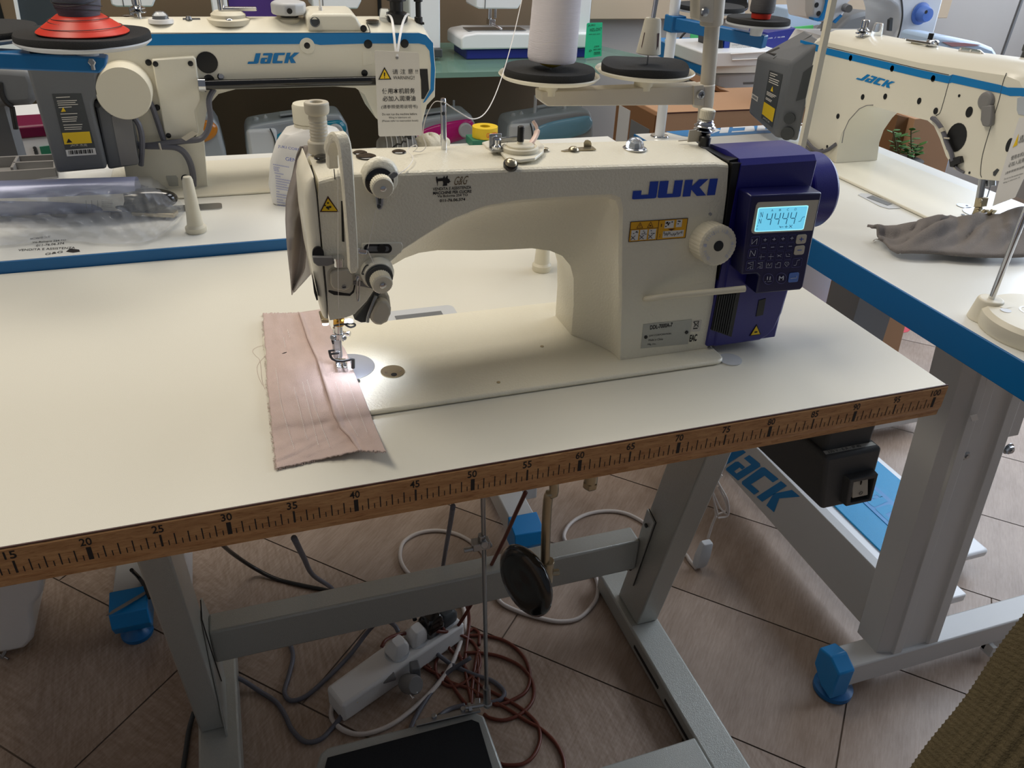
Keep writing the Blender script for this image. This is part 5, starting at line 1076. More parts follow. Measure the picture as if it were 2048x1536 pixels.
# ================================================================== RIGHT MACHINE
rm = thing('industrial_sewing_machine', 'cream machine with a blue stripe standing end on at right, grey motor towards the wall', 'sewing machine', (1.46, 0.6, 0.7785))
RX = 1.42
b = MB(); b.prism([(x, y, .7790) for x, y in rrect(1.372, 1.558, .33, .86, .012)], (0, 0, .0045)); rbd = part('bed', b, 'cream_smooth', rm, bev=.0015)
op = [(1606, 300), (1617, 90), (1640, 78), (1841, 122), (2013, 147), (2040, 158), (2056, 190), (2052, 260), (2038, 320), (2001, 362), (1958, 358), (1925, 346), (1908, 338), (1892, 312), (1880, 278), (1868, 252), (1855, 241), (1800, 227), (1745, 212), (1734, 211), (1722, 216), (1700, 240), (1684, 265), (1676, 290), (1673, 322), (1640, 334)]
o3 = [PX(x, y, RX) for x, y in op]
for i in (0, 25): o3[i].z = .784
o3[24].z = .784
b = MB(); cz_ = sum((p.z for p in o3), 0) / len(o3)
def rring(x, dz, s=0): 
    out = []
    for p in o3:
        q = V((x, p.y, p.z)); 
        if p.z > .955: q.z += dz
        if s: q.y += s * (1 if p.y < .5 else -1)
        out.append(q)
    return out
b.loft([rring(RX, -.003), rring(RX + .0025, 0), rring(RX + .016, .010), rring(RX + .03, .0155), rring(RX + .075, .016), rring(RX + .088, .008), rring(RX + .095, -.006)]); ra = part('arm', b, 'cream_smooth', rm, ang=24)
def RD(px, m, name, par=None, X=RX, off=.0006, th=.0008, bev=0): b = MB(); b.prism([PX(x, y, X - off) for x, y in px], (th, 0, 0)); return part(name, b, m, par or ra, bev=bev)
RD([(1601, 80), (1625, 86), (1650, 95), (1841, 140), (1898, 152), (1905, 149), (2000, 170), (2014, 175), (2048, 176), (2056, 195), (2040, 192), (2020, 192), (2003, 187), (1903, 165), (1897, 167), (1841, 155), (1649, 108), (1621, 99), (1618, 92), (1600, 85)], 'jack_blue', 'blue_stripe')
b = MB()
for p in JACKL: b.poly([(lambda A, B, C, D: A.lerp(B, u).lerp(D.lerp(C, u), v))(*[PX(x, y, RX - .0007) for x, y in ((1711, 158), (1778, 176), (1786, 163), (1726, 146))]) for u, v in p])
part('logo', b, 'jack_blue', ra)
def rplug(x, y, ry_, rz, m='black', nm='plug'):
    b = MB(); c = PX(x, y, RX - .0006); b.prism([c + V((0, ry_ * math.cos(t), rz * math.sin(t))) for t in [k * math.pi / 10 for k in range(20)]], (.0012, 0, 0)); return part(nm, b, m, ra)
for a in ((1701, 116, .0045, .0050), (1784, 137, .0045, .0050), (1866, 157, .0045, .0050), (1725, 194, .0042, .0048), (1770, 193, .0042, .0048), (1838, 202, .0042, .0052), (1871, 222, .0045, .0052), (1675.5, 232.5, .0042, .0048), (1938, 224, .0062, .0080), (1654, 293, .0028, .0028), (1918, 191.5, .0022, .0022), (1938.5, 345.5, .0018, .002)): rplug(*a)
rplug(1912.5, 275, .0190, .0220)
b = MB(); b.tube([PX(x, y, RX - .0002) for x, y in ((1905, 150), (1897, 168), (1888, 200), (1880, 225), (1872, 231))], .0006, n=5, smooth=4); b.tube([PX(x, y, RX - .0002) for x, y in ((2013, 146), (2006, 165), (1998, 200), (1980, 258), (1965, 310), (1961, 345), (1963, 355))], .0006, n=5, smooth=4); b.tube([PX(x, y, RX) for x, y in ((1655, 94), (1841, 138), (1898, 150))], .0006, n=5); part('seam', b, 'darkgrey', ra)
# light inner cover of the neck
b = MB(); P = [PX(x, y, RX - .0005) for x, y in ((1746, 210), (1733, 211), (1718, 218), (1698, 240), (1688, 262), (1684, 286), (1676, 288), (1673, 322), (1700, 328))]; b.tube(P[:6], .0008, n=5); part('neck_seam', b, 'midgrey', ra)
# presser lever
b = MB(); c = PX(1971, 202, RX - .004); b.lathe(c + V((.004, 0, 0)), (-1, 0, 0), [(.0135, 0), (.0135, .005), (.010, .0075)], n=28); b.prism([PX(x, y, RX - .008) for x, y in ((1962, 212), (1982, 210), (1983, 232), (1981, 250), (1974, 254), (1964, 252), (1960, 240))], (.008, 0, 0)); rl_ = part('presser_lever', b, 'midgrey', ra, bev=.002)
# oval plug low right, front badge
b = MB(); b.prism([PX(x, y, RX - .0006) for x, y in ((1986, 344), (1994, 337), (1998, 340), (1990, 352), (1986, 351))], (.001, 0, 0)); part('drain_slot', b, 'darkgrey', ra)
RD([(2034, 196), (2046, 193), (2060, 193), (2060, 232), (2036, 229), (2033, 220)], 'silver_plastic', 'badge_panel', off=.0012, th=.002, bev=.0006)
b = MB(); c = PX(2018, 290, RX - .0006); b.prism([c + V((0, .005 * math.cos(t), .010 * math.sin(t))) for t in [k * math.pi / 10 for k in range(20)]], (.0012, 0, 0)); part('plug', b, 'black', ra)
# cables under the arm
b = MB(); b.tube([PX(*p) for p in ((1864, 236, RX - .002), (1875, 245, RX - .005), (1886, 262, RX - .006), (1893, 285, RX - .006), (1902, 305, RX - .006), (1906, 322, RX - .006))], .0035, n=8, smooth=5); b.tube([PX(*p) for p in ((1868, 236, RX - .002), (1879, 250, RX - .006), (1890, 275, RX - .006), (1897, 298, RX - .006))], .003, n=8, smooth=5); b.tube([PX(*p) for p in ((1908, 330, RX - .004), (1916, 338, RX - .003), (1928, 345, RX - .001))], .0022, n=8, smooth=4); part('cable_bundle', b, 'grey_cable', rm)
b = MB(); b.prism([PX(x, y, RX - .008) for x, y in ((1897, 318), (1918, 312), (1921, 325), (1908, 330), (1907, 335), (1899, 334))], (.008, 0, 0)); part('cable_clamp', b, 'black', rm, bev=.001)
b = MB(); b.prism([PX(x, y, RX - .010) for x, y in ((1877, 258), (1884, 255), (1887, 262), (1880, 265))], (.004, 0, 0)); b.tube([PX(x, y, RX - .009) for x, y in ((1888, 276), (1899, 277))], .0012, n=6); part('cable_tie', b, 'beige_plastic', rm)
b = MB(); b.tube([PX(*p) for p in ((1610, 278, RX - .004), (1625, 295, RX - .008), (1640, 303, RX - .008), (1655, 300, RX - .006), (1672, 288, RX - .002))], .0035, n=8, smooth=5); b.tube([PX(*p) for p in ((1600, 282, RX - .004), (1622, 304, RX - .008), (1645, 300, RX - .007))], .003, n=8, smooth=5); part('cable_bundle', b, 'grey_cable', rm)
# motor box
mb_ = [(1500, 250), (1511, 120), (1513, 113), (1520, 108), (1611, 60), (1640, 62), (1617, 95), (1612, 290), (1580, 283)]
Xm = 1.405
y0, y1 = 0, 0
MA, MBt, MC, MD = PX(1513, 112, 1.400), PX(1581, 127, 1.392), PX(1641, 80, 1.423), PX(1612, 59, 1.50)
def dn_(p, px, X): q = PX(px[0], px[1], X); return V((p.x, p.y, max(.786, q.z)))
nA, nB, nC = V((MA.x, MA.y - .008, .812)), V((MBt.x, MBt.y, .790)), V((MC.x, MC.y, .790))
b = MB(); b.add([MA, MBt, MC, MD, nA, nB, nC, V((MD.x, MD.y, .80))], [(0, 1, 2, 3), (4, 5, 1, 0), (5, 6, 2, 1), (6, 7, 3, 2), (7, 4, 0, 3), (7, 6, 5, 4)]); mo = part('motor_box', b, 'grey', rm, bev=.006, seg=3)
def MQ(u, v, e=.0006): p = nA.lerp(nB, u).lerp(MA.lerp(MBt, u), v); return p + V((-e * 1.2, -e * .2, 0))
def mquad(mb, u0, u1, v0, v1, e=.0006): mb.poly([MQ(u0, v0, e), MQ(u1, v0, e), MQ(u1, v1, e), MQ(u0, v1, e)])
b = MB(); mquad(b, .46, .86, .10, .84); l3 = part('motor_label', b, 'darkgrey', mo)
b = MB(); mquad(b, .47, .84, .17, .36, .0008); b.poly([MQ(.60, .56, .0008), MQ(.68, .56, .0008), MQ(.64, .64, .0008)]); part('label_panel', b, 'yellow', l3)
b = MB()
for v, w_ in ((.80, .22), (.77, .16), (.73, .30), (.70, .28), (.67, .3), (.52, .3), (.50, .26), (.48, .2), (.43, .2), (.41, .18)): mquad(b, .50, .50 + w_, v, v + .012, .0008)
o = MQ(.52, .115, .0008); b.text('JACK', o, MQ(.76, .115, .0008) - o, MQ(.52, .15, .0008) - o, shear=.2); part('label_text', b, 'tag', l3)
b = MB(); mquad(b, .04, .26, .29, .37); s_ = part('serial_sticker', b, 'tag', mo)
b = MB(); mquad(b, .07, .23, .31, .35, .0008); part('serial_print', b, 'midgrey', s_)
b = MB(); tn = (MBt - MA).cross(MD - MA).normalized(); tn = tn if tn.z > 0 else -tn
def TQ(u, v, h=.001): return MA.lerp(MBt, u).lerp(MD.lerp(MC, u), v) + tn * h
b.prism([TQ(.12, .12, 0), TQ(.42, .10, 0), TQ(.46, .30, 0), TQ(.2, .36, 0)], tn * .003); part('top_vent', b, 'black', mo, bev=.001)
b = MB(); b.tube([TQ(.48, .02), TQ(.52, .98)], .0008, n=5); part('top_seam', b, 'darkgrey', mo)
sd = (nB - MBt).cross(MC - MBt).normalized(); sd = sd if sd.y < 0 else -sd
def SQ(u, v, h=.0): return nB.lerp(nC, u).lerp(MBt.lerp(MC, u), v) + sd * h
for u, v, r in ((.45, .26, .011), (.5, .08, .013)): b = MB(); b.lathe(SQ(u, v), sd, [(r, 0), (r, .005), (r * .5, .005)], n=22); part('motor_socket', b, 'darkgrey', mo)
b = MB(); b.prism([SQ(.55, .45), SQ(.95, .45), SQ(.95, .78), SQ(.6, .76)], sd * .0015); part('side_panel', b, 'darkgrey', mo)
# objects on the top of the arm
def TR(x, y, z=.998): return PZ(x, y, z)
b = MB(); q = TR(1723, 76, .996); b.lathe(q, (0, 0, 1), [(.0030, 0), (.0030, .006), (.0125, .007), (.0125, .0085), (.006, .011), (.0105, .012), (.0105, .0135), (.005, .017), (.0070, .018), (.0070, .029), (.006, .030)], n=28); b.box(q.x - .004, q.x + .003, q.y - .012, q.y + .012, q.z, q.z + .0015); part('top_tension', b, 'chrome', ra, ang=30)
b = MB(); q = TR(1751, 76, .996); b.lathe(q, (0, 0, 1), [(.0105, 0), (.0080, .022), (.0068, .025), (0, .025)], n=28); part('clear_cap', b, 'clear', ra)
for x, y, r in ((1807, 79, .004), (1810, 84, .0045), (1824, 90, .0045), (2000, 133.5, .0055), (2019, 131.5, .009)):
    b = MB(); b.lathe(TR(x, y, .9955), (0, 0, 1), [(r, -.001), (r, .001), (r * .7, .002)], n=20); part('oil_plug', b, 'black_gloss', ra)
b = MB(); q = TR(1842, 96, .996); b.lathe(q, (0, 0, 1), [(.026, -.002), (.026, .003), (.018, .0045), (.018, .009), (.015, .010)], n=40); w_ = part('winder_base', b, 'cream_plastic', ra, ang=30)
b = MB(); b.bar(TR(1815, 80, 1.006), TR(1865, 88, 1.010), .007, .004); q = TR(1863, 92, 1.004); b.lathe(q, (0, 0, 1), [(.010, 0), (.010, .008), (.007, .010)], n=24); part('winder_arm', b, 'chrome', w_, bev=.001)
b = MB(); q = TR(1859, 82, 1.010); b.cyl(q, q + V((0, 0, .012)), .0042); part('winder_spindle', b, 'black', w_)
b = MB(); Xg = TR(1940, 118, .998).x; b.prism([PX(x, y, Xg) for x, y in ((1909, 118), (1918, 97), (1923, 93.5), (1960, 100), (1969, 108), (1968, 118), (1960, 122), (1950, 116), (1940, 114), (1930, 117))], (.002, 0, 0)); tg_ = part('thread_guide', b, 'chrome', ra, bev=.0006)
b = MB()
for x, y in ((1921, 98), (1941, 101.5), (1962, 105)): b.lathe(PX(x, y, Xg - .0003), (-1, 0, 0), [(.0019, 0), (.0019, .0004)], n=14)
part('guide_hole', b, 'paper', tg_)
b = MB(); q = TR(2045, 138, .996); b.lathe(q, (0, 0, 1), [(.012, -.002), (.012, .004), (.009, .006), (.008, .024), (.010, .026), (.010, .034), (.006, .038)], n=28); part('pressure_dial', b, 'darkgrey', ra)
# needle, presser, plates
b = MB(); b.prism([(x, y, .7836) for x, y in circ(PZ(1960, 426, .7836).x, PZ(1960, 426, .7836).y, .026, 40)], (0, 0, .0008)); np_ = part('needle_plate', b, 'plate', rbd)
q = PZ(1928, 412, .7836); b = MB(); b.prism([(x, y, .7836) for x, y in circ(q.x, q.y, .0115, 30)], (0, 0, .0008)); sp_ = part('slide_plate', b, 'plate', rbd)
b = MB()
for x, y, r in ((1934, 411, .002), (1926, 429, .003), (1938, 430, .002)): q = PZ(x, y, .7846); b.prism([(a, c, .7845) for a, c in circ(q.x, q.y, r, 12)], (0, 0, .0003))
part('plate_hole', b, 'black', np_)
qb = PZ(1953, 424, .79); Yn = qb.x
b = MB(); b.cyl(PX(1966, 355, Yn), PX(1959, 395, Yn), .0055, n=18); b.cyl(PX(1982, 360, Yn + .01), PX(1982, 372, Yn + .01), .007, n=16); pr_ = part('presser_bar', b, 'steel', rm)
b = MB(); b.prism([PX(x, y, Yn - .004) for x, y in ((1951, 394), (1966, 396), (1962, 414), (1947, 414))], (.012, 0, 0)); b.prism([PX(x, y, Yn - .002) for x, y in ((1949, 414), (1958, 414), (1958, 424), (1944, 426))], (.008, 0, 0)); b.lathe(PX(1960, 401, Yn - .005), (-1, -.3, 0), [(.004, 0), (.004, .003)], n=14); part('presser_shank', b, 'nickel', pr_, bev=.0008)
b = MB(); b.tube([PX(1981, 372, Yn + .01), PX(1975, 392, Yn + .01), PX(1968, 412, Yn + .01)], .0009, n=6); part('needle', b, 'steel', pr_)
b = MB()
for P in (((1942, 428), (1952, 418), (1958, 422), (1950, 431)), ((1961, 424), (1966, 418), (1971, 420), (1966, 427)), ((1971, 428), (1982, 418), (1986, 421), (1978, 431))): b.prism([PX(x, y, Yn - .006) for x, y in P], (.01, 0, 0))
part('presser_foot', b, 'nickel', pr_, bev=.001)
# tag hanging on the right machine
t2 = thing('warning_tag', 'white card warning tag hanging in front of the right hand machine, cut by the frame', 'tag', PX(2020, 320, RX - .05))
Xt = RX - .03
b = MB(); b.prism([PX(x, y, Xt) for x, y in ((2038, 236), (2075, 232), (2060, 330), (2030, 395), (1985, 412), (1996, 370), (2014, 310))], (.0006, 0, 0)); cd_ = part('card', b, 'paper', t2)
b = MB(); b.prism([PX(x, y, Xt - .0006) for x, y in ((2025, 295), (2034, 290), (2037, 268))], (.0003, 0, 0)); part('tag_triangle', b, 'yellow', cd_)
b = MB()
def t2t(s, A, B, h): o = PX(*A, Xt - .0006); b.text(s, o, PX(*B, Xt - .0006) - o, PX(A[0] + h * .18, A[1] - h, Xt - .0006) - o)
t2t('请注意', (2038, 282), (2064, 272), 10); t2t('WARNING!!', (2036, 288), (2064, 278), 6); t2t('使用本机前务', (2021, 321), (2058, 308), 9); t2t('必加入润滑油', (2016, 335), (2054, 322), 9); t2t('(请参照使用说明书)', (2010, 350), (2054, 335), 6); t2t('Do not run the machine before', (2008, 360), (2046, 348), 3.5); t2t('filling in lubricant oil.', (2006, 368), (2040, 356), 3.5)
part('tag_text', b, 'darkgrey', cd_)
# grey jersey on the right table
def cloth2():
    top = [(1733, 456), (1760, 458), (1792, 457), (1830, 449), (1852, 440), (1880, 434), (1897, 436), (1912, 441), (1935, 436), (1953, 430), (1975, 433), (2000, 434), (2022, 424), (2040, 419), (2075, 420)]
    bot = [(1758, 480), (1768, 486), (1780, 500), (1795, 508), (1820, 507), (1850, 508), (1880, 509), (1905, 512), (1930, 514), (1950, 515), (1970, 516), (2000, 516), (2020, 516), (2045, 515), (2080, 513)]
    hb = [.012, .010, .008, .007, .010, .010, .009, .009, .009, .009, .009, .009, .009, .009, .009]
    ht = [.018, .012, .018, .026, .032, .032, .020, .016, .022, .020, .010, .020, .032, .036, .034]
    rnd = random.Random(3); nu, nv = 57, 22
    def lerp(A, t): k = min(int(t * (len(A) - 1)), len(A) - 2); f_ = t * (len(A) - 1) - k; f_ = f_ * f_ * (3 - 2 * f_) if not isinstance(A[0], tuple) else f_; return tuple(a + (c - a) * f_ for a, c in zip(A[k], A[k + 1])) if isinstance(A[0], tuple) else A[k] + (A[k + 1] - A[k]) * f_
    base = .779
    def fn(u, v):
        zt_, zb_ = lerp(ht, u), lerp(hb, u)
        a = PZ(*lerp(top, u), base + zt_); c = PZ(*lerp(bot, u), base + zb_)
        p = a.lerp(c, v); bump_ = .010 * math.sin(v * math.pi) * math.sin(u * 17 + v * 3) * (1 - .4 * v) + .003 * math.sin(u * 40 + v * 13)
        p.z = base + (zt_ + (zb_ - zt_) * v) + bump_ * math.sin(math.pi * v) + .002
        if v > .93: p.z -= .002 * (v - .93) / .07
        return p
    b = MB(); b.grid(nu, nv, fn); o = solo('jersey_cloth', b, 'greycloth', 'piece of grey melange jersey cloth lying under the presser foot of the right hand machine', 'cloth', PZ(1900, 470, .779), ang=180)
    s = o.modifiers.new('thickness', 'SOLIDIFY'); s.thickness = .0035; s.offset = -1
    b = MB(); b.prism([PZ(x, y, .786) for x, y in ((1758, 476), (1775, 484), (1788, 490), (1808, 505), (1800, 509), (1785, 502), (1772, 490))], (0, 0, .0015)); part('white_lining', b, 'white_cloth', o)
    b = MB(); b.tube([PZ(x, y, .781) for x, y in ((1746, 482), (1752, 478), (1760, 480))], .0007, n=5); b.tube([PZ(1755, 452, .7795), PZ(1775, 453, .7795), PZ(1790, 457, .7795)], .0004, n=5); part('loose_thread', b, 'string', o)
cloth2()
# clamp post of the right table
b = MB(); b.bar(PX(1668, -12, 1.131), PX(1604, 290, 1.131), .0088, .0070, up=(0, 1, 0)); bt_ = PX(1604, 290, 1.131)
pst = thing('upright_post', 'thin square cream post clamped to the edge of the right hand table', 'post', (1.131, bt_.y, .76)); b.bar(bt_, (1.131, bt_.y, .735), .0088, .0070, up=(0, 1, 0)); part('post', b, 'cream_plastic', pst)
b = MB(); b.box(1.120, 1.134, bt_.y - .015, bt_.y + .015, .735, .772); part('post_clamp', b, 'darkgrey', pst, bev=.001)
# round based holder with rod
q = PZ(2045, 632, .806)
hd = thing('magnifier_stand', 'round cream base with a thin steel rod on the right hand table', 'stand', (q.x + .01, q.y, .7785))
c = V((1.212, .068, .7785)); b = MB(); b.lathe(c, (0, 0, 1), [(.064, 0), (.066, .003), (.065, .018), (.060, .023), (.030, .0245), (0, .0245)], n=64); bs_ = part('base', b, 'cream_plastic', hd, ang=40)
qr = PX(1977, 612, 1.178)
c2 = V((1.178, qr.y, .7785)); b = MB(); b.lathe(c2, (0, 0, 1), [(.019, 0), (.0185, .004), (.0145, .026), (.013, .0275), (0, .0275)], n=36); b.box(c2.x - .002, c2.x + .022, c2.y - .022, c2.y + .010, .781, .803); part('socket', b, 'cream_plastic', bs_, bev=.002, ang=45)
b = MB(); b.cyl(c2 + V((0, 0, .026)), PX(2075, 365, 1.178), .0036, n=16); part('rod', b, 'chrome', hd)
q = PZ(2012, 620, .803); b = MB(); b.lathe(V((q.x, q.y, .8022)), (0, 0, 1), [(.006, 0), (.006, .0006)], n=20); part('base_pad', b, 'lightgrey', bs_)
q = PZ(2062, 622, .803); b = MB(); b.lathe(V((q.x, q.y, .8025)), (0, 0, 1), [(.013, 0), (.013, .0008), (.0105, .0008), (.0105, .0004)], n=28); part('lens_ring', b, 'white_plastic', bs_)
# ================================================================== CENTRE THREAD STAND
ts = thing('thread_stand', 'beige two cone thread stand rising behind the white and blue machine', 'thread stand', (.962, .46, TZ))
YS = .46
pb0, pt0 = PY(1404, 300, YS), PY(1434, -60, YS)
dv = (pt0 - pb0).normalized(); pbase = pb0 - dv * ((pb0.z - TZ) / dv.z)
b = MB(); b.cyl(pbase, pt0, .0098, n=28); pole = part('pole', b, 'stand_beige', ts)
b = MB(); b.lathe(pbase, (0, 0, 1), [(.020, 0), (.020, .003), (.012, .006), (.012, .016)], n=28); part('pole_base', b, 'stand_beige', pole)
b = MB(); b.prism([PY(x, y, .449) for x, y in ((1083, 183), (1398, 171), (1398, 210), (1096, 213), (1083, 203))], (0, .024, 0)); br = part('cross_arm', b, 'stand_beige', ts, bev=.0015)
b = MB(); c = PY(1407, 190, YS); b.lathe(c - dv * .0145, dv, [(.0135, 0), (.0142, .001), (.0142, .028), (.0135, .029)], n=32); b.prism([PY(x, y, .4465) for x, y in ((1388, 172), (1408, 170), (1408, 212), (1388, 211))], (0, .025, 0)); part('arm_clamp', b, 'stand_beige', br, bev=.001)
q = PY(1401, 189, .446); b = MB(); b.lathe(q, (0, -1, 0), [(.0055, 0), (.0060, .001), (.0048, .0032), (.002, .0040)], n=22); sc_ = part('clamp_screw', b, 'steel', br)
b = MB(); b.box(q.x - .003, q.x + .003, q.y - .0046, q.y - .0038, q.z - .0006, q.z + .0006); b.box(q.x - .0006, q.x + .0006, q.y - .0046, q.y - .0038, q.z - .003, q.z + .003); part('screw_cross', b, 'darkgrey', sc_)
c = PY(1425, 20, YS); b = MB(); b.lathe(c - dv * .0180, dv, [(.0138, 0), (.0148, .001), (.0148, .060)], n=32); b.prism([PY(x, y, .4465) for x, y in ((1400, -30), (1428, -32), (1428, 46), (1404, 44), (1399, 39))], (0, .025, 0)); uc = part('upper_arm_clamp', b, 'stand_beige', pole, bev=.001)
q = PY(1409, 24, .446); b = MB(); b.lathe(q, (0, -1, 0), [(.0055, 0), (.0060, .001), (.0048, .0032), (.002, .0040)], n=22); part('clamp_screw', b, 'steel', uc)
b = MB(); b.bar(PY(1400, -40, YS), PY(1060, -60, YS), .02, .03); part('upper_arm', b, 'stand_beige', uc)
def dish(cx, cy, r, par, wob, Y=YS, rf=.057, m='cream_plastic', nm='spool_tray'):
    c = PY(cx, cy, Y); b = MB(); b.lathe(c, (0, 0, 1), [(.012, -.020), (.012, -.006), (.03, -.004), (r * .93, .0), (r, .004), (r * .985, .0055), (r * .93, .002), (0, .0015)], n=64); o = part(nm, b, m, par, ang=40)
    b = MB(); n = 64; rg = []
    for h, k in ((.003, .99), (.006, 1.0), (.0108, 1.0), (.0125, .985)):
        rg.append([c + V((rf * k * (1 + wob * .02 * math.sin(4 * t + 1) + wob * .012 * math.sin(7 * t)) * math.cos(t), rf * k * (1 + wob * .02 * math.sin(4 * t + 1)) * math.sin(t), h + (.0016 * wob * math.sin(3 * t + .7) if h > .01 else 0))) for t in [2 * math.pi * q / n for q in range(n)]])
    rg.append([p * .5 + c * .5 + V((0, 0, .0045)) for p in rg[-1]]); b.loft(rg); part('foam_pad', b, 'foam', o, ang=50)
    return c, o
c1, d1 = dish(1098, 156, .0635, br, .2); c2_, d2 = dish(1289, 147, .0645, br, 1.0)
b = MB(); b.cyl(c1 + V((.001, 0, 0)), c1 + V((.001, 0, .05)), .0012, n=8); part('spool_pin', b, 'steel', d1)
q = c2_ + V((.002, 0, .024)); b = MB(); b.lathe(q, (.02, 0, 1), [(.0145, 0), (.0158, .0008), (.0105, .0395), (.0092, .0420), (.0060, .0420), (.0055, .040)], n=36); ch = part('cone_holder', b, 'cream_plastic', d2, ang=40)
b = MB()
for a, w_ in ((math.radians(-72), .0035), (math.radians(-158), .0012)):
    d = V((math.cos(a), math.sin(a), 0)); s_ = V((-d.y, d.x, 0)) * w_ / 2
    z0, z1, r0, r1 = .004, .026, .0152, .0127
    P0 = q + V((0, 0, z0)) + d * r0; P1 = q + V((.0005, 0, z1)) + d * r1; b.poly([P0 - s_, P0 + s_, P1 + s_, P1 - s_])
part('holder_slot', b, 'ink_brown', ch)
b = MB(); b.cyl(q + V((0, 0, -.024)), q + V((.0008, 0, .044)), .0011, n=8); b.cyl(q + V((.0006, 0, .036)), q + V((.006, 0, .14)), .0032, n=14); part('spool_pin', b, 'chrome', d2)
# thread cone
c = c1 + V((.002, 0, .0195))
b = MB(); rg = []
prof_ = [(.010, 0), (.0255, 0), (.0288, .0012), (.0302, .004), (.0304, .008)] + [(.0304 - .0030 * k / 20 + (.00012 if k % 2 else 0), .008 + .14 * k / 20) for k in range(1, 21)]
b.lathe(c, (.03, 0, 1), prof_, n=56); cn = solo('thread_cone', b, 'thread_white', 'tall cone of white thread on the left tray of the beige thread stand', 'thread cone', c, ang=40)
b = MB(); b.lathe(c + V((0, 0, -.0065)), (0, 0, 1), [(.0045, 0), (.0130, .003), (.0190, .006), (.0190, .0068)], n=32); part('cone_core', b, 'yellow_tape', cn)
b = MB()
for a0, z0, dz in ((-2.6, .02, .012), (-1.4, .05, -.014), (-1.1, .09, .01), (-2.2, .075, .008), (-1.9, .035, -.006), (-1.0, .118, -.006)):
    b.tube([c + V((.03 * (z0 + dz * k / 8), 0, z0 + dz * k / 8)) + V((math.cos(a0 + .12 * k), math.sin(a0 + .12 * k), 0)) * (.0303 - .003 * (z0 / .148)) for k in range(9)], .0003, n=5)
part('loose_winding', b, 'string', cn)
# ================================================================== LEFT THREAD STAND (blue arm)
ls = thing('thread_stand', 'thread stand with blue arm at the left edge, holding the red cone', 'thread stand', (-.12, .54, LZ))
YL = .546
b = MB(); b.prism([PY(x, y, .53) for x, y in ((-260, 92), (190, 115), (213, 117), (212, 133), (199, 147), (-260, 128))], (0, .028, 0)); ba = part('cross_arm', b, 'blue_plastic', ls, bev=.002)
b = MB(); b.cyl((-.12, .54, LZ), (-.12, .54, 1.12), .011, n=24); part('pole', b, 'white_paint', ls)
q = PY(184, 124, .5295); b = MB(); b.lathe(q, (0, -1, 0), [(.0042, 0), (.0042, .002), (.003, .003)], n=6); b.cyl(q + V((0, -.001, -.002)), q + V((0, -.001, -.008)), .0024); part('arm_bolt', b, 'steel', ba)
c, dd_ = dish(170, 88, .0705, ba, .5, Y=YL, rf=.0695, m='lightgrey')
b = MB(); q = PY(85, 98, .535); b.box(q.x - .014, q.x + .010, q.y, q.y + .012, q.z - .004, q.z + .003); part('arm_clip', b, 'black', ba, bev=.001)
c0, d0 = dish(-60, 76, .0705, ba, .5, Y=.60, rf=.0695, m='lightgrey')
b = MB(); q = c + V((.001, 0, .0125)); b.lathe(q, (0, 0, 1), [(.0470, 0), (.0478, .001), (.0470, .002), (.0250, .0170), (.0240, .0178)], n=56); rc = solo('thread_cone', b, 'red_plastic', 'grey thread on a wide red plastic cone, on the blue armed stand', 'thread cone', q, ang=40)
b = MB(); b.lathe(q + V((0, 0, .0165)), (0, 0, 1), [(.018, 0), (.0210, .0012), (.0215, .004), (.0235, .010), (.0245, .018), (.025, .05), (.026, .10)], n=48); part('grey_thread', b, 'thread_grey', rc, ang=50)
b = MB()
for z0, r_, tl in ((.0062, .0410, .0012), (.0115, .0330, -.0014), (.0145, .0290, .001)): b.tube([q + V((math.cos(t) * (r_ + .0003), math.sin(t) * (r_ + .0003), z0 + tl * math.cos(t + 1))) for t in [k * math.pi / 16 for k in range(32)]], .0004, n=5, closed=True)
for z0, r_, tl in ((.028, .0238, .004), (.034, .0245, -.005), (.023, .0222, .003)): b.tube([q + V((math.cos(t) * (r_ + .0008), math.sin(t) * (r_ + .0008), z0 + tl * math.cos(t + 2))) for t in [k * math.pi / 16 for k in range(32)]], .00045, n=5, closed=True)
part('loose_winding', b, 'darkgrey', rc)
# ================================================================== FAR THREAD STAND on the right table
fs = thing('thread_stand', 'white pole thread stand with blue arm at the right table far end', 'thread stand', (1.177, .96, .7785))
b = MB(); b.cyl((1.1785, .96, .7785), (1.173, .96, 1.10), .0100, n=28); pl = part('pole', b, 'white_paint', fs)
b = MB(); b.lathe((1.1785, .96, .7785), (0, 0, 1), [(.0185, 0), (.0190, .002), (.0175, .004), (.0120, .0045)], n=32); pl2 = part('pole_flange', b, 'chrome', pl)
a_ = PY(1351, 45, .96); e_ = PZ(1532, 90, a_.z - .012)
e_ = AT(1530, 84, (RW @ (a_ - CAM)).z * -1.0 - .10)
b = MB(); b.bar(a_ + V((-.008, 0, 0)), e_, .020, .022); fb = part('cross_arm', b, 'blue_plastic', fs, bev=.002)
b = MB(); b.box(a_.x - .017, a_.x + .013, a_.y - .017, a_.y + .015, a_.z - .016, a_.z + .013); cb2 = part('arm_clamp', b, 'blue_plastic', fb, bev=.002)
b = MB(); b.lathe(V((a_.x - .003, a_.y - .0175, a_.z)), (0, -1, 0), [(.0048, 0), (.0048, .002), (.002, .0026)], n=16); part('clamp_screw', b, 'nickel', cb2)
def dish2(px, py_, dep_, r):
    c = AT(px, py_, dep_); b = MB(); b.lathe(c, (0, 0, 1), [(.010, -.018), (.012, -.006), (r, 0), (r, .003), (0, .003)], n=48); o = part('spool_tray', b, 'lightgrey', fb)
    b = MB(); b.lathe(c, (0, 0, 1), [(r * .97, .003), (r * .99, .006), (r * .97, .011), (r * .4, .009), (0, .008)], n=48); part('foam_pad', b, 'foam', o, ang=60); return c
dd = -(RW @ (a_ - CAM)).z
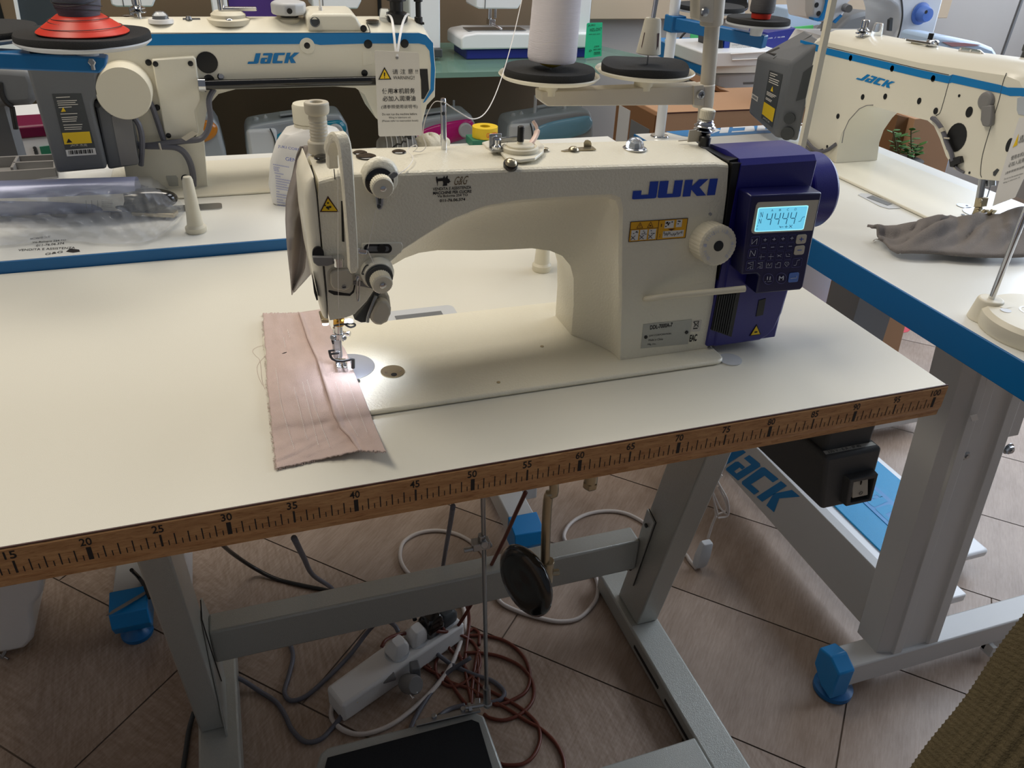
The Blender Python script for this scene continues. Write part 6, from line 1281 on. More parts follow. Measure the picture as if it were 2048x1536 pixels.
k1 = dish2(1420, 22, dd + .02, .066); k2 = dish2(1515, 49, dd - .12, .056)
q = k2 + V((.004, 0, .010)); b = MB(); b.lathe(q, (0, 0, 1), [(.016, 0), (.0165, .001), (.0175, .012)], n=36); gc = solo('thread_cone', b, 'red_plastic', 'cone of charcoal grey thread with a red foot on the far blue arm', 'thread cone', q)
b = MB(); b.lathe(q + V((0, 0, .0085)), (0, 0, 1), [(.017, 0), (.0205, .002), (.0215, .008), (.0190, .06), (.018, .12)], n=44); part('grey_thread', b, 'thread_darkgrey', gc, ang=50)

# ================================================================== THINGS ON THE LEFT TABLE
# oil bottle
R45 = math.radians(-14)
ob_c = V((.452, .672, LZ))
def bx(u, v, z): return ob_c + V((math.cos(R45) * u - math.sin(R45) * v, math.sin(R45) * u + math.cos(R45) * v, z))
b = MB(); rg = []
def rr2(hw, hd, r, z): return [bx(x, y, z) for x, y in rrect(-hw, hw, -hd, hd, r, 4)]
for hw, hd, r, z in ((.058, .034, .012, .0), (.060, .036, .012, .003), (.062, .037, .012, .030), (.056, .035, .012, .062), (.046, .032, .014, .088), (.036, .028, .014, .100), (.022, .022, .0215, .106), (.019, .019, .0185, .110), (.019, .019, .0185, .118)): rg.append(rr2(hw, hd, r, z))
b.loft(rg); bo = solo('oil_bottle', b, 'white_plastic', 'white plastic oil bottle with blue printing standing behind the head of the white machine', 'bottle', ob_c, ang=30)
b = MB(); b.lathe(bx(0, 0, .106), (0, 0, 1), [(.0215, 0), (.0215, .004), (.0205, .0048), (.0222, .006), (.0222, .028), (.0205, .0315), (.012, .0320), (0, .0317)], n=48); part('bottle_cap', b, 'cream_plastic', bo, ang=35)
b = MB()
def obt(s, x0, y0, x1, y1, h, mb=None):
    n_ = V((math.sin(R45), -math.cos(R45), 0))
    p0 = bx(0, -.0395, 0)
    def hit(px, py_):
        d = RW.transposed() @ V((px - 1024, 768 - py_, -FP)); t = (p0 - CAM).dot(n_) / d.dot(n_); return CAM + d * t
    o = hit(x0, y0); (mb or b).text(s, o, hit(x1, y1) - o, hit(x0, y0 - h) - o)
obt('JUKI CORPORATION', 556, 296, 640, 311, 6.5); obt('GENUINE OIL', 571, 321, 640, 331, 7)
for k, (x, y, w_) in enumerate(((546, 330, 32), (547, 335, 12), (547, 338.5, 10), (548, 342, 10), (549, 347, 18), (551, 353, 10), (551, 358, 36), (552, 363, 36), (552, 368, 22), (552, 373, 36), (553, 378, 34), (553, 384, 6), (553, 389, 34), (553, 394, 34), (554, 400, 12), (554, 405, 34), (555, 411, 32))): obt('mmmmmmmm' if w_ > 12 else 'mmm', x, y, x + w_, y + w_ * .18, 2.4)
part('bottle_print', b, 'ink_blue', bo)
# plastic bag with contents
bag_o = PZ(180, 440, LZ)
b = MB(); p0 = PZ(-120, 406, LZ + .02); p1 = PZ(268, 386, LZ + .018)
tube_ = MB(); p0 = AT(-140, 392, 1.16); p1 = PZ(278, 388, LZ + .026); p0 = PZ(-140, 402, LZ + .026); tube_.tube([p0, p0.lerp(p1, .5), p1], .0235, n=28)
rl = solo('lilac_tube', tube_, 'tube_lilac', 'lilac grey metal tube inside the clear plastic bag', 'tube', p0.lerp(p1, .5))
b = MB(); P = [PZ(x, y, LZ + h) for x, y, h in ((-120, 402, .03), (100, 396, .034), (248, 389, .036), (250, 402, .028), (245, 423, .008), (100, 417, .008), (-120, 412, .01))]
b.prism([p + V((0, -.006, .002)) for p in P], (0, 0, .0012)); ps = solo('instruction_sheet', b, 'paper', 'folded white instruction sheet beside the lilac tube in the plastic bag', 'paper', P[1])
b = MB()
for x in (173, 184, 196): b.tube([PZ(x, 398, LZ + .036) + V((0, -.006, 0)), PZ(x + 1, 414, LZ + .020) + V((0, -.006, 0))], .0003, n=4)
for k in range(5): y = 397 + k * 3.4; b.tube([PZ(204, y, LZ + .038 - k * .0038) + V((0, -.006, 0)), PZ(226, y + .5, LZ + .038 - k * .0038) + V((0, -.006, 0))], .00025, n=4)
part('sheet_print', b, 'darkgrey', ps)
b = MB(); e = PZ(288, 400, LZ + .022); b.ell(e, .044, .020, .016, n=28, m=14); b.prism([PZ(x, y, LZ + .016) for x, y in ((250, 392), (275, 386), (300, 392), (270, 420), (252, 415))], (0, 0, .014)); pk = solo('plastic_fitting', b, 'black_gloss', 'glossy black plastic fitting at the end of the tube in the plastic bag', 'fitting', e, ang=60)
b = MB(); b.bar(PZ(268, 424, LZ + .006), PZ(352, 428, LZ + .006), .018, .006); part('steel_tongue', b, 'nickel', pk, bev=.001)
def bagfn(u, v):
    top = [(-60, 362), (0, 356), (60, 350), (130, 344), (200, 334), (262, 326), (310, 332), (322, 352), (334, 372), (350, 392), (366, 408), (368, 420)]
    bot = [(-60, 500), (0, 492), (50, 486), (90, 480), (140, 480), (190, 486), (240, 488), (280, 486), (310, 478), (335, 460), (355, 440), (368, 424)]
    k = min(int(u * 11), 10); f_ = u * 11 - k
    a = (top[k][0] + (top[k + 1][0] - top[k][0]) * f_, top[k][1] + (top[k + 1][1] - top[k][1]) * f_); c = (bot[k][0] + (bot[k + 1][0] - bot[k][0]) * f_, bot[k][1] + (bot[k + 1][1] - bot[k][1]) * f_)
    v2 = v
    hgt = (.060 * math.exp(-((v2 - .34) / .20) ** 2) + .012 * math.exp(-((v2 - .75) / .2) ** 2)) * (1 if u < .70 else max(.15, 1 - (u - .70) * 2.6))
    hgt += .003 * math.sin(u * 31 + v * 9) * math.sin(v * 23) + .0022 * math.sin(u * 67 - v * 31)
    edge = min(1, min(v, 1 - v) * 9) * min(1, (1 - u) * 10 + .02)
    z = LZ + .0035 + max(0, hgt) * edge
    return PZ(a[0] + (c[0] - a[0]) * v, a[1] + (c[1] - a[1]) * v, z)
b = MB(); b.grid(90, 44, bagfn); pbg = solo('plastic_bag', b, 'bagfilm', 'crumpled clear plastic bag lying on the blue edged table beside the cream peg', 'bag', bag_o, ang=180)
# tape roll on green box, cloth, striped roll behind the arm
q = PZ(968, 296, LZ)
b = MB(); b.box(q.x - .022, q.x + .028, q.y, q.y + .045, LZ, LZ + .014); solo('green_box', b, 'green_dark', 'small green box under the yellow tape roll', 'box', (q.x, q.y, LZ), bev=.001)
b = MB(); c = V((q.x + .008, q.y + .022, LZ + .0145)); b.lathe(c, (0, 0, 1), [(.0095, 0), (.0235, 0), (.0235, .019), (.0095, .019), (.0095, 0)], n=44, caps=False); tr = solo('tape_roll', b, 'yellow_tape', 'yellow roll of tape with red lettering on the green box', 'tape roll', c, ang=40)
b = MB()
for i, ch_ in enumerate('GUIPA'):
    a = -1.75 + i * .24; d = V((math.cos(a), math.sin(a), 0)); t_ = V((-d.y, d.x, 0)); o = c + d * .0239 + V((0, 0, .004)); b.text(ch_, o, t_ * .0048, (0, 0, .008))
part('tape_lettering', b, 'red_plastic', tr)
def blob(px, py_, Y, rx, ry, rz, seed, m, nm, label, cat, extra=None):
    rnd = random.Random(seed); c = PY(px, py_, Y); ph = [rnd.random() * 6 for _ in range(6)]; b = MB(); rg = []
    for i in range(15):
        t = math.pi * i / 14; rg.append([c + V((rx * math.sin(t) * math.cos(a) * (1 + .16 * math.sin(3 * a + ph[0] + 2 * t) + .08 * math.sin(7 * a + ph[1])), ry * math.sin(t) * math.sin(a) * (1 + .12 * math.sin(4 * a + ph[2])), -rz * math.cos(t) * (1 + .15 * math.sin(2 * a + ph[3])))) for a in [2 * math.pi * k / 32 for k in range(32)]])
    b.loft(rg, False); return solo(nm, b, m, label, cat, (c.x, c.y, c.z - rz), ang=60)
YY = .82
b = MB(); P = [PY(x, y, YY) for x, y in ((760, 262), (762, 275), (772, 302), (800, 306), (830, 302), (826, 285), (806, 262))]; c = PY(790, 284, YY)
b.lathe(V((c.x, c.y - .02, LZ + .0265)), (1, 0, 0), [(.0, -.032), (.02, -.032), (.025, -.027), (.026, 0), (.024, .027), (.018, .031), (0, .031)], n=32); sr = solo('striped_cloth_roll', b, 'midgrey', 'rolled grey cloth with white stripes lying behind the arm of the white machine', 'cloth', (c.x, c.y, LZ), ang=50)
b = MB()
for k in range(6): x = c.x - .024 + k * .0085; b.tube([V((x + .0004 * i, c.y - .02 - .0263 * math.cos(t), LZ + .0265 + .0263 * math.sin(t))) for i, t in enumerate([(-.9 + j * .2) for j in range(13)])], .0007, n=5)
part('stripe', b, 'paper', sr)
blob(858, 288, .80, .022, .018, .017, 4, 'cloth_cream', 'lace_cloth', 'crumpled cream lace cloth behind the chrome thread pin, left of the pink machine', 'cloth')
blob(884, 290, .83, .014, .014, .017, 9, 'cloth_cream', 'lace_cloth', 'small fold of cream lace cloth directly behind the chrome thread pin', 'cloth')
# grey tray at left
b = MB(); T0 = [PZ(x, y, LZ + .001) for x, y in ((-40, 326), (112, 318), (112, 346), (-40, 356))]; b.prism(T0, (0, 0, .006)); tr_ = solo('grey_tray', b, 'midgrey', 'grey moulded tray with dividers on the blue edged table, left of the grey motor', 'tray', T0[0], bev=.001)
b = MB(); z = LZ + .007
for a, c in (((-40, 326), (112, 318)), ((112, 318), (112, 346)), ((-40, 356), (112, 346)), ((28, 335), (112, 331)), ((38, 322), (26, 345))): b.bar(PZ(*a, z + .008), PZ(*c, z + .008), .004, .016)
part('tray_walls', b, 'midgrey', tr_, bev=.0005)
# plastic film and paper hung on the head
YF = .215
def film(u, v):
    Lx = [(600, 292), (592, 310), (582, 360), (573, 400), (572, 440), (574, 480), (578, 530), (583, 590)]
    Rx = [(626, 290), (612, 320), (606, 360), (608, 400), (610, 440), (615, 480), (610, 540), (588, 580)]
    k = min(int(v * 7), 6); f_ = v * 7 - k
    a = [Lx[k][i] + (Lx[k + 1][i] - Lx[k][i]) * f_ for i in (0, 1)]; c = [Rx[k][i] + (Rx[k + 1][i] - Rx[k][i]) * f_ for i in (0, 1)]
    return PY(a[0] + (c[0] - a[0]) * u, a[1] + (c[1] - a[1]) * u, YF + .006 * math.sin(u * 6 + v * 5) + .004 * math.sin(v * 14))
b = MB(); b.grid(12, 40, film); hs = solo('plastic_wrap', b, 'film2', 'smoky translucent plastic wrap hanging down the left end of the white machine', 'wrap', PY(600, 400, YF), ang=180); s = hs.modifiers.new('thickness', 'SOLIDIFY'); s.thickness = .0008
def pap(u, v):
    Lx = [(591, 440), (584, 500), (582, 550), (584, 588)]; Rx = [(604, 402), (624, 470), (625, 545), (590, 584)]
    k = min(int(v * 3), 2); f_ = v * 3 - k
    a = [Lx[k][i] + (Lx[k + 1][i] - Lx[k][i]) * f_ for i in (0, 1)]; c = [Rx[k][i] + (Rx[k + 1][i] - Rx[k][i]) * f_ for i in (0, 1)]
    return PY(a[0] + (c[0] - a[0]) * u, a[1] + (c[1] - a[1]) * u, YF + .012 + .004 * math.sin(u * 5))
b = MB(); b.grid(8, 20, pap); hp_ = solo('hanging_leaflet', b, 'paper', 'white paper leaflet hanging behind the smoky plastic wrap', 'paper', PY(600, 500, YF + .01), ang=180); s = hp_.modifiers.new('thickness', 'SOLIDIFY'); s.thickness = .0006
# ================================================================== PINK CLOTH
def pink():
    L_ = [(526, 628), (528, 660), (532, 710), (534, 760), (538, 800), (542, 840), (546, 880), (550, 915), (553, 938)]
    S_ = [(598, 626), (616, 680), (635, 722), (648, 765), (659, 800), (668, 832), (682, 858), (700, 875), (717, 902)]
    R_ = [(640, 620), (664, 660), (690, 700), (704, 735), (718, 770), (730, 800), (744, 838), (757, 870), (772, 905)]
    rnd = random.Random(11)
    def it(A, v):
        k = min(int(v * (len(A) - 1)), len(A) - 2); f_ = v * (len(A) - 1) - k; return V((A[k][0] + (A[k + 1][0] - A[k][0]) * f_, A[k][1] + (A[k + 1][1] - A[k][1]) * f_, 0))
    def zz(p, extra=0):
        X = PZ(p.x, p.y, .786); on = 1 / (1 + math.exp(-(X.x - .338) / .006)) * 1 / (1 + math.exp(-(X.y - .0915) / .004))
        return .7812 + .0053 * on + extra
    ns = [[rnd.uniform(-1, 1) for _ in range(70)] for _ in range(4)]
    def base(u, v):
        a = it(L_, v); c = it(S_, v) + V((4, 0, 0)); p = a.lerp(c, u)
        if u == 0: p.x += ns[0][int(v * 60)] * 1.3
        if v == 1: p.y += ns[1][int(u * 60)] * 1.3
        if v == 0: p.y += ns[2][int(u * 60)] * 1.2
        wr = .0010 * math.sin(v * 9 + u * 2) ** 2 + .0004 * math.sin(v * 42 + 2.2 * math.sin(u * 7)) * math.sin(u * 5 + .4) + .0002 * math.sin(u * 23 + v * 5) + .0004 * math.sin(v * 75 + u * 9) * math.sin(v * 5)
        lift = .006 * max(0, (u - .55) / .45) * max(0, (v - .86) / .14) ** 2
        return PZ(p.x, p.y, zz(p, .0006 + max(0, wr) + lift))
    b = MB(); b.grid(46, 110, base); o = solo('fabric_swatch', b, 'pink', 'dusty pink cotton sample with seams lying under the needle of the white machine', 'fabric', PZ(640, 780, .781), ang=180); s = o.modifiers.new('thickness', 'SOLIDIFY'); s.thickness = .0009; s.offset = -1
    def flap(u, v):
        a = it(S_, v); c = it(R_, v); p = a.lerp(c, u)
        if v == 1: p.y += ns[3][int(u * 60)] * 1.6
        h = .0030 * math.exp(-(u / .10) ** 2) + .0018 + .0003 * math.sin(v * 31 + u * 6) + .0002 * math.sin(u * 15 + v * 3)
        lift = (.004 + .010 * u) * max(0, (v - .80) / .20) ** 2
        if u < .012: h = .0008
        dp = 0 if v < .8 else 0
        return PZ(p.x, p.y, zz(p, h + lift - (.0010 * u if v < .9 else 0)))
    b = MB(); b.grid(44, 110, flap); f = part('folded_seam', b, 'pink', o, ang=180); s = f.modifiers.new('thickness', 'SOLIDIFY'); s.thickness = .0009; s.offset = -1
    b = MB(); st = MB()
    def line(A, st_, dash=(9, 7), z=.0042):
        P = []
        for k in range(len(A) - 1):
            a, c = V(A[k] + (0,)), V(A[k + 1] + (0,)); n = max(1, int((c - a).length / 3.4)); P += [(a.lerp(c, j / n), a.lerp(c, (j + .62) / n)) for j in range(n)]
        for p, q in P: st_.tube([PZ(p.x, p.y, zz(p, z)), PZ(q.x, q.y, zz(q, z))], .00022, n=4)
    K = 4.3875
    def cp(L): return [(500 + x / K, 600 + y / K) for x, y in L]
    for L in ([(225, 600), (270, 900), (330, 1130), (390, 1310)], [(385, 760), (440, 980), (480, 1150), (505, 1225)], [(460, 720), (520, 960), (570, 1160), (600, 1275)], [(500, 700), (570, 940), (640, 1140), (705, 1295)], [(330, 260), (350, 330)], [(295, 330), (310, 420)]): line(cp(L), st)
    part('stitching', st, 'string', o)
    st = MB()
    for L in ([(750, 720), (800, 860), (850, 1030), (950, 1195)], [(860, 720), (920, 880), (980, 1040), (1030, 1165)], [(800, 700), (850, 825)]): line(cp(L), st, z=.0058)
    part('seam_stitching', st, 'string', f)
    fr = MB(); 
    for k in range(230):
        v = rnd.random(); a = it(L_, v); dx = rnd.uniform(1.5, 5.5); fr.tube([PZ(a.x + .8, a.y, .7826), PZ(a.x - dx, a.y + rnd.uniform(-2.5, 2.5), .7806 )], .00013, n=3)
    for k in range(120):
        u = rnd.random(); a = V((553 + (717 - 553) * u, 938 - 36 * u, 0)); fr.tube([PZ(a.x, a.y - 1, zz(a, .001)), PZ(a.x + rnd.uniform(-2, 2), a.y + rnd.uniform(1, 3.5), zz(a, 0))], .00013, n=3)
    for k in range(60):
        u = rnd.random(); a = V((717 + 55 * u, 902 + 3 * u, 0)); fr.tube([PZ(a.x, a.y - 1, zz(a, .008 * u + .005)), PZ(a.x + rnd.uniform(-2, 2), a.y + rnd.uniform(1, 3), zz(a, .008 * u + .004))], .00013, n=3)
    for k in range(60):
        u = rnd.random(); a = V((526 + 72 * u, 629 - 2 * u, 0)); fr.tube([PZ(a.x, a.y + 1, .7826), PZ(a.x + rnd.uniform(-2, 2), a.y - rnd.uniform(1, 3), .781)], .00013, n=3)
    fr.tube([PZ(x, y, .7806) for x, y in ((528, 690), (512, 695), (505, 702), (512, 712), (520, 722), (524, 760), (530, 778))], .00014, n=4, smooth=4); fr.tube([PZ(x, y, .7806) for x, y in ((530, 712), (515, 730), (516, 750), (525, 770))], .00014, n=4, smooth=4)
    q = fr; part('frayed_edge', q, 'pink', o, stuff=True)
    b = MB(); b.tube([PZ(564, 708, .7880), PZ(568, 706, .7884), PZ(573, 704.5, .7880)], .0005, n=6); part('pen_mark', b, 'ink', o)
pink()
# ================================================================== CABLES AND STRIP ON THE FLOOR
def F3(p, r): return PZ(p[0], p[1], r + (p[2] if len(p) > 2 else 0))
def cable(name, m, label, cat, paths, r, group=None, sm_=7):
    b = MB()
    for P in paths: b.tube([F3(p, r) for p in P], r, n=10, smooth=sm_)
    p = F3(paths[0][len(paths[0]) // 2], 0); return solo(name, b, m, label, cat, (p.x, p.y, 0), ang=180)
# power strip
A_, B_, C_, D_ = PZ(652, 1373, .045), PZ(884, 1207, .045), PZ(930, 1246, .045), PZ(684, 1414, .045)
b = MB(); bot = [V((p.x, p.y, .001)) for p in (D_, C_, B_, A_)]; top = [V((p.x, p.y, .045)) for p in (D_, C_, B_, A_)]; b.loft([bot, top]); ps_ = solo('power_strip', b, 'white_plastic', 'white multi socket power strip on the floor under the ruler edged table', 'power strip', (A_.x, A_.y, 0), bev=.006, seg=3)
b = MB(); rings_ = []
def S_(u, v, z=.0455): p = A_.lerp(B_, u).lerp(D_.lerp(C_, u), v); return V((p.x, p.y, z))
b = MB()
for u in (.50, .66, .79, .91): c = S_(u, .5); b.lathe(c, (0, 0, 1), [(.0225, -.0005), (.0225, .0006), (.0205, .0008), (.0200, -.0003)], n=32)
part('socket', b, 'lightgrey', ps_, ang=30)
def plug_(px, py_, m, par, base, hz=.034, r=.018):
    b = MB(); c = base; d = (B_ - A_).normalized(); e = V((-d.y, d.x, 0)); rg = []
    for h, k, o in ((0, .92, 0), (.004, 1, 0), (.018, .98, -.001), (hz * .8, .78, -.004), (hz, .55, -.005)): rg.append([c + d * (x * r * k) + e * (y * r * k * .9 + o) + V((0, 0, h + y * .002)) for x, y in rrect(-1, 1, -1, 1, .45, 4)])
    b.loft(rg); return part('plug', b, m, par, bev=.001, ang=50)
# white cable
c1w = cable('white_cable', 'white_cable', 'thick white cable lying in wide loops on the floor behind the crossbar', 'cable', [[(905, 1195), (925, 1212), (929, 1250), (912, 1310), (884, 1358), (840, 1405), (785, 1448), (730, 1468), (690, 1462), (664, 1438), (664, 1408)], [(990, 1182), (1002, 1205), (1035, 1222), (1080, 1236), (1120, 1243), (1158, 1236), (1188, 1206), (1196, 1180), (1190, 1152), (1160, 1120), (1136, 1090), (1128, 1070), (1142, 1046), (1172, 1029), (1212, 1022), (1252, 1027), (1292, 1048), (1330, 1080), (1368, 1106), (1380, 1122), (1393, 1137)], [(829, 1161), (806, 1132), (800, 1108), (808, 1083), (837, 1066), (875, 1061), (913, 1068), (943, 1084), (966, 1106), (978, 1134), (988, 1160), (986, 1184)]], .0042)
# adapter
Ya = PZ(1398, 1136, 0).y
pa0 = PY(1398, 1132, Ya); pa1 = PY(1418, 1072, Ya)
b = MB(); d = (pa1 - pa0).normalized(); b.loft([[pa0 + d * t + V((x * w_, y * w_ * .7, 0)) for x, y in rrect(-.0135, .0135, -.0135, .0135, .005, 2)] for t, w_ in ((0, .7), (.006, 1.0), (.03, 1.08), (.062, .9), (.066, .75))]); ad = solo('white_plug_adapter', b, 'lightgrey', 'small white plug adapter hanging from the tied white lead beside the right leg', 'plug', pa0, bev=.0008)
b = MB(); Q = lambda x, y, e=0: PY(x, y, Ya + e)
b.tube([Q(1416, 1076), Q(1424, 1050), Q(1432, 1032)], .0028, n=8); part('lead_sleeve', b, 'white_cable', ad)
b = MB(); loops = [[(1432, 1035), (1428, 1000), (1425, 970), (1433, 948), (1444, 935), (1450, 920), (1455, 905)], [(1432, 1030), (1452, 1020), (1448, 995), (1436, 965), (1444, 950)], [(1436, 1036), (1456, 1030), (1455, 1000), (1438, 968), (1430, 950), (1440, 945)], [(1426, 985), (1440, 1015), (1455, 1028), (1452, 1005), (1436, 972)], [(1444, 940), (1452, 925), (1460, 900)], [(1430, 960), (1426, 990), (1436, 1030)]]
for k, L in enumerate(loops): b.tube([Q(x, y, .004 * math.sin(k * 2)) for x, y in L], .0020, n=8, smooth=6)
b.tube([Q(1455, 905), PY(1470, 860, .45), V((1.03, .42, .60)), V((1.0, .40, .742))], .0020, n=8, smooth=5)
part('tied_lead', b, 'white_cable', ad)
# grey cables
g1 = cable('grey_cable', 'grey_cable', 'grey cable looping left of the power strip and up behind the crossbar', 'cable', [[(588, 1076, .50), (607, 1114, .36), (626, 1150, .18), (668, 1184, .03), (640, 1225), (590, 1250), (576, 1272), (586, 1310), (578, 1350), (569, 1384), (582, 1401), (612, 1392), (650, 1360), (698, 1312), (735, 1264, .02), (756, 1244, .05), (776, 1243, .07), (790, 1252, .075), (797, 1264, .07)]], .0040)
plug_(0, 0, 'white_plastic', g1, S_(.66, .5))
g2 = cable('grey_cable', 'grey_cable', 'grey cable from the left foot ending in a loose grey plug with yellow label', 'cable', [[(448, 1354, .03), (480, 1358, .015), (520, 1383), (552, 1404), (570, 1430), (584, 1459), (610, 1483), (640, 1479), (664, 1456), (688, 1425, .01), (705, 1395, .02), (735, 1378, .03), (765, 1362, .03)]], .0040)
b = MB(); a = F3((758, 1364), .034); c = F3((788, 1350), .034); e = F3((806, 1350), .034)
b.tube([a, a.lerp(c, .5), c], lambda t: .0055 + .0035 * t, n=14); b.lathe(e + V((.002, -.002, -.018)), (.3, -.5, .35), [(.014, 0), (.017, .008), (.0175, .026), (.0150, .034)], n=18); pg = part('plug', b, 'midgrey', g2, bev=.001, ang=50)
b = MB(); b.box(e.x + .014, e.x + .030, e.y - .006, e.y + .014, e.z - .012, e.z + .014); part('earth_clip', b, 'grey', pg, bev=.002)
b = MB(); f0 = F3((820, 1366), .03); b.cyl(f0, F3((833, 1386), .022), .0023); f1 = F3((812, 1376), .026); b.cyl(f1, F3((827, 1397), .018), .0023); part('plug_pin', b, 'chrome', pg)
b = MB(); b.prism([F3(p, .030) for p in ((700, 1391), (722, 1378), (735, 1356), (741, 1380), (735, 1390), (714, 1406))], (0, 0, .0012)); yl_ = part('label_tag', b, 'yellow', g2)
b = MB(); o = F3((712, 1398), .0322); b.text('220', o, F3((734, 1382), .0322) - o, F3((709, 1390), .0322) - o); part('label_print', b, 'ink', yl_)
g3 = cable('grey_cable', 'grey_cable', 'thin grey cable dropping straight behind the crossbar, left of the steel rod', 'cable', [[(906, 1012, .50), (900, 1050, .40), (893, 1090, .28), (885, 1140, .14), (880, 1190, .06), (872, 1215, .05), (868, 1240, .05)]], .0036)
plug_(0, 0, 'darkgrey', g3, S_(.91, .5), hz=.03, r=.021)
g4 = cable('grey_cable', 'grey_cable', 'blue grey cable curling on the floor behind the foot pedal', 'cable', [[(868, 1303, .01), (905, 1330), (950, 1350), (985, 1362), (1008, 1383), (1002, 1398), (980, 1405)], [(942, 1315, .02), (890, 1350), (852, 1400), (826, 1445), (815, 1480)], [(878, 1432, .01), (900, 1418), (930, 1410)]], .0040)
g5 = cable('grey_cable', 'darkgrey', 'dark grey cable hanging down behind the left foot near the bottom edge', 'cable', [[(388, 1424, .01), (378, 1460), (372, 1500), (366, 1540), (364, 1560)]], .0040)
k1_ = cable('black_cable', 'black_cable', 'black cable crossing the floor behind the left part of the crossbar', 'cable', [[(440, 1085, .2), (464, 1106, .10), (505, 1134, .02), (550, 1157), (600, 1170), (650, 1180), (700, 1192), (750, 1210), (800, 1212, .02), (822, 1218, .07), (830, 1240, .07)]], .0040)
plug_(0, 0, 'black_gloss', k1_, S_(.79, .5), hz=.042, r=.022)
# brown cable
br_paths = [[(1051, 985, .50), (1030, 1030, .42), (1010, 1075, .33), (975, 1145, .20), (935, 1222, .08), (905, 1268, .02), (896, 1288, .01), (903, 1302), (925, 1318)],
 [(763, 1294, .088), (772, 1280, .088), (795, 1270, .07), (840, 1263, .055), (880, 1263, .05), (915, 1268, .02), (940, 1280), (955, 1300), (960, 1330), (945, 1352), (915, 1372), (888, 1368), (872, 1345), (874, 1318), (893, 1292)],
 [(895, 1290), (915, 1276), (960, 1271), (1010, 1282), (1046, 1312), (1060, 1350), (1052, 1382), (1025, 1400), (996, 1410), (982, 1404)],
 [(928, 1306), (960, 1306), (1000, 1313), (1040, 1332), (1064, 1362), (1066, 1398), (1044, 1426), (1010, 1440), (980, 1436), (968, 1428)],
 [(900, 1278), (872, 1290), (854, 1308), (853, 1328), (862, 1338)], [(836, 1322), (850, 1335), (880, 1352), (905, 1366), (940, 1378), (965, 1392), (1010, 1415), (1050, 1440), (1082, 1458), (1110, 1485), (1126, 1515), (1130, 1545)],
 [(912, 1292), (930, 1335), (960, 1370), (1000, 1392), (1035, 1412), (1060, 1432), (1076, 1452), (1080, 1480), (1068, 1510), (1045, 1528), (1010, 1530), (995, 1524)],
 [(928, 1196, .05), (936, 1220, .03), (938, 1250, .01), (932, 1300), (930, 1330), (934, 1365), (941, 1395), (942, 1412)], [(872, 1205, .04), (872, 1225, .055), (885, 1255, .05), (897, 1272, .02)],
 [(942, 1410), (945, 1370), (952, 1320), (958, 1300)], [(955, 1395), (957, 1350), (954, 1310)], [(938, 1262), (948, 1258), (958, 1268), (958, 1290)], [(885, 1345), (905, 1372), (925, 1400), (940, 1415)]]
bc = cable('brown_cable', 'brown_cable', 'brown cable piled in tangled loops beside the power strip and running up to the table', 'cable', br_paths, .0032, sm_=8)
plug_(0, 0, 'white_plastic', bc, S_(.50, .5))
# white bin at left
wbn = thing('white_tool_case', 'white rounded plastic tub on the floor at the lower left corner, cut by the frame', 'tub', PZ(20, 1290, .02))
def wb_(x, y): return PY(x, y, .66)
b = MB(); b.prism([wb_(x, y) for x, y in ((-120, 1150), (85, 1150), (86, 1185), (78, 1200), (66, 1212), (66, 1240), (70, 1255), (66, 1280), (50, 1298), (10, 1307), (-120, 1310))], (0, .14, 0)); part('tub', b, 'white_plastic', wbn, bev=.008, seg=3)
b = MB(); b.cyl(PZ(-4, 1306, .008), PZ(17, 1318, .004), .0016); b.cyl(PZ(3, 1316, .02), PZ(10, 1304, .02), .003); part('wire_foot', b, 'steel', wbn)
# ribbed knit garment, close at lower right
kb = MB(); rg = []
DP = .46
e0, e1 = (2100, 1240), (1850, 1580); dx, dy = e1[0] - e0[0], e1[1] - e0[1]; ln_ = math.hypot(dx, dy); nx, ny = -dy / ln_, dx / ln_
nx, ny = (abs(nx), abs(ny)); R0 = .060
pxr = R0 * FP / DP
a = AT(e0[0] + nx * pxr, e0[1] + ny * pxr, DP); c = AT(e1[0] + nx * pxr, e1[1] + ny * pxr, DP); d = (c - a).normalized(); u = d.cross(V((0, 0, 1))).normalized(); w_ = d.cross(u); n = 440
L0 = (c - a).length
for i in range(130):
    t = -.1 + 1.2 * i / 129; o = a + d * (L0 * t)
    rg.append([o + (u * math.cos(2 * math.pi * k / n) + w_ * math.sin(2 * math.pi * k / n)) * (R0 * (1 + .012 * math.sin(t * 9)) + .0012 * math.cos(k * 2 * math.pi / 10.0) + .0004 * math.cos(i * 2 * math.pi / 3.0)) for k in range(n)])
kb.loft(rg, False); solo('ribbed_knit_sleeve', kb, 'knit', 'olive brown ribbed knit sleeve cutting across the lower right corner', 'garment', a.lerp(c, .5), ang=180)
# ================================================================== SHELVES AND SHOP MACHINES ON THE BACK WALL
ZS = .742
ys = PZ(1000, 143, ZS).y
gs = thing('glass_shelf', 'green tinted glass shelf along the brown wall, carrying white domestic machines', 'shelf', (.6, ys, ZS - .012))
xr = PZ(1250, 120, ZS).x
b = MB(); b.prism([V((-2.3, ys, ZS - .014)), V((PZ(1380, 140, ZS).x, ys, ZS - .014)), V((PZ(1380, 140, ZS).x, ys + .08, ZS - .014)), V((xr, WY - .002, ZS - .014)), V((-2.3, WY - .002, ZS - .014))], (0, 0, .014)); part('shelf_board', b, 'glass', gs)
b = MB()
for x in (-.6, .35, 1.25): b.box(x, x + .02, ys + .06, WY - .002, ZS - .04, ZS - .0145)
part('shelf_bracket', b, 'darkgrey', gs)
Z2 = .335
b = MB(); b.box(-2.3, 1.56, 1.80, WY - .002, Z2 - .02, Z2); solo('lower_shelf', b, 'glass', 'lower shelf behind the tables carrying the coloured domestic machines', 'shelf', (0.2, 1.8, Z2 - .02))
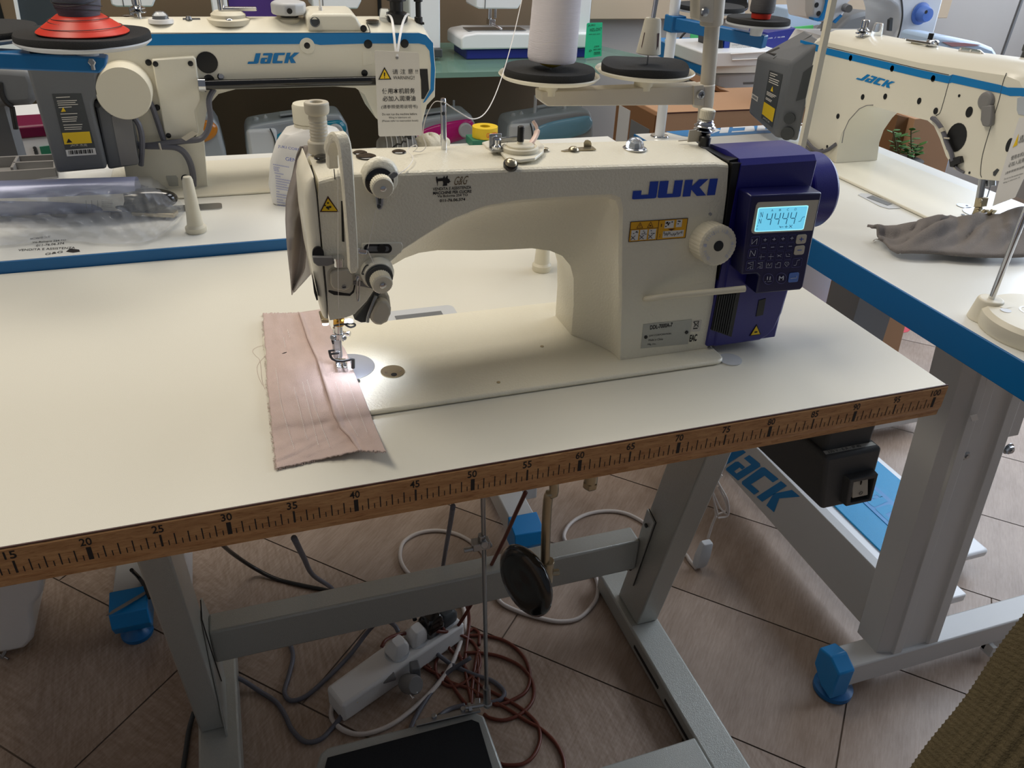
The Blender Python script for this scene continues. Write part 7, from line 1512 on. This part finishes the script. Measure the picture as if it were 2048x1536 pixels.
def dom(x0, x1, zt, colr, label, Y=1.98, dial=False, pins=False, flip=False):
    W_ = x1 - x0; t = thing('domestic_sewing_machine', label, 'sewing machine', ((x0 + x1) / 2, Y, Z2), group=None)
    b = MB(); b.prism([V((x, Y, z)) for x, z in ((x0, Z2 + .001), (x1, Z2 + .001), (x1, Z2 + .075), (x0 + .02, Z2 + .07), (x0, Z2 + .055))], (0, .15, 0)); part('base', b, 'white_paint', t, bev=.008)
    a = [(x0 + .012, zt - .012), (x0 + .004, zt - .035), (x0, zt - .10), (x0 + .004, zt - .135), (x0 + W_ * .30, zt - .135), (x0 + W_ * .34, zt - .112), (x1 - W_ * .28, zt - .108), (x1 - W_ * .24, zt - .13), (x1 - W_ * .24, Z2 + .07), (x1, Z2 + .07), (x1 + .004, zt - .10), (x1 - .006, zt - .02), (x1 - .022, zt + .012), (x1 - .06, zt + .014), (x0 + W_ * .45, zt + .004), (x0 + .05, zt - .006)]
    b = MB(); b.prism([V((x, Y + .01, z)) for x, z in a], (0, .12, 0)); body_ = part('arm', b, 'silver_plastic', t, bev=.012, seg=4)
    b = MB(); aa = [(x0 + W_ * .24, zt - .060), (x0 + W_ * .30, zt - .040), (x0 + W_ * .5, zt - .018), (x1 - .04, zt - .004), (x1 - .016, zt - .014), (x1 - .010, zt - .032), (x1 - .022, zt - .052), (x1 - .05, zt - .066), (x0 + W_ * .55, zt - .084), (x0 + W_ * .36, zt - .080)]
    cx = sum(p[0] for p in aa) / 10; cz = sum(p[1] for p in aa) / 10; P = cr_spline([V((x, 0, z)) for x, z in aa], 5, True)
    rg = [[V((cx + (p.x - cx) * k, Y + .0095 - h, cz + (p.z - cz) * k)) for p in P] for k, h in ((1.0, 0), (.98, .004), (.85, .009), (.6, .013), (.2, .0145))]
    b.loft(rg); part('colour_panel', b, colr, body_, ang=60)
    b = MB(); b.box(x0 + .006, x0 + W_ * .30, Y - .002, Y + .02, zt - .125, zt - .02); part('head_cover', b, 'white_paint', body_, bev=.010, seg=3)
    b = MB(); b.tube([V((x0 + W_ * .24 + .010 * math.sin(k * .5), Y - .0035, zt - .018 - .014 * k)) for k in range(6)], .0022, n=6); part('thread_slot', b, 'darkgrey', body_)
    b = MB(); b.lathe((x0 + W_ * .13, Y + .07, zt - .012), (0, 0, 1), [(.010, 0), (.007, .010), (.0, .013)], n=16); b.lathe((x0 + W_ * .22, Y + .07, zt - .010), (0, 0, 1), [(.008, 0), (.006, .010), (.0, .016)], n=16); part('top_knob', b, 'lightgrey', body_)
    if dial: b = MB(); b.lathe((x1 - .045, Y - .003, zt - .034), (0, -1, 0), [(.023, 0), (.023, .008), (.019, .011), (0, .011)], n=30); part('stitch_dial', b, 'lightgrey', body_)
    if pins: b = MB(); b.cyl((x0 + W_ * .36, Y + .06, zt - .02), (x0 + W_ * .36, Y + .06, zt + .055), .005); b.cyl((x0 + W_ * .70, Y + .06, zt), (x0 + W_ * .70, Y + .06, zt + .035), .005); b.bar((x0 + W_ * .42, Y + .09, zt + .012), (x0 + W_ * .62, Y + .09, zt + .020), .006, .006); part('spool_pin', b, 'white_paint', body_)
    else: b = MB(); b.bar((x0 + W_ * .35, Y + .05, zt + .010), (x0 + W_ * .66, Y + .05, zt + .018), .04, .006); b.cyl((x1 - .06, Y + .08, zt), (x1 - .06, Y + .08, zt + .04), .0035); part('carry_handle', b, 'silver_plastic', body_, bev=.002)
    return t
def pxw(x, y=255, Y=1.98): return PY(x, y, Y).x
zt_ = PY(1100, 232, 1.99).z
dom(pxw(1016), pxw(1192), zt_, 'lightblue', 'silver white domestic machine with a pale blue oval panel, behind the bobbin winder', pins=True)
dom(pxw(782), pxw(957), PY(900, 237, 1.99).z, 'magenta', 'silver white domestic machine with a magenta oval panel and round dial, behind the thread pin', dial=True)
dom(pxw(487), pxw(700), PY(600, 240, 1.99).z, 'teal', 'silver white domestic machine with a teal oval panel, behind the oil bottle', dial=True)
dom(pxw(240), pxw(442), PY(340, 240, 1.99).z, 'orange', 'silver domestic machine with an orange oval panel, under the blue striped arm')
# white and maroon machine at far left, on its own stand
b = MB(); Yw = 1.30; P = [PY(x, y, Yw) for x, y in ((-60, 268), (0, 262), (118, 250), (130, 330), (-60, 345))]
mz = PY(0, 350, Yw).z
t = thing('embroidery_machine', 'white machine with a maroon band and small green display, behind the grey motor at left', 'sewing machine', (-.05, Yw, .0))
b = MB(); b.prism([V((P[0].x - .1, Yw, mz)), V((P[2].x + .06, Yw, mz)), V((P[2].x + .06, Yw, P[2].z)), V((P[0].x - .1, Yw, P[0].z))], (0, .22, 0)); w0 = part('body', b, 'white_paint', t, bev=.006)
b = MB(); b.prism([PY(x, y, Yw - .004) for x, y in ((-60, 262), (0, 256), (120, 248), (124, 272), (0, 283), (-60, 288))], (0, .05, .012)); part('top_band', b, 'maroon', w0, bev=.004)
b = MB(); b.prism([PY(x, y, Yw - .003) for x, y in ((79, 294), (104, 291), (112, 314), (85, 317))], (0, .004, 0)); part('display', b, 'green_dark', w0)
b = MB()
for k in range(5): b.lathe(PY(69.5 + k * 1.4, 296 + k * 5, Yw - .001), (0, -1, 0), [(.0035, 0), (.0030, .002)], n=12)
part('key', b, 'darkgrey', w0)
b = MB(); b.tube([PY(x, y, Yw - .002) for x, y in ((9, 311), (16, 306), (33, 303), (35, 307), (28, 310))], .003, n=8, smooth=3); part('handle_mark', b, 'lightgrey', w0)
b = MB(); b.box(P[0].x - .1, P[2].x + .06, Yw + .02, Yw + .20, 0, mz - .002); part('stand', b, 'grey', t)
# grey motor housing cut at the left edge
b = MB(); Yg = 1.02; P = [PY(x, y, Yg) for x, y in ((-120, 130), (10, 135), (60, 140), (72, 168), (72, 205), (60, 212), (0, 216), (-120, 216))]; 
t = thing('grey_motor_head', 'slate grey rounded motor housing at the left edge behind the blue arm', 'motor', PY(0, 216, Yg)); b.prism(P, (0, .12, 0)); part('housing', b, 'grey', t, bev=.012, seg=3)
b = MB(); b.tube([PY(x, y, Yg - .002) for x, y in ((0, 165), (4, 190), (14, 206), (26, 214))], .004, n=6, smooth=3); b.cyl(PY(24, 214, Yg), PY(32, 258, Yg), .004); part('edge_seam', b, 'black', t)
b = MB(); q = PY(0, 216, Yg); b.box(q.x - .06, q.x + .0, Yg + .03, Yg + .09, 0, q.z + .01); part('support_column', b, 'grey', t)
# ---- machines on the glass shelf
def boxp(mb, x0, y0, x1, y1, Y, dep_):
    a = PY(x0, y1, Y); c = PY(x1, y0, Y); mb.box(a.x, c.x, Y, Y + dep_, a.z, c.z)
def shelf_machine(hx0, hx1, hy, cx0, cx1, bx0, bx1, label, Y=2.03, blue='box_blue', base=True):
    t = thing('domestic_sewing_machine', label, 'sewing machine', (PY(bx0, 60, Y).x, Y, ZS))
    k = MB(); x0, x1 = PY(bx0, 80, Y).x, PY(bx1, 80, Y).x; c0, c1 = PY(cx0, 60, Y).x, PY(cx1, 60, Y).x
    h0, h1 = PY(hx0, 0, Y).x, PY(hx1, 0, Y).x; zh = PY((hx0 + hx1) / 2, hy, Y + .02).z
    if base:
        k.box(x0 + .02, x1 - .004, Y + .008, Y + .16, ZS + .0005, ZS + .030); part('base_tray', k, blue, t, bev=.004)
        k = MB(); k.prism([V((x0, Y, ZS + .031)), V((x1, Y, ZS + .031)), V((x1, Y, ZS + .075)), V((x0 + .05, Y, ZS + .078)), V((x0 + .01, Y, ZS + .072)), V((x0, Y, ZS + .064))], (0, .17, 0)); fa = part('free_arm', k, 'white_paint', t, bev=.005, seg=3)
        k = MB(); k.box(h0 - .015, h1 + .03, Y + .04, Y + .11, ZS + .0785, ZS + .080); part('needle_plate', k, 'steel', fa)
    k = MB(); k.prism([V((c0, Y + .02, ZS + (.06 if base else .004))), V((c1, Y + .02, ZS + (.06 if base else .004))), V((c1, Y + .02, ZS + .33)), V((h0, Y + .02, ZS + .33)), V((h0, Y + .02, zh + .005)), V((h0 + .012, Y + .02, zh)), V((h1 - .008, Y + .02, zh)), V((h1 + .004, Y + .02, zh + .02)), V((h1 + .02, Y + .02, ZS + .25)), V((c0 - .01, Y + .02, ZS + .25)), V((c0, Y + .02, ZS + .22))], (0, .11, 0)); ar = part('arm', k, 'white_paint', t, bev=.004)
    k = MB(); xm = h0 + (h1 - h0) * .55; k.cyl((xm, Y + .07, zh + .005), (xm, Y + .07, zh - .032), .0045); k.cyl((xm - .018, Y + .07, zh + .005), (xm - .018, Y + .07, zh - .040), .006); k.box(xm - .024, xm - .004, Y + .055, Y + .085, zh - .052, zh - .034); k.bar((xm - .018, Y + .05, zh - .045), (xm + .016, Y + .05, zh - .062), .008, .006); pf = part('presser_foot', k, 'chrome', ar, bev=.001)
    k = MB(); k.tube([V((h0 + .03, Y + .0195, zh + .001)), V((h0 + .032, Y + .0195, zh + .07))], .0012, n=5); part('head_seam', k, 'darkgrey', ar)
    return t, Y
shelf_machine(955, 1046, 18, 1150, 1184, 922, 1182, 'white free arm machine with navy base tray on the glass shelf, behind the thread cone')
shelf_machine(625, 722, 18, 822, 884, 640, 884, 'white machine with a grey footed column on the glass shelf, above the warning tag', base=False)
t = thing('column_foot', 'dark grey rubber foot under the white column on the glass shelf', 'foot', PY(850, 114, 2.03)); b = MB(); boxp(b, 846, 98, 885, 116, 2.025, .10); part('foot', b, 'darkgrey', t, bev=.003)
shelf_machine(219, 308, 14, 430, 462, 240, 440, 'white machine head seen above the thread tension of the blue striped machine', base=False)
def flatbox(name, px, Y, dep_, m, label, cat, zbase=ZS + .001, trim=None):
    P = [PY(x, y, Y) for x, y in px]; zmin = min(p.z for p in P)
    b = MB(); b.prism(P, (0, dep_, 0)); o = thing(name, label, cat, (P[0].x, Y, zbase)); part('panel', b, m, o, bev=.001)
    return o
o = flatbox('framed_panel', ((38, 62), (28, -40), (130, -40), (125, 58)), 2.05, .03, 'dark_screen', 'dark slate panel with a thin white left frame, standing behind the red thread cone', 'panel')
b = MB(); b.bar(PY(42, 62, 2.045), PY(27, -20, 2.045), .008, .008); part('white_frame', b, 'white_paint', o); q = PY(70, 60, 2.05); b = MB(); b.box(q.x - .1, q.x + .12, 2.05, 2.08, ZS + .0005, q.z + .01); part('panel_foot', b, 'white_paint', o)
o = flatbox('purple_carton', ((462, 48), (452, -40), (560, -40), (552, 46)), 2.10, .06, 'purple', 'purple carton on the glass shelf behind the blue striped machine', 'carton'); q = PY(500, 46, 2.10); b = MB(); b.box(q.x - .05, q.x + .06, 2.105, 2.155, ZS + .0005, q.z + .002); part('carton_foot', b, 'purple', o)
# green price card leaning at the right end of the shelf
Yc = 1.99
q = thing('price_card', 'bright green price card standing on the glass shelf beside the white free arm machine', 'card', PY(1187, 116, Yc))
b = MB(); b.prism([PY(x, y, Yc) for x, y in ((1169, 117), (1174, 48), (1176, 46), (1205, 45), (1203, 112))], (0, .002, .0)); card = part('card', b, 'green_tag', q)
b = MB()
def ct(s, x0, y0, x1, y1, h): o_ = PY(x0, y0, Yc - .001); b.text(s, o_, PY(x1, y1, Yc - .001) - o_, PY(x0 + .4, y0 - h, Yc - .001) - o_)
ct('JUKI', 1176, 54, 1190, 53, 5); ct('HZL-DX7', 1180, 63, 1203, 61, 6); ct('mm mm mm', 1178, 70, 1200, 69, 2); ct('299', 1188, 95, 1198, 94, 3); ct('mm mm', 1187, 101, 1201, 100, 3); ct('mmm', 1188, 110, 1200, 109, 6); ct('o', 1178, 104, 1183, 103, 4)
part('card_print', b, 'ink', card)
# ================================================================== RIGHT BACKGROUND
# far table with blue edge
Zf = .80
E0, E1 = PZ(1306, 76, Zf), PZ(1412, 118, Zf)
ft_ = thing('display_table', 'white table with a blue edge near the back wall, right of the glass shelf', 'table', (E1.x, E1.y, 0))
dr = (E1 - E0).normalized(); rr_ = V((-dr.y, dr.x, 0)); rr_ = rr_ if rr_.x > 0 else -rr_
top_ = [E0, E1, E1 + rr_ * .62, E0 + rr_ * .62]
b = MB(); b.prism([p + V((0, 0, -.04)) for p in top_], (0, 0, .04)); part('tabletop', b, 'laminate2', ft_)
b = MB(); n_ = -rr_ * .004; b.prism([E0 + n_ + V((0, 0, -.045)), E1 + n_ + V((0, 0, -.045)), E1 + n_, E0 + n_], (rr_.x * .003, rr_.y * .003, 0)); part('edge_band', b, 'blue_plastic', ft_)
b = MB(); b.prism([E0 + V((0, 0, .0006)), E0.lerp(E1, .55) + V((0, 0, .0006)), E0.lerp(E1, .40) + rr_ * .22 + V((0, 0, .0006)), E0 + rr_ * .16 + V((0, 0, .0006))], (0, 0, .0004)); part('printed_corner', b, 'blue_light', ft_)
b = MB()
for p in (E0.lerp(E1, .25) + rr_ * .10, E0.lerp(E1, .4) + rr_ * .52): b.box(p.x - .03, p.x + .03, p.y - .03, p.y + .03, 0, .758)
part('leg', b, 'leg_white', ft_)
Yb = E1.y + .0
def PF(x, y, Y=None): return PY(x, y, Y if Y else E1.y)
t = ft_
b = MB(); b.prism([PF(x, y, E1.y - .01) for x, y in ((1409, 106), (1560, 100), (1560, 131), (1411, 136))], (0, .25, 0)); du = part('drawer_front', b, 'white_paint', t, bev=.004)
b = MB(); b.tube([PF(x, y, E1.y - .013) for x, y in ((1461, 108), (1530, 104), (1530, 117), (1464, 120))], .002, n=4, closed=True); part('label_frame', b, 'paper', du)
b = MB(); o_ = PF(1470, 117, E1.y - .014); b.text('MUSTER', o_, PF(1520, 114, E1.y - .014) - o_, PF(1469, 111, E1.y - .014) - o_) if False else None
# books and cards on it
def book(name, px, Y, dep_, m, label, cat, bev=.001):
    P = [PY(x, y, Y) for x, y in px]
    if name in ('storage_box', 'cardboard_box', 'metal_upright'): zz_ = sorted(P, key=lambda p: p.z); [setattr(p, 'z', .002) for p in zz_[:2]]
    b = MB(); b.prism(P, (0, dep_, 0)); o = thing(name, label, cat, P[0]); p_ = part('body', b, m, o, bev=bev); return o, p_
Yk2 = E1.y + .05
o, p_ = book('book', ((1458, 104), (1462, 76), (1532, 70), (1532, 98)), Yk2, .05, 'paper', 'white box file with printed title, lying on the display table', 'book')
b = MB(); a = PY(1464, 93, Yk2 - .002); b.text('Unique Light Range', a, PY(1505, 90, Yk2 - .002) - a, PY(1464, 88, Yk2 - .002) - a); a = PY(1464, 99, Yk2 - .002); b.text('mm mmm mm mm', a, PY(1502, 96, Yk2 - .002) - a, PY(1464, 96, Yk2 - .002) - a); part('title', b, 'midgrey', p_)
book('book', ((1447, 105), (1450, 76), (1461, 75), (1457, 104)), Yk2, .12, 'lead', 'blue spined book left of the white box file', 'book')
for x, lab in ((1441, 'thin black book standing left of the blue spined book'), (1436, 'thin black book, leftmost in the row on the display table')): book('book', ((x, 102), (x + 1.5, 74), (x + 5.5, 74), (x + 4.5, 102)), Yk2, .12, 'black', lab, 'book')
o, p_ = book('carton', ((1524, 98), (1535, 66), (1592, 56), (1600, 66), (1570, 96)), Yk2 + .04, .10, 'box_blue', 'dark blue printed carton beside the white box file', 'carton')
b = MB(); a = PY(1531, 79, Yk2 + .038); b.text('SILVER ⚡ SILVER', a, PY(1570, 75, Yk2 + .038) - a, PY(1531, 75.5, Yk2 + .038) - a); part('carton_print', b, 'white_paint', p_)
book('price_card', ((1588, 72), (1588, 54), (1627, 50), (1627, 64)), Yk2 + .10, .003, 'green_tag2', 'light green price card beside the dark blue carton', 'card')
o, p_ = book('price_card', ((1381, 86), (1381, 60), (1412, 64), (1412, 84)), E0.y - .05, .003, 'green_tag2', 'green price card half hidden by the beige pole', 'card')
b = MB(); b.tube([PY(x, y, E0.y - .1) for x, y in ((1357, 84), (1364, 72), (1376, 62), (1395, 64), (1410, 70))], .004, n=6, smooth=4); solo('power_lead', b, 'black_cable', 'short black lead arching over the display table beside the white pole', 'lead', PY(1376, 62, E0.y - .1))
b = MB(); b.prism([PY(x, y, 1.75) for x, y in ((1452, 30), (1440, 0), (1450, -20), (1500, -20), (1500, 20), (1480, 30))], (0, .05, 0)); solo('black_plastic_bundle', b, 'black_gloss', 'glossy black wrapped bundle behind the far foam tray', 'bundle', PY(1470, 30, 1.75), bev=.01)
# pale boxes behind
b = MB(); b.prism([PY(x, y, 1.90) for x, y in ((1575, 60), (1575, 18), (1665, 18), (1665, 46))], (0, .12, 0)); solo('pale_blue_box', b, 'blue_bag', 'pale blue box on the display table left of the tall white machine', 'box', PY(1600, 48, 2.2), bev=.004)
# stand legs and boxes below
o, p_ = book('storage_box', ((1440, 236), (1436, 150), (1530, 146), (1530, 230)), 1.70, .18, 'white_paint', 'white storage box under the display table', 'box', .006)
b = MB(); b.prism([PY(x, y, 1.698) for x, y in ((1487, 169), (1520, 168), (1520, 164), (1487, 165))], (0, .002, 0)); part('box_seam', b, 'midgrey', p_)
# cardboard boxes on the floor
def cbox(name, x0, x1, y0, y1, z, m1, label, m2='cardboard'):
    t = thing(name, label, 'box', ((x0 + x1) / 2, (y0 + y1) / 2, 0)); b = MB(); b.box(x0, x1, y0, y1, .001, z); p_ = part('carton', b, m1, t, bev=.002); return t, p_
c0_ = PY(1318, 225, 1.35); 
t, p_ = cbox('cardboard_box', c0_.x, c0_.x + .48, 1.35, 1.60, c0_.z, 'cardboard', 'large tan cardboard box standing on the floor behind the right hand table')
b = MB(); b.box(c0_.x - .0035, c0_.x - .0002, 1.36, 1.59, .3, c0_.z - .01); sd = part('dark_side', b, 'cardboard_dark', p_)  # thin sheet of darker brown over the box's left side
b = MB(); b.box(c0_.x - .0050, c0_.x - .0035, 1.38, 1.49, c0_.z - .20, c0_.z - .05); b2 = part('printed_patch', b, 'grey', sd); b = MB(); b.box(c0_.x - .0050, c0_.x - .0035, 1.50, 1.57, c0_.z - .18, c0_.z - .03); part('white_patch', b, 'lightgrey', sd)
b = MB(); b.box(c0_.x, c0_.x + .48, 1.349, 1.3495, c0_.z - .004, c0_.z - .001); part('flap_seam', b, 'ink_brown', p_)
o, p_ = book('folded_carton', ((1395, 165), (1420, 178), (1490, 200), (1510, 205), (1505, 196), (1440, 178), (1420, 160)), 1.55, .12, 'cardboard_dark', 'dark folded carton lying on top of the tan cardboard box', 'carton')
# content seen through the arch of the right machine
o, p_ = book('cardboard_box', ((1830, 238), (1920, 232), (1920, 350), (1830, 330)), 1.04, .10, 'cardboard', 'tan cardboard box seen through the arch of the right hand machine', 'box')
o, p_ = book('cardboard_box', ((1796, 230), (1836, 240), (1834, 320), (1794, 300)), 1.06, .09, 'cardboard_dark', 'dark brown cardboard box beside the plant, through the arch of the right hand machine', 'box')
o, p_ = book('metal_upright', ((1780, 225), (1796, 228), (1784, 300), (1768, 300)), 1.10, .05, 'lightgrey', 'pale grey metal upright left of the plant', 'upright')
pt = thing('potted_plant', 'small green leafy plant seen through the arch of the right hand machine', 'plant', PY(1806, 305, 0.99))
b = MB(); lf_ = MB(); rnd = random.Random(21)
for (sx, sy, ex, ey) in ((1792, 312, 1786, 262), (1800, 315, 1800, 270), (1826, 318, 1822, 262), (1830, 318, 1836, 290), (1815, 318, 1812, 300)):
    a = PY(sx, sy, 0.99); c = PY(ex, ey, 0.99 + rnd.uniform(-.02, .02)); b.tube([a, a.lerp(c, .5) + V((rnd.uniform(-.01, .01), 0, 0)), c], .0018, n=6, smooth=3)
    for k in range(9):
        t_ = .2 + .8 * k / 8; p = a.lerp(c, t_); ang_ = rnd.uniform(0, 6.28); d = V((math.cos(ang_), math.sin(ang_) * .6, rnd.uniform(-.1, .6))).normalized(); s_ = d.cross(V((0, 0, 1))).normalized(); n_ = s_.cross(d); L_ = rnd.uniform(.016, .026); w_ = L_ * .30
        pts = [p, p + d * L_ * .35 + s_ * w_ + n_ * .001, p + d * L_ * .8 + s_ * w_ * .8, p + d * L_, p + d * L_ * .8 - s_ * w_ * .8, p + d * L_ * .35 - s_ * w_ + n_ * .001]
        lf_.prism(pts, n_ * .0008)
part('stem', b, 'stem', pt); part('leaves', lf_, 'leaf', pt)
b = MB(); q = PY(1808, 318, 0.99); b.lathe((q.x, q.y, q.z - .10), (0, 0, 1), [(.03, 0), (.042, .09), (.045, .10), (.038, .10)], n=24); part('pot', b, 'darkgrey', pt)
b = MB(); b.box(q.x - .06, q.x + .06, q.y - .05, q.y + .06, .001, q.z - .1005); solo('plant_stool', b, 'grey', 'grey block carrying the leafy plant behind the right hand table', 'stool', (q.x, q.y, 0))
# tall white machine at the upper right
Ym = 1.34
tm = thing('industrial_sewing_machine', 'large white machine with blue striped head and blue dial at the top right', 'sewing machine', PY(1750, 80, Ym))
ol = [(1625, -70), (1905, -70), (1868, 70), (1866, 82), (1788, 84), (1792, 76), (1799, 60), (1800, 30), (1796, 14), (1782, 4), (1760, -2), (1716, -2), (1700, 2), (1692, 14), (1688, 30), (1664, 46), (1640, 44)]
b = MB(); b.prism([PY(x, y, Ym) for x, y in ol], (0, .14, 0)); ab = part('arm', b, 'white_paint', tm, bev=.006, seg=3)
b = MB(); b.prism([PY(x, y, Ym - .03) for x, y in ((1628, -60), (1662, -60), (1661, 8), (1655, 28), (1646, 41), (1636, 42), (1629, 40), (1626, 25))], (0, .035, 0)); hd_ = part('head_plate', b, 'lightgrey', ab, bev=.004)
b = MB(); b.prism([PY(x, y, Ym - .034) for x, y in ((1651, -60), (1661, -60), (1660, 8), (1654, 28), (1646, 41), (1636, 43), (1628, 40), (1627, 36), (1640, 36), (1648, 22), (1652, 5))], (0, .02, 0)); part('blue_trim', b, 'jack_blue', hd_)
b = MB()
for x, y in ((1633, 10), (1637, 27)): b.lathe(PY(x, y, Ym - .031), (0, -1, 0), [(.006, 0), (.006, .001)], n=16)
part('screw', b, 'black', hd_)
b = MB(); b.lathe(PY(1690, 15, Ym - .002), (-.3, -1, 0), [(.010, 0), (.010, .012), (.006, .018), (.009, .02), (.009, .026)], n=20); part('tension_knob', b, 'grey', ab)
b = MB(); b.prism([PY(x, y, Ym - .003) for x, y in ((1667, 44), (1682, 29), (1685, 32), (1671, 47))], (0, .01, 0)); part('blue_corner', b, 'jack_blue', ab)
b = MB(); b.lathe(PY(1840, 27, Ym - .001), (0, -1, 0), [(.0275, 0), (.0275, .004), (.020, .006), (.020, .020), (.016, .030), (0, .031)], n=36); dk = part('blue_dial', b, 'btn_blue', ab, ang=40)
b = MB(); b.lathe(PY(1852, 24, Ym - .0325), (0, -1, 0), [(.0045, 0), (.0045, .001)], n=14); part('dial_hole', b, 'black', dk)
b = MB(); b.tube([PY(x, y, Ym - .001) for x, y in ((1798, -10), (1803, 0), (1805, 30), (1800, 60), (1793, 82))], .0022, n=6, smooth=4); b.prism([PY(x, y, Ym - .002) for x, y in ((1778, 62), (1780, 40), (1786, 36), (1784, 62))], (0, .01, 0)); part('neck_seam', b, 'darkgrey', ab)
b = MB(); b.prism([PY(x, y, Ym) for x, y in ((1660, 75), (1880, 75), (1900, 105), (1640, 105))], (0, .15, 0)); part('base', b, 'white_paint', ab)
b = MB(); b.cyl(PY(1645, 44, Ym), PY(1643, 62, Ym), .003); b.cyl(PY(1652, 44, Ym), PY(1650, 62, Ym), .003); part('needle_bar', b, 'steel', tm)
q = PY(1770, 105, Ym); b = MB(); b.box(q.x - .18, q.x + .18, Ym + .03, Ym + .14, .001, q.z + .004); part('pedestal', b, 'white_paint', tm)
b = MB(); b.prism([PY(x, y, 1.72) for x, y in ((1664, 70), (1700, 32), (1730, 24), (1796, 30), (1800, 75), (1760, 78))], (0, .1, 0)); solo('slate_cushion', b, 'grey', 'slate grey padded bundle seen through the arch of the large white machine', 'bundle', PY(1730, 75, 1.72), bev=.012)
# pale blue plastic pad on the right
b = MB(); b.prism([PY(x, y, 1.18) for x, y in ((1870, 72), (1905, 74), (1960, 85), (1988, 96), (1996, 108), (1993, 122), (1900, 110), (1862, 100))], (0, .12, .0)); bp_ = solo('pale_blue_case', b, 'blue_bag', 'pale blue rounded plastic case behind the right hand machine', 'case', PY(1930, 115, 1.18), bev=.012)
b = MB(); b.prism([PY(x, y, 1.178) for x, y in ((1885, 84), (1930, 86), (1962, 90), (1950, 92), (1905, 93))], (0, .002, 0)); part('case_print', b, 'red_thread', bp_)
q = PY(1930, 118, 1.18); b = MB(); b.box(q.x - .07, q.x + .08, 1.20, 1.29, .001, q.z + .002); part('case_stand', b, 'blue_bag', bp_)
b = MB(); b.bar(PY(2047, -10, 2.2), PY(1990, 150, 2.2), .01, .01); struct('trim_3', b, 'grey')
